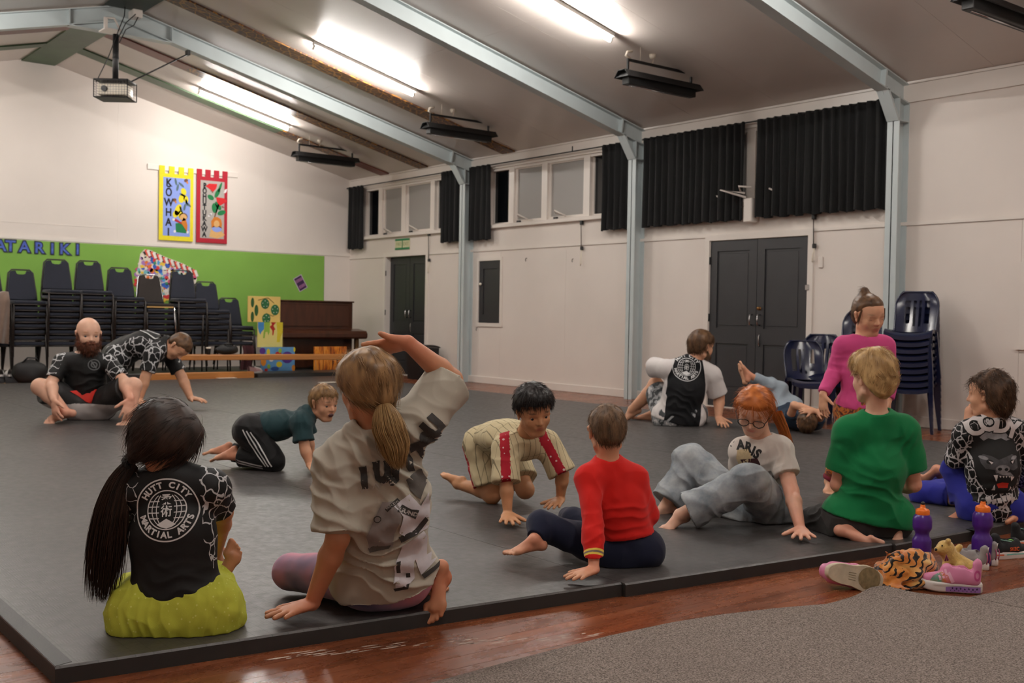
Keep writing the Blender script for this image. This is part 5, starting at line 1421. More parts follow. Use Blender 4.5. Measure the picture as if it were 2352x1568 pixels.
def print_on(fig, name, mat, shapes, centre, u, v, out, target=None, lift=.0016, cell=.012):
    """lay flat shapes (list of (verts2d, faces)) on the garment surface: ray-cast along -out"""
    V, Q = target or fig.last; tree = BVHTree.FromPolygons(V.tolist(), Q.tolist()); u, v, out = nrm(u), nrm(v), nrm(out); c = np.asarray(centre, float)
    mb = MB(); off = 0
    for vs, fs in shapes:
        P = []; ok = []
        for (x, y) in vs:
            w = c+u*x+v*y; hit = tree.ray_cast(Vector(w+out*.25), Vector(-out), .6)
            if hit[0] is None: P.append(tuple(w)); ok.append(False)
            else: P.append(tuple(hit[0]+hit[1]*lift*(1 if hit[1].dot(Vector(out)) > 0 else -1))); ok.append(True)
        mb.add(P, [f for f in fs if all(ok[i] for i in f)], True)
    if not mb.f: return None
    return mb.build(name, mat, fig.root)
def shp_text(txt, size, x=0, y=0, rot=0.0, bold=0.0, cell=.010, sx=1.0, spacing=1.0, shear=0.0):
    vs, fs = text_mesh(txt, size, 0, cell, 'CENTER', bold, spacing); c, s_ = math.cos(rot), math.sin(rot)
    return ([(x+(a*sx+shear*b)*c-b*s_, y+(a*sx+shear*b)*s_+b*c) for a, b, _ in vs], fs)
def shp_poly(pts, cell=.010):
    bm = bmesh.new(); bm.faces.new([bm.verts.new((x, y, 0)) for x, y in pts]); slice_bm(bm, cell); bm.verts.index_update()
    r = ([(v.co.x, v.co.y) for v in bm.verts], [[v.index for v in f.verts] for f in bm.faces]); bm.free(); return r
def shp_ring(cx, cy, r0, r1, n=64, a0=0, a1=2*PI, ry=1.0):
    vs = []; 
    for k in range(n+1):
        a = a0+(a1-a0)*k/n; vs += [(cx+r0*math.cos(a), cy+r0*math.sin(a)*ry), (cx+r1*math.cos(a), cy+r1*math.sin(a)*ry)]
    return vs, [(2*k, 2*k+1, 2*k+3, 2*k+2) for k in range(n)]
def shp_line(pts, w, cell=.01):
    vs = []; P = [np.array(p, float) for p in pts]; Q = []
    for a, b in zip(P[:-1], P[1:]):
        m = max(1, int(np.linalg.norm(b-a)/cell)); Q += [a+(b-a)*i/m for i in range(m)]
    Q.append(P[-1])
    for i, p in enumerate(Q):
        d = Q[min(i+1, len(Q)-1)]-Q[max(i-1, 0)]; d = d/max(1e-9, np.linalg.norm(d)); n = np.array((-d[1], d[0])); vs += [tuple(p+n*w/2), tuple(p-n*w/2)]
    return vs, [(2*k, 2*k+1, 2*k+3, 2*k+2) for k in range(len(Q)-1)]
def arc_text(txt, size, r, a_mid, step, flip=False, bold=0.0):
    """letters around a circle; flip: reading along the bottom"""
    out = []; n = len(txt)
    for i, ch in enumerate(txt):
        if ch == ' ': continue
        a = a_mid+((i-(n-1)/2)*step)*(1 if flip else -1); rot = a-PI/2 if not flip else a+PI/2
        out.append(shp_text(ch, size, r*math.cos(a), r*math.sin(a), rot, bold))
    return out
def club_badge(R):
    """round club emblem: ring, arched lettering, globe grid, two characters, mountain"""
    k = R; s = [shp_ring(0, 0, .955*k, k), shp_ring(0, 0, .585*k, .62*k)]
    s += arc_text('HUTT CITY', .27*k, .785*k, PI/2, .245, False, .012*k) + arc_text('MARTIAL ARTS', .27*k, .785*k, -PI/2, .222, True, .012*k)
    for q in (-1, 1):
        for yy in (-.26, -.09, .09, .26):
            x1 = math.sqrt(max(0, .585**2-yy**2)); s.append(shp_line([(q*.23*k, yy*k), (q*x1*k, yy*k*1.0)], .028*k))
        for rx in (.32, .46): s.append(shp_ring(0, 0, rx*k-.012*k, rx*k+.012*k, 14, (0 if q > 0 else PI)-1.0, (0 if q > 0 else PI)+1.0, .58/rx*.92))
    s.append(shp_text('柔', .36*k, 0, .30*k, 0, .006*k)); s.append(shp_text('術', .36*k, 0, -.07*k, 0, .006*k))
    s.append(shp_poly([(-.30*k, -.45*k), (0, -.27*k), (.30*k, -.45*k), (.16*k, -.53*k), (0, -.575*k), (-.16*k, -.53*k)], .02))
    return s
# ================================================================== people
UP = np.array((0, 0, 1.0)); DN = -UP
FAIR = (214, 160, 128); PALE = (226, 178, 152); TAN = (196, 132, 92)
sk_fair = m_skin('fair_skin', FAIR); sk_pale = m_skin('pale_freckled_skin', PALE, (170, 110, 70), (196, 110, 104)); sk_tan = m_skin('tanned_skin', (190, 132, 98), lip=(150, 82, 70)); sk_warm = m_skin('warm_skin', (200, 146, 106), (26, 20, 18), (164, 92, 80))
h_black = m_hair('black_hair', (8, 7, 7), (34, 28, 26)); h_dkbr = m_hair('dark_brown_hair', (14, 10, 8), (56, 38, 29), .5); h_brown = m_hair('brown_hair', (50, 34, 24), (112, 82, 56)); h_dkblond = m_hair('dark_blond_hair', (80, 56, 34), (158, 122, 80)); h_blond = m_hair('blond_hair', (132, 98, 58), (204, 170, 118))
h_ginger = m_hair('ginger_hair', (128, 62, 22), (206, 120, 56)); h_beard = m_hair('ginger_brown_beard', (48, 22, 12), (104, 56, 34), .6); h_curl = m_hair('curly_brown_hair', (30, 20, 14), (92, 66, 46), .6); h_short = m_hair('cropped_brown_hair', (58, 44, 32), (120, 92, 66), .55)
pr_white = M('white_print', (214, 214, 214), .7, .03, 40); pr_dark = M('charcoal_print', (52, 50, 48), .75, .08, 60); pr_grey = M('pale_grey_print', (176, 172, 168), .75, .06, 30)
def standard(f, skin, hands=(), feet=(), red=(), ear=1.0, brow=.8, jaw=1.0, nose=1.0, lids=None, g=1.0, name='body', smooth=1):
    S = Sdf(); f.torso(S, 0, g)
    for sd in 'LR': f.arm(S, sd, 0, g); f.leg(S, sd, 0, g)
    f.head(S, jaw, nose, ear)
    if lids is not None: f.lids(S, lids)
    for h in hands: f.hand(S, *h[:3], **(h[3] if len(h) > 3 else {}))
    for t in feet: f.foot(S, *t[:3], **(t[3] if len(t) > 3 else {}))
    return f.body(name, skin, S, [(f.J[k], r) for k, r in red], brow, smooth)
def tee(f, name, mat, inf=.012, sleeve=.62, hem=None, hem_n=None, g=1.0, neck=.052, k=.03, sinf=None, attrs=None, folds=(), noise=(.0028, 13), vox=None, long=None, stretch=(1, 1, 1), hinf=None, hips=True, belly=1.0):
    S = Sdf(); f.torso(S, inf, g, hips, belly=belly, hinf=hinf)
    for sd in 'LR': f.arm(S, sd, inf if sinf is None else sinf, g, long if long else sleeve)
    U = f.frame()[1]
    if hem is not None: S.half(hem, -U if hem_n is None else hem_n)
    n0 = f.J['N']; hd = nrm(f.hp(0, -.10, -.22)-n0)
    S.cap(n0-hd*.012, n0+hd*.16, neck*f.st, neck*f.st, .012, sub=True)
    return f.cloth(name, mat, S, vox, folds, noise, attrs, stretch=stretch)
def trousers(f, name, mat, inf=.014, to=1.93, g=1.0, flare=0.0, folds=(), noise=(.003, 14), vox=None, attrs=None, top=True, extra=None):
    S = Sdf(); f.pelvis(S, inf, g)
    if extra: extra(S)
    for sd in 'LR': f.leg(S, sd, inf, g, to if not isinstance(to, dict) else to[sd], flare=flare)
    return f.cloth(name, mat, S, vox, folds, noise, attrs)
def scrunch(f, c, r, mat, n=12, axis=None):
    """gathered hair tie"""
    c = np.asarray(c); a = nrm(axis if axis is not None else (0, 0, 1)); u = nrm(np.cross(a, FWD)); v = np.cross(a, u)
    pts = [c+(u*math.cos(t)+v*math.sin(t))*r for t in np.linspace(0, 2*PI, 25)]
    MB().tube(pts, [r*.42*(1+.25*math.sin(i*2.4)) for i in range(25)], 8).build('hair_tie', mat, f.root)

# ---- 1: girl with the long dark pony tail, back to the camera
def girl_ponytail():
    f = Fig('girl with long dark ponytail in black club shirt and lime shorts', (405, 1440, 0), 3.33, .95, .004)
    f.joints(P=(404, 1378, 0), C=(398, 1225, -.005), N=(384, 1090, 0), SL=(318, 1128, 0), SR=(482, 1122, .02), HL=(346, 1396, 0), HR=(464, 1394, 0),
             KL=(322, 1372, .31), KR=(476, 1350, .28), AL=(508, 1326, .20), AR=(400, 1390, .46), EL=(298, 1205, .13), WL=(340, 1290, .32), ER=(512, 1176, .13), WR=(496, 1268, .31))
    f.set_head(f.at(380, 1006, .01), cv(.50, -.10, .86), cv(.03, 1, .05), .232)
    standard(f, sk_tan, [('L', cv(.5, -.4, .6), cv(-.4, .3, -.4), dict(curl=.3)), ('R', cv(.0, -.7, .6), cv(.6, .3, -.4), dict(curl=.3))], [('L', cv(.30, .90, .25), cv(-.3, .2, .9), dict(L=.165)), ('R', cv(-.8, 0, .3), UP)])
    pat = m_crackle('crackle_rash_shirt', scale=24, mask='mask', width=.06)
    R, U, Fw = f.frame(); C = f.J['C'].copy()
    def at_(V):
        d = V-C; r = d@R; u = d@U; return {'mask': np.maximum(r, -r-.02*(u < .05))-.099-.22*np.clip(-u, 0, .25)+.02*np.clip(u-.06, 0, 1)*4}
    tee(f, 'shirt', pat, .016, .80, f.at(404, 1416, -.06), nrm(-U+.12*Fw), 1.06, .05, attrs=at_, noise=(.0020, 11), sinf=.010, hinf=.017, belly=1.16,
        folds=[(f.at(400, 1375, -.1), .11, UP+.3*R, 95, .004), (f.at(320, 1140, 0), .06, R+U, 120, .003), (f.at(480, 1140, 0), .06, R-U, 120, .003)])
    print_on(f, 'shirt_badge', pr_white, club_badge(.094), f.at(380, 1172, -.09), R+.02*U, U, -Fw)
    lime = NT('lime_cotton'); v = lime.coord(); dts = lime.math('LESS_THAN', lime.voro(v, 55), .16)
    lime.base(lime.mix(lime.math('MULTIPLY', dts, .5), lin((188, 194, 70)), lin((226, 230, 140)))); lime.bump(lime.noise(v, 320, 2), .3, .001); lime.set(.85, spec=.25)
    trousers(f, 'shorts', lime.m, .020, {'L': 1.0, 'R': 1.0}, 1.0, .020, extra=lambda S: S.cap(f.at(340, 1412, .0), f.at(470, 1408, .02), .128, None, .03).cap(f.at(478, 1380, .06), f.at(498, 1345, .16), .055, .05, .03), noise=(.005, 16), folds=[(f.at(400, 1440, -.06), .16, R, 95, .006), (f.at(520, 1380, .1), .12, U+R, 80, .008)])
    tie = f.at(299, 1070, -.02); tl = f.hloc(tie[None])[0]
    flow = lambda q: tl[None]-q+np.array((0, 0, .12))
    def ex(S):
        S.cap(f.at(372, 1035, .0), f.at(318, 1066, -.01), .075, .042, .05); S.cap(f.at(440, 1000, .0), f.at(447, 1075, .03), .036, .016, .03); S.ell(f.at(382, 1000, 0), np.array([f.hR, f.hF, f.hU]), np.array((.102, .112, .104)), .02)
    f.hair_cap(h_dkbr, .05, .62, -.06, -.34, (.010, 20), .004, None, 'hair', ex, 2600, .075, flow, .03, .0009, seed=3, shape=lambda x, y, z, e: np.where((x > .1) & (y > -.1), e-.32, e-.05))
    path = [f.at(*p) for p in ((306, 1064, -.02), (276, 1088, -.04), (256, 1160, -.05), (246, 1230, -.045), (240, 1300, -.04), (232, 1385, -.03))]
    V = join_vq(tail_strands(path, [.020, .034, .050, .056, .052, .040], 1900, .0009, 5, .30, .7), tail_strands(path, [.016, .030, .040, .046, .036, .014], 500, .0018, 6, .1, .7))
    qmesh('ponytail', V[0], V[1], h_dkbr, f.root, {'tone': V[2]})
    scrunch(f, f.at(297, 1068, -.02), .020, M('black_scrunchie', (14, 14, 15), .8), axis=cv(-.7, -.6, 0))
    return f
# ---- 2: girl in the sand grey shirt
def girl_grey():
    f = Fig('girl in oversized sand-grey printed tee with one hand on her head', (880, 1385, .1), 3.42, 1.10, .004)
    f.joints(P=(885, 1312, .14), C=(876, 1150, .03), N=(868, 992, -.02), SL=(778, 1066, -.02), SR=(958, 972, .02), HL=(842, 1328, .14), HR=(926, 1322, .17),
             KL=(668, 1312, .33), AL=(935, 1378, .36), KR=(930, 1345, .52), AR=(1016, 1325, .20), EL=(776, 1235, -.06), WL=(716, 1386, .0), ER=(1037, 872, .12), WR=(935, 786, .03))
    f.set_head(f.at(842, 890, -.04), cv(-.60, -.06, .80), cv(.0, 1, .0), .222)
    standard(f, sk_tan, [('L', cv(-.74, -.10, -.62), UP, dict(L=.155, curl=.06, spread=.30, thumb=.8)), ('R', cv(-.96, -.20, .0), cv(0, .78, .62), dict(L=.155, curl=.05, thumb=.75, tcurl=-.3))],
             [('R', cv(-.12, -.92, -.12), cv(.25, -.15, .95), dict(L=.205)), ('L', cv(.9, -.1, .2), DN, dict(L=.19))], red=[('AR', .10), ('WL', .12), ('WR', .14), ('AL', .12)])
    R, U, Fw = f.frame(); C = f.J['C']
    tm = m_cloth('sand_grey_jersey', (176, 170, 156), .85, .05, .25, 420)
    f.keep = True
    tee(f, 'shirt', tm, .030, .92, f.at(890, 1386, .05), nrm(-U*.9+.35*Fw+.12*R), 1.02, .054, sinf=.030, belly=1.0, noise=(.0055, 9),
        folds=[(f.at(905, 1070, -.05), .18, R*.9+U*.35, 62, .016), (f.at(760, 1140, -.08), .12, U+.4*R, 66, .013), (f.at(930, 1010, -.05), .13, R+U, 80, .014), (f.at(870, 1290, .0), .20, U+.35*R, 52, .018), (f.at(820, 1060, -.06), .12, R-.2*U, 78, .013)])
    f.keep = False
    base = f.at(900, 1160, -.06); px = f.D/FPX*.985
    def to2(x, y): return ((x-900)*px, (1160-y)*px)
    def poly(*p): return shp_poly([to2(*q) for q in p], .012)
    PR = lambda nm, mt, sh, lift=.0016: print_on(f, nm, mt, sh, base, RGT, UPV, -FWD, lift=lift+.0026)
    # lettering: arched word, the middle of it under the pony tail
    L = []
    for ch, x, y, a in (('I', 840, 1095, .12), ('U', 880, 1084, .12), ('J', 908, 1074, .1), ('I', 936, 1062, .28), ('T', 964, 1042, .42), ('S', 984, 1016, .6), ('U', 996, 984, .8)):
        X, Y = to2(x, y); L.append(shp_text(ch, .080, X, Y, a, .0085, sx=.84))
    PR('shirt_lettering', pr_dark, L)
    sw = [to2(828+k*6.3, 1122-k*1.5+(7 if k % 2 else -6)) for k in range(13)]
    PR('shirt_script', pr_grey, [shp_line(sw, .0032)])
    # printed uniform: jacket, belt, trousers, patches (flat print)
    m1, m2, m3 = M('print_light', (206, 204, 210), .8, .12, 16), M('print_mid', (138, 132, 130), .8, .16, 16), M('print_shade', (84, 80, 76), .8, .2, 25)
    PR('print_jacket', m1, [poly((938, 1135), (962, 1165), (990, 1120), (998, 1170), (985, 1200), (972, 1228), (930, 1240), (915, 1225), (925, 1185), (905, 1160))])
    PR('print_sleeve', m2, [poly((880, 1150), (912, 1150), (922, 1190), (905, 1225), (898, 1262), (845, 1272), (842, 1230), (858, 1195))], .0019)
    PR('print_trousers', m1, [poly((918, 1262), (965, 1232), (985, 1270), (990, 1312), (958, 1338), (945, 1300), (925, 1340), (898, 1350), (900, 1310)), poly((905, 1330), (942, 1300), (944, 1345), (925, 1365), (900, 1368))], .0013)
    PR('print_shade', m3, [poly((932, 1100), (962, 1078), (975, 1110), (962, 1150), (940, 1130)), poly((842, 1262), (866, 1250), (895, 1258), (890, 1266), (846, 1274))], .0022)
    PR('print_belt', pr_dark, [poly((914, 1236), (945, 1224), (972, 1192), (976, 1204), (952, 1236), (918, 1252)), poly((905, 1300), (914, 1298), (912, 1328), (903, 1328)), poly((958, 1338), (1000, 1318), (996, 1330), (965, 1350)), poly((895, 1366), (932, 1356), (930, 1366), (898, 1374)), poly((924, 1330), (934, 1330), (934, 1342), (924, 1342))], .0022)
    PR('print_patch', pr_dark, [poly((886, 1166), (912, 1142), (918, 1150), (892, 1172)), poly((912, 1172), (922, 1158), (958, 1176), (950, 1194)), shp_ring(*to2(868, 1189), .0085, .0115, 24)], .0026)
    X, Y = to2(935, 1177); X2, Y2 = to2(902, 1157)
    PR('patch_lettering', pr_grey, [shp_text('GUND', .020, X, Y, -.38, .0008, .005), shp_text('MARTIAL', .0095, X2, Y2, .62, 0, .005)], .0034)
    leg = NT('lilac_pink_leggings'); v = leg.coord(scale=(1, 1, 1)); n = leg.noise(v, 5.5, 2)
    leg.base(leg.ramp(n, [(.36, lin((92, 88, 122))), (.5, lin((150, 128, 158))), (.64, lin((206, 140, 160)))])); leg.set(.7, spec=.3, sheen=.1)
    trousers(f, 'leggings', leg.m, .006, {'L': 1.62, 'R': 1.55}, 1.0, noise=(.0012, 20))
    tie = f.at(882, 922, -.09); tl = f.hloc(tie[None])[0]
    f.hair_cap(h_dkblond, .055, .60, -.03, -.30, (.014, 22), .004, None, 'hair', lambda S: (S.ell(f.at(846, 868, -.04), np.array([f.hR, f.hF, f.hU]), np.array((.094, .112, .092)), .03), S.cap(f.at(850, 905, -.06), f.at(880, 918, -.09), .062, .026, .05)),
               2200, .06, lambda q: tl[None]-q, .05, .0008, seed=9, shape=lambda x, y, z, e: e+np.where(y > .1, .02, -.08))
    # fly-away wisps round the crown
    Rg = np.random.default_rng(5); n = 300; c = np.array([f.hp(*(np.array((math.sin(a)*.30*b, .12+.28*math.cos(a)*b, .47-.12*b*b)))) for a, b in zip(Rg.uniform(0, 6.3, n), Rg.uniform(.2, 1, n))])
    dr = nrm(cv(-.5, .5, .1))[None]+Rg.normal(0, .7, (n, 3)); dr /= np.linalg.norm(dr, axis=1)[:, None]
    V = strand_mesh(c, dr, Rg.uniform(.02, .06, n), .0005, np.array((0, 0, -.6)), Rg, .12); qmesh('hair_wisps', *V[:2], h_blond, f.root, {'tone': V[2]})
    path = [f.at(*p) for p in ((880, 920, -.10), (884, 950, -.13), (893, 985, -.14), (906, 1025, -.135), (920, 1078, -.125))]
    V = join_vq(tail_strands(path, [.013, .040, .052, .046, .018], 2200, .0008, 5, .14, .75), tail_strands(path, [.010, .032, .042, .036, .010], 500, .0016, 6, .1, .75))
    w = V[0]; k = np.clip((f.at(880, 930, -.1)[2]-w[:, 2])/.2, 0, 1); w += (np.sin((w[:, 2])*60+V[2]*2)*.006*k)[:, None]*RGT
    qmesh('ponytail', w, V[1], h_blond, f.root, {'tone': V[2]*.7})
    scrunch(f, tie, .014, M('red_pink_hair_tie', (190, 60, 84), .6, .2, 60), axis=cv(.1, -1, -.3))
    return f
# ---- 3: small boy in the red long-sleeved shirt
def boy_red():
    f = Fig('small boy in red long-sleeved top sitting with his back turned', (1440, 1300, .1), 4.22, .86, .004)
    f.joints(P=(1448, 1258, .06), C=(1425, 1160, .02), N=(1396, 1062, 0), SL=(1352, 1100, -.04), SR=(1458, 1098, .05), HL=(1410, 1268, .06), HR=(1476, 1262, .08),
             KL=(1243, 1205, .10), AL=(1228, 1240, .02), KR=(1318, 1196, .34), AR=(1300, 1182, .62), EL=(1362, 1205, -.14), WL=(1364, 1308, -.24), ER=(1492, 1180, .10), WR=(1440, 1215, .26))
    f.set_head(f.at(1394, 990, .0), cv(-.16, -.12, .96), cv(-.02, 1, .1), .205)
    standard(f, sk_fair, [('L', cv(-.72, -.1, -.60), UP, dict(L=.13, curl=.08, spread=.30)), ('R', cv(-.3, -.3, .8), UP)], [('L', cv(-.96, -.10, -.2), UP, dict(L=.165)), ('R', cv(-.6, -.3, -.6), UP, dict(L=.15))], red=[('WL', .09), ('AL', .1)])
    R, U, Fw = f.frame(); S_, E_, W_ = f.J['SL'], f.J['EL'], f.J['WL']
    t = NT('red_jersey_with_cuff_bands'); v = t.coord(); a = t.attr('cuff')
    band = lambda lo, hi: t.math('MULTIPLY', t.math('GREATER_THAN', a, lo), t.math('LESS_THAN', a, hi))
    k = t.mix(band(.60, .645), lin((206, 30, 24)), lin((224, 196, 84))); k = t.mix(band(.645, .69), k, lin((120, 104, 96))); k = t.mix(band(.69, .735), k, lin((224, 196, 84)))
    t.base(k); t.bump(t.noise(v, 420, 2), .25, .0006); t.set(.85, spec=.25, sheen=.1)
    def at_(V):
        ba = W_-E_; tt = ((V-E_)@ba)/(ba@ba); d = np.linalg.norm(V-E_-np.clip(tt, 0, 1)[:, None]*ba, axis=1); return {'cuff': np.where(d < .07, tt, -1)}
    tee(f, 'top', t.m, .013, long=1.92, hem=f.at(1448, 1244, -.05), hem_n=nrm(-U*.97-.2*R), neck=.05, attrs=at_, sinf=.012, noise=(.003, 12),
        folds=[(f.at(1440, 1180, -.06), .13, U+.25*R, 75, .006), (f.at(1385, 1120, -.08), .07, R*.8+U*.6, 95, .005), (f.at(1362, 1230, -.18), .09, U, 80, .004)])
    trousers(f, 'trousers', m_cloth('navy_jersey', (18, 24, 46), .85), .013, {'L': 1.90, 'R': 1.88}, noise=(.003, 12), folds=[(f.at(1320, 1235, .05), .12, R, 70, .006)])
    f.hair_cap(h_short, .028, .62, .03, -.36, (.012, 30), .004, None, 'hair', None, 2200, .026, lambda q: np.stack([q[:, 0]*.7, q[:, 1]*.5-.1, -.55+0*q[:, 0]], 1), .5, .0008, seed=11, shape=lambda x, y, z, e: e+np.where((np.abs(x) > .26) & (y > -.22), .14, 0))
    return f
# ---- 4: boy crawling in the beige pinstripe set
def boy_beige():
    f = Fig('dark-haired boy in beige pinstripe shirt with red bands crawling towards the camera', (1160, 1120, 0), 5.28, .92, .0045)
    f.joints(P=(1128, 1005, .42), C=(1166, 1002, .16), N=(1208, 1002, -.06), SR=(1160, 1030, -.10), SL=(1256, 1018, .0), HR=(1108, 1022, .42), HL=(1160, 1018, .48),
             KR=(1130, 1136, .34), AR=(1052, 1112, .50), KL=(1206, 1124, .30), AL=(1182, 1098, .62), ER=(1163, 1110, -.16), WR=(1166, 1180, -.19), EL=(1292, 1088, -.03), WL=(1287, 1146, .03))
    f.set_head(f.at(1226, 944, -.20), cv(.34, -.36, -.87), cv(.0, .9, -.35), .232)
    standard(f, sk_warm, [('R', cv(.06, -.12, -.9), UP, dict(L=.155, curl=.05, spread=.32)), ('L', cv(-.35, -.12, -.85), UP, dict(L=.145, curl=.15))],
             [('R', cv(-.75, .05, .6), DN, dict(L=.175)), ('L', cv(0, 0, 1), DN)], lids=.55, nose=1.0)
    f.eyes((30, 22, 20), (0, -.3))
    R, U, Fw = f.frame()
    t = NT('beige_pinstripe_with_red_bands'); v = t.coord(); u = t.attr('u'); w = t.attr('w')
    ln = lambda a, k, th: t.math('LESS_THAN', t.math('PINGPONG', t.math('MULTIPLY', a, k), .5), th)
    k = t.mix(t.math('MULTIPLY', ln(u, 34, .055), .7), lin((202, 188, 152)), lin((92, 84, 66))); k = t.mix(t.math('MULTIPLY', ln(w, 11, .014), .5), k, lin((92, 84, 66)))
    red = t.math('GREATER_THAN', t.attr('band'), 0); star = t.math('LESS_THAN', t.voro(v, 36), .22); k2 = t.mix(t.math('MULTIPLY', star, .9), lin((164, 34, 48)), lin((222, 200, 196)))
    t.base(t.mix(red, k, k2)); t.bump(t.noise(v, 420, 2), .25, .0006); t.set(.85, spec=.2)
    def at_(V):
        J = f.J; b = np.full(len(V), -1.0)
        for s in 'LR':
            a_, e_ = J['S'+s], J['E'+s]; ax = nrm(e_-a_); side = nrm(np.cross(ax, -FWD)); d = V-a_; q = d@side; al = d@ax; fr = (d-ax*al[:, None])@(-FWD)
            sgn = -1 if s == 'R' else 1
            b = np.maximum(b, np.where((np.abs(q-.012*(1 if s == 'L' else -1)*0-.0) < .023) & (al > -.09) & (al < .18) & (fr > -.01) & (np.linalg.norm(d, axis=1) < .22), 1.0, -1))
        h = J['HR']; d = V-h; q = np.abs((d)@nrm(np.cross(J['KR']-h, -RGT))); b = np.maximum(b, np.where((q < .03) & ((d@RGT) < -.03), 1.0, -1))
        return {'u': (V-J['C'])@R, 'w': (V-J['C'])@U, 'band': b}
    tee(f, 'shirt', t.m, .018, .98, f.at(1135, 1010, .36), -U, 1.02, .052, sinf=.026, attrs=at_, noise=(.004, 11), folds=[(f.at(1190, 1000, -.05), .12, U, 70, .006), (f.at(1160, 1060, -.1), .08, R, 80, .005)])
    trousers(f, 'shorts', t.m, .024, .82, 1.0, .012, attrs=at_, noise=(.005, 12))
    f.cloth('collar', M('dark_red_rib', (150, 34, 44), .8), Sdf().cap(f.J['N']-RGT*.036, f.J['N']+RGT*.036, .034, None, .01).cap(f.J['N'], f.J['N']+UPV*.05-FWD*.04, .043, None, .01, sub=True), noise=None)
    f.hair_cap(h_black, .05, .66, .04, -.30, (.018, 26), .0045, None, 'hair', lambda S: S.ell(f.hp(0, .02, .34), np.array([f.hR, f.hF, f.hU]), np.array((.30, .34, .20))*f.hh, .05), 2600, .036, lambda q: np.stack([q[:, 0]*.9, q[:, 1]*1.0+.05, .05-q[:, 2]*1.1], 1), .55, .0011, seed=4)
    return f
# ---- 5: boy in the dark teal tee crawling
def boy_teal():
    f = Fig('fair boy in dark teal tee and striped black trousers crawling to the right', (640, 1060, 0), 6.72, .95, .005)
    f.joints(P=(582, 982, 0), C=(640, 976, 0), N=(706, 952, -.01), SR=(692, 972, -.10), SL=(696, 962, .10), HR=(576, 990, -.07), HL=(576, 986, .07), KR=(628, 1058, -.09), KL=(606, 1052, .08),
             AR=(534, 1046, -.05), AL=(520, 1036, .08), ER=(700, 1028, -.13), WR=(712, 1068, -.14), EL=(708, 1010, .12), WL=(716, 1046, .16))
    f.set_head(f.at(744, 925, -.02), cv(.74, -.22, -.62), cv(.1, 1, -.1), .226)
    standard(f, sk_fair, [('R', cv(.45, -.1, -.85), UP, dict(L=.14, curl=.1)), ('L', cv(.9, -.1, -.2), UP, dict(L=.14, curl=.1))], [('R', cv(-.75, -.45, -.1), cv(.4, -.7, 0), dict(L=.18)), ('L', cv(-.8, -.35, 0), cv(.4, -.7, 0), dict(L=.18))], lids=.35, red=[('AR', .12), ('AL', .12)])
    f.eyes((60, 54, 50), (.1, -.2))
    mo = MB().ellipsoid(f.hp(0, .345, -.255), (.02, .012, .012), 10, 6); mo.build('open_mouth', M('mouth_dark', (70, 22, 20), .4), f.root)
    R, U, Fw = f.frame()
    tee(f, 'shirt', m_cloth('dark_teal_jersey', (30, 56, 60), .85), .020, .74, f.at(592, 975, 0), -U, 1.06, .05, sinf=.020, noise=(.004, 11), belly=1.12, hips=False, folds=[(f.at(650, 960, -.1), .16, U+.2*RGT, 50, .008), (f.at(690, 990, -.15), .08, RGT, 80, .006)])
    trousers(f, 'trousers', m_cloth('black_track_knit', (15, 15, 17), .7), .022, 1.84, 1.0, .008, noise=(.005, 12), folds=[(f.at(590, 1020, -.1), .12, RGT+UPV, 70, .007)])
    px = f.D/FPX; c0 = f.at(600, 1020, -.1); t2 = lambda x, y: ((x-600)*px, (1020-y)*px)
    SH = [shp_line([t2(565+o, 985+o*.3), t2(580+o, 1015), t2(598+o, 1045), t2(615+o*.8, 1068)], .008, .02) for o in (0, 8.5, 17)] + [shp_line([t2(522, 1044+o), t2(550, 1056+o), t2(585, 1064+o), t2(606, 1068+o)], .008, .02) for o in (0, 5.5)]
    print_on(f, 'side_stripe', pr_white, SH, c0, RGT, UPV, -FWD, lift=.003)
    wb = Sdf(); wb.cap(f.J['HR']+U*.07, f.J['HL']+U*.07, .098, None, .02).half(f.at(568, 975, 0), U).half(f.at(556, 975, 0), -U)
    f.cloth('white_waistband', M('white_elastic', (206, 202, 198), .8), wb, noise=None)
    f.hair_cap(h_dkblond, .032, .58, .05, -.30, (.014, 28), .005, None, 'hair', None, 1800, .03, lambda q: np.stack([q[:, 0]*.7, q[:, 1]*.7+.15, -.2+0*q[:, 0]], 1), .5, .0011, seed=5)
    return f
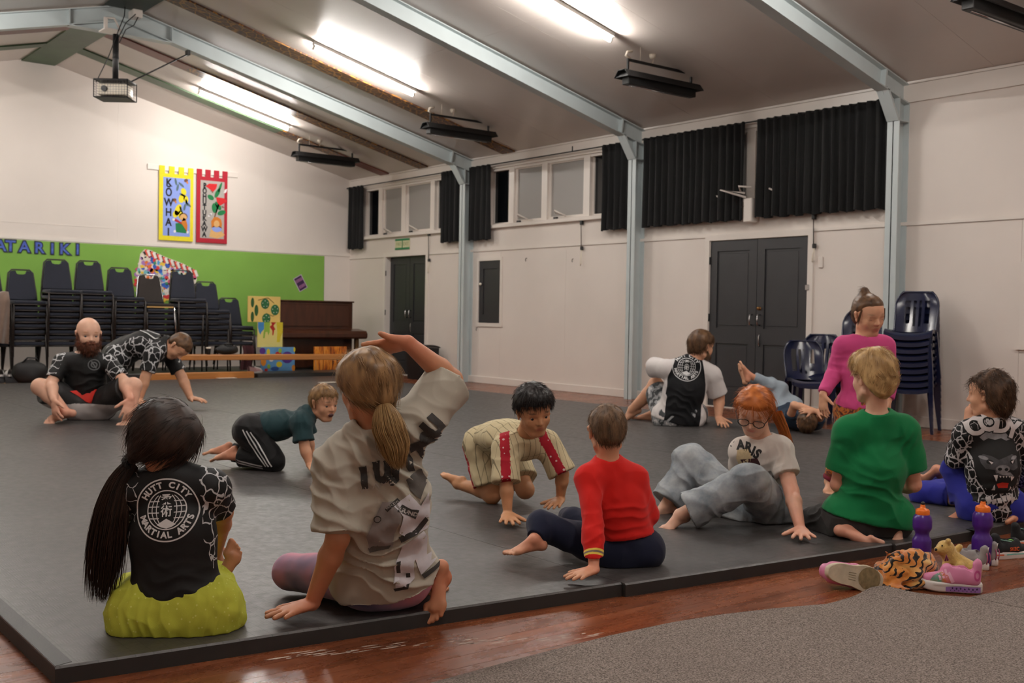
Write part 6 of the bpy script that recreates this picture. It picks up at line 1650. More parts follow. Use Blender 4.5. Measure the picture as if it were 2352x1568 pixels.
# ---- 6: bald bearded man
m_rash = m_crackle('crackle_sleeves', scale=15, mask='mask', width=.075)
def man_bald():
    f = Fig('bald bearded man in black club shirt sitting and holding his ankles', (200, 945, 0), 9.42, 1.46, .006)
    f.joints(P=(204, 922, .10), C=(196, 876, .06), N=(190, 822, .03), SR=(142, 832, -.02), SL=(250, 834, .04), HR=(180, 930, .08), HL=(228, 930, .10), KR=(92, 888, -.16), AR=(150, 946, -.28), KL=(306, 886, -.14), AL=(302, 948, -.24),
             ER=(118, 880, -.16), WR=(124, 918, -.32), EL=(284, 876, -.12), WL=(300, 916, -.30))
    f.set_head(f.at(203, 768, -.02), cv(.56, -.16, -.80), cv(.05, 1, -.05), .292)
    standard(f, sk_pale, [('R', cv(.2, -.85, -.2), cv(-.6, .1, -.8), dict(L=.2, curl=.45)), ('L', cv(-.1, -.85, -.3), cv(.5, .3, -.8), dict(L=.2, curl=.45))], [('R', cv(-.93, -.28, -.25), cv(-.1, .6, -.8), dict(L=.27)), ('L', cv(-.30, -.45, -.80), cv(.2, .8, -.5), dict(L=.27))], lids=.5, ear=1.05, red=[('AR', .2), ('WL', .2)])
    f.eyes((60, 70, 80), (.2, 0))
    R, U, Fw = f.frame(); C = f.J['C']
    def at_(V):
        d = V-C; r = np.abs(d@R); return {'mask': np.maximum(r-.185+.30*np.clip(d@U-.12, 0, 1), 0)*30-.3}
    tee(f, 'shirt', m_rash, .012, .80, f.at(204, 935, .0), -U, 1.0, .052, attrs=at_, sinf=.010, noise=(.004, 8), folds=[(f.at(200, 900, -.1), .2, U, 50, .008)])
    px = f.D/FPX; print_on(f, 'chest_badge', M('grey_print', (96, 98, 100), .7), [shp_ring(0, 0, .040, .048, 28), shp_ring(0, 0, .016, .026, 20), shp_line([(-.02, .03), (.015, -.03)], .01)], f.at(207, 838, -.15), RGT, UPV, -FWD, lift=.004)
    sh = NT('fight_shorts_black'); a = sh.attr('mask'); sh.base(sh.mix(sh.math('GREATER_THAN', a, 0), lin((22, 21, 22)), lin((196, 190, 188)))); sh.set(.6)
    def at2(V):
        z = V[:, 2]; return {'mask': np.where((z < .20) & (((V-C)@Fw) > .06), 1.0, -1.0)}
    trousers(f, 'shorts', sh.m, .020, .86, 1.0, .02, attrs=at2, noise=(.006, 9))
    print_on(f, 'red_panel', M('red_panel', (196, 40, 26), .7), [shp_poly([(-.12, .02), (.09, .03), (.06, -.09), (.0, -.07)], .03)], f.at(180, 905, -.2), RGT, UPV, -FWD, lift=.006)
    b = Sdf(); h = f.hh; ax = np.array([f.hR, f.hF, f.hU])
    b.ell(f.hp(0, .17, -.30), ax, np.array((.245, .245, .24))*h, .05).cap(f.hp(0, .28, -.42), f.hp(0, .27, -.52), .11*h, .06*h, .06)
    for q in (-1, 1): b.cap(f.hp(q*.31, .03, .0), f.hp(q*.25, .08, -.30), .05*h, .10*h, .05)
    b.cap(f.hp(-.09, .36, -.20), f.hp(.09, .36, -.20), .03*h, None, .02)
    b.ell(f.hp(0, .40, -.06), ax, np.array((.17, .13, .12))*h, .01, sub=True).cap(f.hp(-.06, .385, -.25), f.hp(.06, .385, -.25), .02*h, None, .01, sub=True)
    V, Q = b.mesh(.006, 1); V = V+vnormals(V, Q)*(.006*vnoise(V*60))[:, None]; Rg = np.random.default_rng(2); ii = Rg.integers(0, len(V), 900); N = vnormals(V, Q)[ii]
    s2 = strand_mesh(V[ii], nrm(DN)[None]*.8+N*.6+Rg.normal(0, .2, (900, 3)), Rg.uniform(.01, .03, 900), .0016, np.array((0, 0, -.4)), Rg)
    VV, QQ, TT = join_vq((V, Q, .5+.5*vnoise(V*50)), s2); qmesh('beard', VV, QQ, h_beard, f.root, {'tone': TT})
    return f
# ---- 7: man bending forward, hands on the mat
def man_bear():
    f = Fig('man in black patterned club shirt bending forward with both hands on the mat', (330, 930, 0), 10.6, 1.48, .0065)
    f.joints(P=(282, 806, .08), C=(330, 790, .0), N=(380, 790, -.03), SR=(352, 812, -.19), SL=(384, 806, .15), HR=(272, 822, -.05), HL=(268, 818, .18), KR=(262, 880, -.02), KL=(252, 882, .28), AR=(222, 926, .30), AL=(212, 922, .55),
             ER=(334, 866, -.24), WR=(318, 920, -.26), EL=(418, 866, .14), WL=(438, 914, .10))
    f.set_head(f.at(410, 796, -.05), cv(.38, -.90, -.25), cv(.80, .50, -.1), .28)
    standard(f, sk_fair, [('R', cv(.3, -.1, -.8), UP, dict(L=.2)), ('L', cv(.85, -.1, -.3), UP, dict(L=.2, curl=.25))], [('R', cv(.4, -.6, -.4), cv(.4, .4, 0), dict(L=.26)), ('L', cv(.4, -.6, -.4), cv(.4, .4, 0), dict(L=.26))], lids=.6, brow=.5)
    R, U, Fw = f.frame(); C = f.J['C']
    def at_(V):
        d = V-C; return {'mask': np.maximum(np.abs(d@R)-.10-.05*np.clip(-(d@Fw), 0, .1)*10, 0)*30-.3}
    tee(f, 'shirt', m_rash, .014, .78, f.at(272, 806, .08), -U, 1.06, .052, attrs=at_, sinf=.012, noise=(.004, 8))
    px = f.D/FPX; print_on(f, 'back_badge', pr_white, [shp_ring(0, 0, .115, .125, 40), shp_ring(0, 0, .05, .06, 24)], f.at(352, 765, .0), RGT, FWD, UPV, lift=.004)
    trousers(f, 'trousers', m_cloth('black_spandex', (16, 16, 17), .6), .014, 1.85, noise=(.004, 9))
    f.hair_cap(h_brown, .02, .55, .05, -.30, (.01, 24), .0065, None, 'hair', None, 900, .02, None, .5, .0016, seed=8)
    return f
# ---- 8: man in the black and white club tee
def man_white():
    f = Fig('man in black club tee with white sleeves seated with his back to the camera', (1560, 980, .05), 9.86, 1.48, .0065)
    f.joints(P=(1556, 950, .04), C=(1572, 896, .0), N=(1590, 832, .0), SL=(1534, 848, .02), SR=(1634, 862, .04), HL=(1534, 956, .06), HR=(1582, 956, .06), KL=(1506, 884, .34), AL=(1452, 940, .46), KR=(1600, 950, .60), AR=(1500, 950, .50),
             EL=(1494, 842, .22), WL=(1540, 866, .45), ER=(1652, 912, .10), WR=(1650, 958, .02))
    f.set_head(f.at(1611, 795, .02), cv(.86, -.10, .42), cv(.12, 1, .0), .285)
    standard(f, sk_fair, [('L', cv(.7, -.2, .5), cv(0, .4, .8), dict(L=.19)), ('R', cv(.1, -.35, -.85), UP, dict(L=.19))], [('L', cv(-.7, -.45, .1), cv(-.1, .8, 0), dict(L=.26)), ('R', cv(-.9, .1, .1), UP, dict(L=.26))], lids=.4)
    R, U, Fw = f.frame(); C = f.J['C']
    t = NT('black_tee_white_raglan'); a = t.attr('mask'); t.base(t.mix(t.math('GREATER_THAN', a, 0), lin((20, 21, 24)), lin((214, 208, 206)))); t.bump(t.noise(t.coord(), 300, 2), .2, .001); t.set(.8, spec=.25)
    def at_(V):
        d = V-C; r = np.abs(d@R); up = d@U; return {'mask': np.maximum(r-.178+.32*np.clip(up-.10, 0, 1), r-.165-2*np.clip(up+.08, 0, 1))}
    tee(f, 'shirt', t.m, .024, .86, f.at(1556, 972, .0), -U, 1.04, .05, attrs=at_, sinf=.026, noise=(.005, 8), folds=[(f.at(1560, 940, -.1), .2, U+.2*R, 45, .010)])
    print_on(f, 'shirt_badge', pr_white, club_badge(.130), f.at(1580, 843, -.15), nrm(RGT-.12*UPV), nrm(UPV+.12*RGT), -FWD, lift=.004)
    t = NT('grey_camo_shorts'); v = t.coord(); t.base(t.ramp(t.noise(v, 16, 2), [(.4, lin((64, 68, 70))), (.48, lin((150, 152, 154))), (.6, lin((204, 202, 202)))], 'CONSTANT')); t.set(.8)
    trousers(f, 'shorts', t.m, .022, .80, 1.0, .015, noise=(.005, 9))
    f.cloth('shorts_band', M('black_hem_band', (24, 28, 30), .8), Sdf().cap(f.J['HL']+(f.J['KL']-f.J['HL'])*.74, f.J['HL']+(f.J['KL']-f.J['HL'])*.86, .112, .110, .01, cut=True).half(f.J['HL']+(f.J['KL']-f.J['HL'])*.74, f.J['HL']-f.J['KL']), noise=None)
    f.hair_cap(h_brown, .05, .50, .02, -.36, (.02, 22), .0065, None, 'hair', None, 1500, .045, lambda q: np.stack([q[:, 0]*.6, q[:, 1]*.5+.25, -.4+0*q[:, 0]], 1), .3, .0018, seed=12)
    b = Sdf(); h = f.hh; ax = np.array([f.hR, f.hF, f.hU]); b.ell(f.hp(0, .18, -.34), ax, np.array((.225, .20, .17))*h, .04)
    for q in (-1, 1): b.cap(f.hp(q*.29, .05, -.08), f.hp(q*.22, .10, -.32), .03*h, .07*h, .05)
    V, Q = b.mesh(.006, 1); V = V+vnormals(V, Q)*(.004*vnoise(V*60))[:, None]; qmesh('beard', V, Q, h_brown, f.root, {'tone': .2+.3*vnoise(V*50)})
    return f
# ---- 9: child lying on their back, hands behind the head
def child_lying():
    f = Fig('child lying on their back in pale jeans, arms folded round the head', (1850, 990, 0), 9.45, 1.0, .006)
    f.joints(P=(1800, 940, .55), C=(1822, 962, .32), N=(1842, 972, .12), SL=(1812, 966, .14), SR=(1874, 972, .10), HL=(1778, 940, .55), HR=(1818, 936, .58), KL=(1792, 892, .62), AL=(1722, 862, .60), KR=(1772, 884, .80), AR=(1716, 868, .82),
             EL=(1824, 930, -.02), WL=(1874, 944, -.14), ER=(1890, 948, -.02), WR=(1864, 944, -.14))
    f.set_head(f.at(1851, 968, -.06), cv(-.10, .78, .62), cv(.1, -.55, -.8), .225)
    standard(f, sk_fair, [('L', cv(.8, -.2, -.2), cv(0, .6, -.7), dict(curl=.3)), ('R', cv(-.8, .1, -.2), cv(0, .6, -.7), dict(curl=.3))], [('L', cv(-.25, .96, .1), cv(.8, .3, 0), dict(L=.20)), ('R', cv(-.25, .96, .1), cv(.8, .3, 0), dict(L=.2))], red=[('AL', .14)])
    tee(f, 'shirt', m_cloth('dark_blue_jersey', (28, 44, 62), .85), .016, .45, None, None, 1.0, .05, sinf=.014)
    trousers(f, 'jeans', m_cloth('pale_denim', (150, 162, 172), .85, .12), .020, 1.86, noise=(.005, 10))
    f.hair_cap(h_brown, .04, .55, .02, -.30, (.02, 24), .006, None, 'hair', None, 800, .03, None, .3, .0016, seed=14)
    return f
# ---- 10: red-haired girl with glasses
def girl_red():
    f = Fig('red-haired girl with glasses in cream lettered tee leaning on one hand', (1750, 1195, .1), 5.2, 1.05, .0045)
    f.joints(P=(1752, 1158, .14), C=(1750, 1090, .09), N=(1752, 1016, .03), SR=(1704, 1038, .04), SL=(1792, 1034, -.03), HR=(1716, 1172, .14), HL=(1782, 1172, .10), KR=(1582, 1058, .30), AR=(1530, 1160, .22), KL=(1722, 1104, -.20), AL=(1562, 1182, -.14),
             EL=(1818, 1128, -.14), WL=(1838, 1214, -.34), ER=(1702, 1096, .16), WR=(1690, 1140, .30))
    f.set_head(f.at(1733, 944, -.06), cv(-.36, -.56, -.75), cv(-.10, .82, -.56), .232)
    standard(f, sk_pale, [('L', cv(-.10, -.1, -.92), UP, dict(L=.155, curl=.04, spread=.42, thumb=1.0)), ('R', cv(0, -.5, .5), UP)], [('L', cv(-.85, -.30, -.42), cv(-.2, .8, -.3), dict(L=.18)), ('R', cv(-.8, -.2, -.4), UP, dict(L=.19))], lids=.85, red=[('WL', .2), ('EL', .12)])
    R, U, Fw = f.frame()
    tee(f, 'shirt', m_cloth('cream_jersey', (206, 198, 190), .85), .016, .60, f.at(1754, 1142, .05), -U, 1.02, .052, sinf=.016, noise=(.0035, 11), folds=[(f.at(1745, 1075, -.03), .13, R*.7+U, 62, .007), (f.at(1790, 1060, -.1), .07, R, 80, .005)])
    px = f.D/FPX; L = []
    for ch, x, y, a in (('P', 1696, 1022, .0), ('A', 1713, 1028, -.08), ('R', 1728, 1032, -.2), ('I', 1738, 1040, -.35), ('S', 1746, 1046, -.5)): L.append(shp_text(ch, .062, (x-1722)*px, (1035-y)*px, a, .003, .008, sx=.8))
    print_on(f, 'shirt_lettering', M('black_print', (24, 23, 22), .7), L, f.at(1722, 1035, -.12), RGT, UPV, -FWD, lift=.002)
    print_on(f, 'shirt_motif', M('straw_print', (196, 176, 138), .7, .15, 40), [shp_poly([(-.03, .03), (.02, .035), (.035, .0), (.03, -.04), (-.015, -.05), (-.035, -.01)], .012)], f.at(1719, 1052, -.12), RGT, UPV, -FWD, lift=.002)
    print_on(f, 'shirt_motif_dark', M('maroon_print', (60, 22, 26), .7, .3, 40), [shp_poly([(-.035, .02), (.04, .03), (.055, .0), (.045, -.04), (0, -.03)], .012)], f.at(1728, 1070, -.12), RGT, UPV, -FWD, lift=.002)
    jm = NT('washed_grey_denim'); v = jm.coord(); n = jm.noise(v, 7, 4, .65); jm.base(jm.ramp(n, [(.3, lin((112, 122, 130))), (.55, lin((158, 164, 168))), (.75, lin((186, 190, 190)))])); jm.bump(jm.noise(v, 500, 2), .3, .0006); jm.set(.9, spec=.2)
    trousers(f, 'jeans', jm.m, .030, {'L': 1.88, 'R': 1.93}, 1.05, .030, noise=(.008, 9), folds=[(f.at(1660, 1120, .05), .18, RGT*.6+UPV, 50, .013), (f.at(1560, 1110, .15), .15, RGT+UPV, 48, .012), (f.at(1640, 1170, -.15), .14, UPV+.3*RGT, 60, .010), (f.at(1760, 1150, .0), .12, RGT, 60, .010)])
    flow = lambda q: np.stack([q[:, 0]*1.2, -.3-.2*q[:, 1], -.7+0*q[:, 0]], 1)
    f.hair_cap(h_ginger, .05, .60, -.02, -.34, (.012, 20), .0045, None, 'hair', lambda S: S.cap(f.hp(.0, -.20, .0), f.hp(-.05, -.24, -.3), .26*f.hh, .16*f.hh, .06), 2200, .08, flow, .04, .0009, seed=6, shape=lambda x, y, z, e: np.where(y < .05, e-.40, e+.10-.16*np.abs(x)))
    for sx, pts in ((-1, ((1784, 950, .02), (1800, 985, .05), (1812, 1025, .07), (1820, 1076, .08))),):
        path = [f.at(*p) for p in pts]; V = tail_strands(path, np.linspace(.030, .016, len(path)), 700, .0009, 20+sx, .5, .8); qmesh('loose_hair', V[0], V[1], h_ginger, f.root, {'tone': V[2]})
    gm = M('black_spectacle_frame', (22, 20, 20), .3); g = MB()
    for q in (-1, 1):
        pts = [f.hp(q*.155+.115*math.cos(a), .40-.03*abs(math.cos(a)), -.02+.085*math.sin(a)) for a in np.linspace(0, 2*PI, 25)]; g.tube(pts, .0022, 6)
        g.tube([f.hp(q*.27, .37, .0), f.hp(q*.36, .12, .02), f.hp(q*.37, -.02, .0)], .002, 6)
    g.tube([f.hp(-.045, .41, .0), f.hp(0, .425, .012), f.hp(.045, .41, .0)], .002, 6); o = g.build('spectacles', gm, f.root)
    lm = NT('spectacle_lens'); lm.base((.9, .9, .92)); lm.set(.05); lm.b.inputs['Alpha'].default_value = .10
    for q in (-1, 1):
        c = f.hp(q*.155, .398, -.02); pts = [f.hp(q*.155+.11*math.cos(a), .397-.03*abs(math.cos(a)), -.02+.08*math.sin(a)) for a in np.linspace(0, 2*PI, 20)[:-1]]
        MB().add([c]+pts, [(0, i+1, (i+1) % 19+1) for i in range(19)], True).build('lens', lm.m, o)
    return f
# ---- 11: boy in the green tee
def boy_green():
    f = Fig('blond boy in plain green tee kneeling on bare feet with his back turned', (1990, 1230, .1), 4.92, 1.08, .0045)
    f.joints(P=(1990, 1190, .04), C=(2008, 1085, .0), N=(2014, 960, .0), SL=(1950, 994, .0), SR=(2078, 990, .03), HL=(1950, 1194, .04), HR=(2034, 1190, .06), KL=(1868, 1204, .26), KR=(2052, 1186, .46), AL=(1946, 1218, -.06), AR=(2056, 1206, .0),
             EL=(1926, 1112, .05), WL=(1975, 1120, .24), ER=(2098, 1112, .06), WR=(2050, 1120, .26))
    f.set_head(f.at(2003, 868, -.01), cv(-.52, -.02, .84), cv(.02, 1, 0), .228)
    standard(f, sk_pale, [('L', cv(.6, 0, .5), cv(0, .4, -.8), dict(curl=.4)), ('R', cv(-.6, 0, .5), cv(0, .4, -.8), dict(curl=.4))], [('L', cv(.86, -.32, -.18), cv(.18, .28, .92), dict(L=.205)), ('R', cv(-.20, -.62, -.20), cv(-.3, .2, .9), dict(L=.16))], red=[('AL', .26), ('EL', .12), ('ER', .12)])
    R, U, Fw = f.frame()
    tee(f, 'shirt', m_cloth('green_jersey', (10, 112, 62), .85), hinf=.040, inf=.020, sleeve=.72, hem=f.at(1996, 1200, -.05), hem_n=nrm(-U-.15*R), g=1.02, neck=.050, sinf=.024, noise=(.004, 10), folds=[(f.at(2000, 1165, -.08), .16, U+.3*R, 58, .010), (f.at(1960, 1030, -.05), .08, R+U, 80, .006), (f.at(2070, 1020, -.05), .08, R-U, 80, .006)])
    trousers(f, 'trousers', m_cloth('charcoal_fleece', (52, 50, 49), .9), .022, {'L': 1.86, 'R': 1.80}, 1.02, .008, noise=(.006, 11), folds=[(f.at(1900, 1195, .1), .14, UPV+.3*RGT, 60, .010)])
    f.hair_cap(h_blond, .055, .55, .0, -.50, (.022, 22), .0045, None, 'hair', lambda S: S.ell(f.hp(0, .0, .36), np.array([f.hR, f.hF, f.hU]), np.array((.32, .40, .22))*f.hh, .06).cap(f.hp(0, -.22, -.1), f.hp(0, -.19, -.42), .24*f.hh, .17*f.hh, .06), 2600, .045, lambda q: np.stack([q[:, 0]*.8+.1, q[:, 1]*.9+.1, .1-q[:, 2]*1.5], 1), .25, .0012, seed=15, curl=.05)
    return f
# ---- 12: girl standing in pink
def girl_pink():
    f = Fig('small girl standing in pink long-sleeved top and orange-brown patterned leggings', (1950, 1128, 0), 6.2, .98, .005)
    f.joints(P=(1976, 915, 0), C=(1982, 850, -.01), N=(1984, 784, 0), SR=(1938, 796, .0), SL=(2032, 794, .01), HR=(1954, 936, 0), HL=(1996, 936, .01), KR=(1938, 1028, -.04), AR=(1904, 1106, .02), KL=(1994, 1036, .03), AL=(1984, 1116, .10),
             ER=(1918, 850, .02), WR=(1890, 906, -.06), EL=(2046, 860, .03), WL=(2040, 920, -.03))
    f.set_head(f.at(1995, 724, -.02), cv(.30, -.30, -.90), cv(.02, 1, -.3), .238)
    standard(f, sk_fair, [('R', cv(-.02, -.95, -.15), cv(-.8, 0, -.5), dict(L=.13, curl=.35)), ('L', cv(0, -1, 0), cv(.8, 0, -.4), dict(L=.13, curl=.35))], [('R', cv(-.25, -.15, -.85), UP, dict(L=.17)), ('L', cv(.1, -.15, -.9), UP, dict(L=.17))], lids=.75, brow=.5)
    f.eyes((60, 50, 44), (0, -.4))
    R, U, Fw = f.frame()
    tee(f, 'top', m_cloth('pink_jersey', (206, 76, 134), .85), .014, long=1.94, hem=f.at(1976, 944, 0), hem_n=nrm(-U+.12*R), neck=.056, sinf=.012, noise=(.0035, 11), folds=[(f.at(1985, 880, -.1), .14, R+.3*U, 70, .006), (f.at(1925, 840, -.05), .08, U, 80, .004)])
    t = NT('autumn_leaf_leggings'); v = t.coord(); n = t.noise(v, 22, 4, .6, .8); t.base(t.ramp(n, [(.34, lin((52, 26, 30))), (.44, lin((112, 52, 34))), (.52, lin((206, 118, 40))), (.58, lin((96, 40, 36))), (.68, lin((222, 172, 84)))])); t.set(.75)
    trousers(f, 'leggings', t.m, .010, 1.88, 1.0, noise=(.003, 12))
    for sd in 'LR':
        a, b = f.J['A'+sd], f.J['K'+sd]; f.cloth('leggings_cuff', M('maroon_rib', (120, 24, 48), .85), Sdf().cap(a+(b-a)*.20, a+(b-a)*.06, .046, .044, .01, cut=True).half(a+(b-a)*.18, b-a), noise=None)
    flow = lambda q: np.stack([q[:, 0]*.5, -.5-q[:, 1], .5-q[:, 2]], 1)
    f.hair_cap(h_brown, .028, .70, .04, -.30, (.012, 22), .005, None, 'hair', lambda S: S.cap(f.hp(0, -.28, .44), f.hp(.05, -.22, .56), .12*f.hh, .09*f.hh, .03), 2000, .045, flow, .10, .0009, seed=16, shape=lambda x, y, z, e: e+np.where(y < -.08, -.12, .05))
    for q in (-1, 1):
        path = [f.hp(q*.32, .14, .20), f.hp(q*.355, .12, -.05), f.hp(q*.34, .10, -.22)]; V = tail_strands(path, [.004, .007, .004], 26, .0007, 30+q, .5); qmesh('loose_hair', V[0], V[1], h_brown, f.root, {'tone': V[2]})
    return f
# ---- 13: boy in the gorilla print
def boy_gorilla():
    f = Fig('curly-haired boy in black and white gorilla print top lettered CODY', (2280, 1195, .1), 5.36, .98, .0045)
    f.joints(P=(2278, 1162, .03), C=(2280, 1075, .0), N=(2276, 968, .0), SL=(2220, 996, .02), SR=(2338, 994, .03), HL=(2248, 1166, .05), HR=(2312, 1164, .05), KL=(2196, 1078, .18), AL=(2222, 1170, .10), KR=(2330, 1165, .42), AR=(2340, 1168, .0),
             EL=(2194, 1052, .08), WL=(2222, 972, .14), ER=(2372, 1070, .05), WR=(2340, 1110, .24))
    f.set_head(f.at(2268, 906, .0), cv(-.78, -.04, .60), cv(0, 1, 0), .226)
    standard(f, sk_fair, [('L', cv(.2, .95, .15), cv(-.9, 0, -.3), dict(L=.125, curl=.45)), ('R', cv(-.6, 0, .5), UP)], [('L', cv(-.96, -.12, -.05), UP, dict(L=.185)), ('R', cv(-.85, -.25, -.35), cv(0, .7, .6), dict(L=.185))], red=[('AR', .2), ('AL', .2)])
    R, U, Fw = f.frame()
    pat = m_crackle('gorilla_brush_print', (14, 14, 15), (190, 186, 188), 30, 'mask', .085)
    C = f.J['C']
    def at_(V):
        d = V-C; r = d@R; u = d@U; k = np.sqrt((r/.115)**2+((u-.03)/.135)**2); return {'mask': k-1.0}
    tee(f, 'top', pat, .020, long=1.94, hem=f.at(2280, 1196, 0), hem_n=-U, neck=.05, sinf=.018, attrs=at_, noise=(.004, 10), folds=[(f.at(2275, 1150, -.08), .14, U, 60, .008)])
    px = f.D/FPX; t2 = lambda x, y: ((x-2280)*px, (1080-y)*px); base = f.at(2280, 1080, -.08)
    PR = lambda nm, mt, sh, lift=.002: print_on(f, nm, mt, sh, base, RGT, UPV, -FWD, lift=lift)
    po = lambda *p: shp_poly([t2(*q) for q in p], .012)
    def el(x, y, rx, ry, a=0): return po(*[(x+rx*math.cos(t)*math.cos(a)-ry*math.sin(t)*math.sin(a), y+rx*math.cos(t)*math.sin(a)+ry*math.sin(t)*math.cos(a)) for t in np.linspace(0, 2*PI, 19)[:-1]])
    pb, pg, pl, pw = M('print_black', (12, 12, 13), .8), M('print_charcoal', (66, 66, 70), .8, .3, 40), M('print_silver', (132, 132, 136), .8, .25, 40), M('print_bone', (206, 200, 200), .8, .06, 30)
    PR('gorilla_head', pb, [po((2244, 1010), (2262, 992), (2290, 988), (2320, 996), (2338, 1015), (2342, 1060), (2336, 1110), (2318, 1132), (2282, 1134), (2262, 1118), (2246, 1080), (2242, 1040))], .0018)
    PR('gorilla_crest', pl, [po((2256, 1006), (2270, 992), (2292, 988), (2316, 997), (2328, 1010), (2316, 1014), (2304, 1008), (2290, 1012), (2276, 1008), (2266, 1014))], .0024)
    PR('gorilla_brow', pg, [po((2254, 1052), (2262, 1044), (2278, 1048), (2292, 1056), (2308, 1050), (2326, 1044), (2338, 1050), (2338, 1074), (2326, 1080), (2312, 1076), (2306, 1090), (2288, 1092), (2282, 1078), (2264, 1076), (2256, 1064))], .0024)
    PR('gorilla_muzzle', pl, [el(2300, 1076, 16, 9), po((2284, 1082), (2318, 1084), (2326, 1092), (2300, 1090)), el(2262, 1052, 9, 4, .3), el(2330, 1052, 9, 4, -.3)], .003)
    PR('gorilla_nostril', pb, [el(2293, 1076, 4.5, 3.5), el(2308, 1077, 4.5, 3.5), el(2273, 1061, 7, 5), el(2324, 1061, 7, 5)], .0036)
    PR('gorilla_eye', pw, [po((2270, 1058), (2280, 1062), (2276, 1066)), po((2320, 1060), (2328, 1057), (2324, 1065))], .0042)
    PR('gorilla_mouth', pb, [el(2302, 1108, 24, 18)], .0030)
    PR('gorilla_tongue', M('print_red', (196, 44, 26), .8, .1, 30), [po((2288, 1110), (2300, 1106), (2316, 1108), (2314, 1120), (2292, 1120))], .0036)
    PR('gorilla_teeth', pw, [po((2280, 1090), (2289, 1090), (2287, 1104)), po((2318, 1092), (2328, 1094), (2321, 1104)), po((2278, 1124), (2284, 1112), (2286, 1124)), po((2316, 1126), (2320, 1116), (2324, 1120))]+[po((2292+k*7, 1092), (2297+k*7, 1092), (2295+k*7, 1096)) for k in range(4)]
       + [po((2268+k*11, 1142+5*math.sin(k*1.3)), (2278+k*11, 1140+5*math.sin(k*1.3)), (2280+k*11, 1150+4*math.sin(k)), (2272+k*11, 1156+5*math.cos(k))) for k in range(6)], .0042)
    for nm, mt, b_, lf in (('lettering_edge', pb, .011, .003), ('lettering', pw, .0055, .0044)):
        PR(nm, mt, [shp_text(ch, .115, *t2(x, y), a, b_, .01) for ch, x, y, a in (('C', 2244, 984, .25), ('O', 2276, 974, .08), ('D', 2306, 978, -.1), ('Y', 2332, 990, -.3))], lf)
    trousers(f, 'trousers', m_cloth('royal_blue_cotton', (40, 44, 140), .85), .022, {'L': 1.80, 'R': 1.70}, 1.0, .018, noise=(.006, 10), folds=[(f.at(2210, 1120, .1), .12, RGT, 60, .009)])
    f.hair_cap(h_curl, .05, .60, -.02, -.46, (.035, 22), .0045, None, 'hair', lambda S: (S.ell(f.hp(0, -.22, -.02), np.array([f.hR, f.hF, f.hU]), np.array((.30, .28, .44))*f.hh, .06)), 1800, .055, lambda q: np.stack([q[:, 0]*.4, -.4+0*q[:, 1], -.8+0*q[:, 0]], 1), .35, .0014, seed=17, curl=.22, shape=lambda x, y, z, e: np.where(y > -.05, e+.14, e-.12))
    return f
# ---- 14: child mostly hidden behind the gorilla boy
def child_hidden():
    f = Fig('child in royal blue trousers lying behind the gorilla-print boy', (2260, 1150, .1), 5.86, .98, .006)
    f.joints(P=(2330, 1112, .12), C=(2390, 1110, .16), N=(2450, 1112, .20), SL=(2440, 1120, .06), SR=(2446, 1106, .32), HL=(2290, 1124, .02), HR=(2298, 1116, .20), KL=(2120, 1134, .04), AL=(2200, 1140, -.10), KR=(2190, 1122, .26), AR=(2152, 1078, .20),
             EL=(2420, 1140, -.1), WL=(2370, 1142, -.05), ER=(2420, 1130, .4), WR=(2380, 1130, .45))
    f.set_head(f.at(2500, 1095, .2), cv(.0, .8, -.5), cv(1, 0, 0), .22)
    standard(f, sk_fair, [('L', cv(-1, 0, 0), UP), ('R', cv(-1, 0, 0), UP)], [('R', cv(-.25, -.35, .6), cv(.5, .3, .6), dict(L=.19)), ('L', cv(.9, 0, -.3), UP, dict(L=.18))], red=[('AR', .14)])
    tee(f, 'top', m_cloth('black_jersey', (18, 18, 20), .85), .016, .9)
    trousers(f, 'trousers', bpy.data.materials['royal_blue_cotton'], .022, {'L': 1.80, 'R': 1.76}, 1.0, .014, noise=(.006, 10))
    f.hair_cap(h_brown, .04, .6, 0, -.3, (.02, 22), .006, None, 'hair', None, 300, .03)
    return f
PEOPLE = [girl_ponytail, girl_grey, boy_red, boy_beige, boy_teal, man_bald, man_bear, man_white, child_lying, girl_red, boy_green, girl_pink, boy_gorilla, child_hidden]
for fn in PEOPLE: fn()
# ================================================================== shoes and toys left on the boards
def smesh(name, S, vox, mat, parent, noise=None, attrs=None, smooth=1, ratio=None):
    V, Q = S.mesh(vox, smooth)
    if noise: V = V+vnormals(V, Q)*(noise[0]*(vnoise(V*noise[1])+.5*vnoise(V*noise[1]*2.3+4)))[:, None]
    a = attrs(V) if attrs else {}
    w = np.zeros(3); p = parent
    while p is not None: w += np.array(p.location); p = p.parent
    o = qmesh(name, V+w, Q, mat, parent, a)
    return slim(o, ratio) if ratio else o
def sole_outline(L, n=40):
    pts = []
    for k in range(n):
        a = 2*PI*k/n; c, s_ = math.cos(a), math.sin(a); x = .5*L*c
        w = np.interp(c, [-1, -.8, -.45, .0, .35, .7, 1], [.0, .118, .130, .112, .158, .150, .0])*L
        ww = .165*L*abs(s_)**.75*np.interp(c, [-1, -.6, -.1, .4, 1], [.80, .80, .70, 1.0, .92])
        pts.append((x, math.copysign(ww, s_)+.012*L*math.sin(c*2)))
    return pts
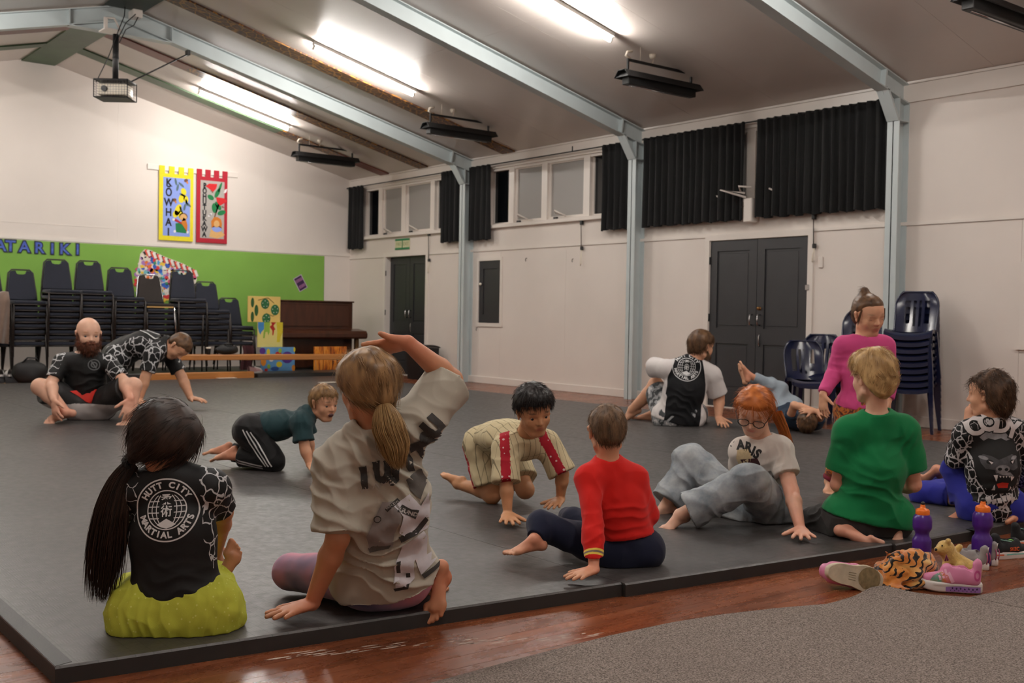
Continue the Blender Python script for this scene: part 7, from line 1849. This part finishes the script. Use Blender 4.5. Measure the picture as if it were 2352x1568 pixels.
def shoe_base(o, L, m_up, m_sole, m_lin, h=.085, toe_up=.03, high=1.0, mid=None):
    out = sole_outline(L)
    def lift(x): return toe_up*L*max(0, x/L-.2)**2*8
    mb = MB(); n = len(out)
    for sc, z in ((.96, 0), (1.0, .02*L), (1.0, h*L*.8), (.965, h*L)):
        mb.v += [(x*sc, y*sc, z+lift(x)+(.025*L*max(0, -x/L-.1)*2 if z > .05*L else 0)) for x, y in out]
    for i in range(3): mb.f += [(i*n+k, i*n+(k+1) % n, (i+1)*n+(k+1) % n, (i+1)*n+k) for k in range(n)]; mb.sm += [True]*n
    mb.f += [tuple(reversed(range(n))), tuple(range(3*n, 4*n))]; mb.sm += [False, False]
    mb.build('sole', m_sole, o, (0, 0, 0))
    S = Sdf(); b = h*L
    S.cap((-.33*L, 0, b+.07*L), (.06*L, 0, b+.06*L), .128*L, .135*L, .03*L).cap((.05*L, 0, b+.04*L), (.37*L, .01*L, b+.0*L+.02*L), .135*L, .098*L, .04*L, (0, 0, 1), .85)
    S.cap((-.36*L, 0, b+.05*L), (-.40*L, 0, b+.23*L*high), .105*L, .085*L, .03*L).cap((-.2*L, 0, b+.12*L*high), (.08*L, 0, b+.14*L), .115*L, .10*L, .03*L)
    S.cap((.02*L, 0, b+.20*L), (.10*L, 0, b+.15*L), .07*L, .07*L, .04*L, (1, 0, 0), .6)
    S.cap((-.31*L, 0, b+.30*L*high), (-.02*L, 0, b+.25*L), .075*L, .070*L, .02*L, sub=True).cap((-.30*L, 0, b+.20*L), (-.03*L, 0, b+.17*L), .068*L, .062*L, .02*L, sub=True)
    S.half((0, 0, b-.015*L), (0, 0, -1))
    up = smesh('upper', S, L/52, m_up, o, smooth=1)
    I = Sdf().cap((-.30*L, 0, b+.115*L), (-.0*L, 0, b+.115*L), .082*L, .08*L, .02*L, (0, 0, 1), .35); smesh('lining', I, L/40, m_lin, o)
    return up
def shoe_thing(label, L, M3, mats, **kw):
    o = thing('shoe', label, 'shoe'); o.matrix_world = M3; shoe_base(o, L, *mats, **kw); return o
def placed(px, py, heading, z=0.0, tilt=None):
    """heading: direction of the toe as (right, away)"""
    p = on_floor(px, py, z); hd = heading[0]*nrm((RGT[0], RGT[1], 0))+heading[1]*nrm((FWD[0], FWD[1], 0)); a = math.atan2(hd[1], hd[0])
    m = Matrix.Translation(Vector(p)) @ Matrix.Rotation(a, 4, 'Z')
    return m @ tilt if tilt is not None else m
m_white = M('white_foam', (222, 216, 212), .6, .04, 20); m_lilac = M('lilac_foam', (150, 110, 178), .5, .08, 12); m_pinkl = M('pink_leather', (214, 130, 168), .45, .05, 10)
m_plum = M('plum_lining', (120, 46, 84), .8, .1, 20); m_beige = M('worn_cream_rubber', (196, 184, 160), .75, .14, 26, .2, 160, .001); m_gryk = M('grey_knit', (150, 146, 146), .85, .06, 60, .3, 300, .001)
m_blk = M('black_knit', (22, 24, 28), .8, .1, 60, .3, 300, .001); m_pinkline = M('rose_lining', (176, 92, 126), .8, .1, 20); m_teal = M('teal_lining', (28, 84, 84), .7, .1, 20); m_lime = M('lime_lining', (120, 206, 70), .6, .1, 20)
def m_rainbow():
    t = NT('sequin_blend'); n = t.noise(t.coord(), 16, 2); t.base(t.ramp(n, [(.3, lin((150, 52, 92))), (.42, lin((92, 150, 130))), (.55, lin((206, 110, 66))), (.7, lin((220, 132, 170)))])); t.set(.35); return t.m
def star(cx, cy, r, a0=0.0): return [(cx+(r if k % 2 == 0 else r*.42)*math.cos(a0+PI/2+k*PI/5), cy+(r if k % 2 == 0 else r*.42)*math.sin(a0+PI/2+k*PI/5)) for k in range(10)]
# pink star-soled trainer, toe pointing left
L = .225
o = shoe_thing('pink trainer with lilac star-cut sole standing at the carpet edge', L, placed(2184, 1356, (-.96, .28), .004) @ Matrix.Diagonal((1, 1, 1.28, 1)), (m_pinkl, m_white, m_plum), h=.12, toe_up=.04, high=1.1)
side = -1 if (o.matrix_world.to_3x3() @ Vector((0, -1, 0))).dot(Vector(FWD)) < 0 else 1
def sidewall(u): # point on the near side of the sole (u along x)
    c = u/(.5*L); ww = .165*L*math.sqrt(max(0, 1-c*c))**.75*np.interp(c, [-1, -.6, -.1, .4, 1], [.80, .80, .70, 1.0, .92]); return ww
for nm, mt, x0, x1, z0, z1, off in (('sole_panel', m_lilac, -.46, .10, .012, .085, .0022), ('sole_band', m_white, -.48, .30, .092, .112, .003)):
    mb = MB(); n = 24
    for k in range(n+1):
        x = (x0+(x1-x0)*k/n)*L; y = side*(sidewall(x)+off)+.012*L*math.sin(2*x/(.5*L)); zt = z1-.03*max(0, (x/L-x0)/(x1-x0)-.6) if nm == 'sole_panel' else z1
        mb.v += [(x, y, z0*L), (x, y, zt*L)]
    mb.f = [(2*k, 2*k+1, 2*k+3, 2*k+2) for k in range(n)]; mb.sm = [True]*n; mb.build(nm, mt, o, (0, 0, 0))
mb = MB()
for i in range(7):
    for (cx, cz, r) in ((-.40+.065*i, .060-.006*(i % 2), .021), (-.37+.065*i, .030, .012)):
        p = star(cx*L, cz*L, r*L); mb.add([(x, side*(sidewall(x)+.0034)+.012*L*math.sin(2*x/(.5*L)), z) for x, z in p], [tuple(range(10))])
mb.build('star_cutout', M('star_hole', (48, 26, 66), .7), o, (0, 0, 0))
def surf_patch(o, name, mat, S_pts, rad, lift=.0012):
    """rounded patches on the near side of a shoe upper, ray-cast on to it"""
    up = [c for c in o.children if c.name.startswith('upper')][0]; me = up.data; V = [tuple(v.co) for v in me.vertices]; F = [tuple(p.vertices) for p in me.polygons]; T = BVHTree.FromPolygons(V, F); mb = MB()
    for (vs, fs) in S_pts:
        P = []; ok = []
        for x, z in vs:
            h = T.ray_cast(Vector((x, side*.2, z)), Vector((0, -side, 0)), .4); ok.append(h[0] is not None); P.append(tuple(h[0]+Vector((0, side*lift, 0))) if h[0] else (x, 0, z))
        mb.add(P, [f for f in fs if all(ok[i] for i in f)], True)
    if mb.f: mb.build(name, mat, o, (0, 0, 0))
surf_patch(o, 'sequin_panel', m_rainbow(), [shp_poly([(.02*L, .13*L), (.36*L, .125*L), (.30*L, .20*L), (.16*L, .26*L), (.06*L, .22*L)], .008)], 1)
surf_patch(o, 'heel_counter', M('magenta_rubber', (196, 76, 136), .4), [shp_ring(-.40*L, .24*L, .03*L, .055*L, 24, 0, 2*PI, 1.3)], 1)
surf_patch(o, 'lace', M('pale_pink_elastic', (232, 176, 200), .7), [shp_line([(.08*L+.05*L*i, .20*L-.02*L*i), (.11*L+.05*L*i, .30*L-.03*L*i)], .008, .006) for i in range(3)]+[shp_line([(-.02*L, .13*L), (.06*L, .26*L)], .012, .006)], 1)
MB().tube([(.06*L, 0, .40*L), (.085*L, 0, .47*L), (.10*L, 0, .39*L)], .004, 6).build('pull_loop', m_plum, o, (0, 0, 0))
# its partner lying on its side with the worn sole towards the camera
def lying_shoe():
    c = at(1966, 1324, depth_of(on_floor(1966, 1357))); X = nrm(cv(.975, -.17, .12)); Z = nrm(cv(-.04, -.10, 1.0)); Z = nrm(Z-X*(Z@X)); Y = np.cross(Z, X)*1.45
    m = Matrix([[X[0], Y[0], Z[0], c[0]], [X[1], Y[1], Z[1], c[1]], [X[2], Y[2], Z[2], c[2]], [0, 0, 0, 1]])
    o = shoe_thing('pink trainer lying on its side with worn cream sole showing', .232, m, (m_pinkl, m_beige, m_plum), h=.12, toe_up=.02)
    w = M('worn_patch', (132, 116, 84), .85, .3, 60); w2 = M('tread_groove', (140, 128, 104), .8, .1, 30)
    n = 22; mb = MB().add([(.055+.045*math.cos(2*PI*k/n), .0+.030*math.sin(2*PI*k/n), -.0006) for k in range(n)], [tuple(range(n))]); mb.build('worn_tread', w, o, (0, 0, 0))
    mb = MB()
    for k in range(4): mb.add([(x, y, -.0008) for x, y in ((-.03+.0*k, -.010+.006*k), (.0, -.009+.006*k), (.0, -.0075+.006*k), (-.03, -.0085+.006*k))], [(0, 1, 2, 3)])
    mb.build('tread_mark', w2, o, (0, 0, 0))
lying_shoe()
# pair of grey and rose shoes seen from the heel
for lab, px, py, hd in (('grey knit shoe with rose lining and heel stripes, nearer of its pair', 2218, 1300, (-.62, .78)), ('grey knit shoe with rose lining standing behind its partner', 2240, 1290, (-.60, .80))):
    o = shoe_thing(lab, .20, placed(px, py, hd, 0), (m_gryk, m_white, m_pinkline), h=.13, high=1.35)
    MB().tube([(-.088, -.0, .085), (-.098, 0, .098), (-.092, 0, .072)], .003, 6).build('pull_loop', m_white, o, (0, 0, 0))
    mb = MB()
    for y in (-.010, .012): mb.tube([(-.097, y, .028), (-.1015, y, .045), (-.1005, y, .062), (-.0965, y, .074)], .0026, 6)
    mb.build('heel_stripe', m_pinkline, o, (0, 0, 0))
# black sneakers at the right edge
def sneaker(lab, px, py, hd, lettered):
    global side
    L = .235; o = shoe_thing(lab, L, placed(px, py, hd, 0), (m_blk, m_white, m_teal), h=.13, toe_up=.05, high=1.2)
    side = -1 if (o.matrix_world.to_3x3() @ Vector((0, -1, 0))).dot(Vector(FWD)) < 0 else 1
    S = Sdf().cap((-.02*L, 0, .30*L), (.06*L, 0, .27*L), .05*L, .045*L, .01).cap((-.06*L, .03*L, .28*L), (-.02*L, .05*L, .27*L), .03*L, .03*L, .01); smesh('lime_tongue', S, L/50, m_lime, o)
    MB().tube([(-.34*L+.30*L*(1-math.cos(t))/2*1.2, .098*L*math.sin(t), (.37-.07*(1-math.cos(t))/2)*L) for t in np.linspace(0, 2*PI, 25)], .0016, 6).build('collar_piping', M('mint_piping', (150, 206, 190), .6), o, (0, 0, 0))
    for nm, mt, x0, x1, z0, z1 in (('sole_flash', M('orange_foam', (236, 110, 60), .6), -.47, -.30, .10, .132), ('sole_stripe', M('aqua_foam', (110, 200, 190), .6), -.24, .35, .105, .130)):
        mb = MB(); n = 16
        for k in range(n+1):
            x = (x0+(x1-x0)*k/n)*L; c = x/(.5*L); ww = .165*L*math.sqrt(max(0, 1-c*c))**.75*np.interp(c, [-1, -.6, -.1, .4, 1], [.80, .80, .70, 1.0, .92]); y = side*(ww+.001)+.012*L*math.sin(2*c); q = .03*L*max(0, x/L-.2)**2*8; mb.v += [(x, y, z0*L*.8+q), (x, y, z1*L*.8+q)]
        mb.f = [(2*k, 2*k+1, 2*k+3, 2*k+2) for k in range(n)]; mb.sm = [True]*n; mb.build(nm, mt, o, (0, 0, 0))
    if lettered:
        vs, fs = shp_text('SKEC', .022, 0, 0, 0, .0008, .005); fx = 1 if (o.matrix_world.to_3x3() @ Vector((1, 0, 0))).dot(Vector(RGT)) > 0 else -1
        surf_patch(o, 'lettering', M('orange_print', (222, 96, 44), .6), [([(fx*x-.06*L+0*y, y+.19*L) for x, y in vs], fs)], 1)
sneaker('black sneaker lettered SKEC in orange with lime tongue', 2322, 1280, (.93, .37), True)
sneaker('black sneaker with lime tongue behind the lettered one', 2366, 1252, (.93, .37), False)
# tiger-striped plush bundle
def tiger():
    D = depth_of(on_floor(2085, 1352)); c = lambda x, y, d=0: at(x, y, D+d)
    S = Sdf(); 
    for (x, y, d, rx, ry) in ((2092, 1292, .07, .085, .060), (2062, 1300, .05, .062, .060), (2118, 1300, .08, .064, .060), (2085, 1325, .03, .085, .045), (2045, 1322, .04, .052, .045), (2060, 1348, -.0, .060, .022), (2110, 1334, .05, .050, .035), (2030, 1308, .06, .034, .040)):
        S.ell(c(x, y, d), np.array([RGT, UPV, FWD]), np.array((rx, ry, .065)), .018)
    S.cap(c(2042, 1276, .05), c(2036, 1268, .05), .016, .012, .01)
    for a, b in (((2035, 1325, -.03), (2110, 1322, -.03)), ((2050, 1300, -.02), (2040, 1340, -.04)), ((2080, 1345, -.03), (2130, 1322, -.01))): S.cap(c(*a), c(*b), .012, .010, .012, sub=True)
    V, Q = S.mesh(.0045, 2); N = vnormals(V, Q); V = V+N*(.012*vnoise(V*20)+.006*vnoise(V*44+3)-.008*(1-np.abs(vnoise(V*14+9)))**6)[:, None]; V[:, 2] = np.maximum(V[:, 2], .0015+.010*((V@FWD) < (CAMP@FWD)+D-.02))
    g = on_floor(2085, 1348); o = thing('tiger_plush', 'crumpled orange plush with black tiger stripes between the pink trainers', 'plush toy', tuple(g))
    t = NT('tiger_plush_pile'); v = t.coord(scale=(1, 1, 1.6), rot=(.5, .9, .4)); n = t.noise(v, 9, 2)
    w = t.n('ShaderNodeTexWave', wave_type='BANDS', bands_direction='Z'); w.inputs['Scale'].default_value = 11; w.inputs['Distortion'].default_value = 11; w.inputs['Detail'].default_value = 2; w.inputs['Detail Scale'].default_value = 1.3; t.l(v, w.inputs['Vector'])
    br = t.math('GREATER_THAN', t.noise(v, 13, 2), .40); st = t.math('MULTIPLY', t.math('LESS_THAN', w.outputs['Fac'], .24), br)
    k = t.ramp(n, [(.35, lin((186, 104, 40))), (.55, lin((212, 138, 62))), (.7, lin((222, 180, 112)))]); t.base(t.mix(st, k, lin((22, 16, 14)))); t.bump(t.noise(t.coord(), 420, 2), .8, .002); t.set(.95, spec=.15, sheen=.5)
    qmesh('plush', V, Q, t.m, o)
tiger()
# small yellow bear draped over the shoes
def teddy():
    D = depth_of(on_floor(2195, 1318)); c = lambda x, y, d=0: at(x, y, D+d); ax = np.array([RGT, UPV, FWD])
    S = Sdf().ell(c(2172, 1258), ax, np.array((.036, .032, .034)), .01).cap(c(2163, 1262, -.01), c(2153, 1262, -.02), .020, .013, .012).cap(c(2180, 1276, .0), c(2222, 1306, -.01), .030, .038, .02).cap(c(2215, 1300), c(2246, 1308, -.02), .026, .018, .015)
    S.cap(c(2176, 1284), c(2168, 1312, -.02), .016, .013, .012).cap(c(2198, 1262, .01), c(2204, 1256, .01), .014, .013, .008).cap(c(2177, 1246, -.02), c(2178, 1242, -.025), .012, .011, .006).cap(c(2205, 1300, -.04), c(2195, 1322, -.04), .018, .014, .012)
    V, Q = S.mesh(.0035, 1); V = V+vnormals(V, Q)*(.0012*vnoise(V*160))[:, None]; V[:, 2] = np.maximum(V[:, 2], .012)
    g = on_floor(2195, 1318); o = thing('teddy_bear', 'small straw-yellow plush bear lying across the grey shoes', 'plush toy', tuple(g))
    qmesh('body', V, Q, M('straw_plush', (206, 172, 100), .95, .10, 60, .7, 300, .002, sheen=.4), o)
    MB().ellipsoid(c(2150, 1262, -.027), (.006, .006, .006), 8, 6).build('nose', m_blkn, o); MB().ellipsoid(c(2164, 1253, -.032), (.0035,)*3, 8, 6).build('eye', m_blkn, o)
m_blkn = M('black_bead', (20, 16, 16), .2); teddy()
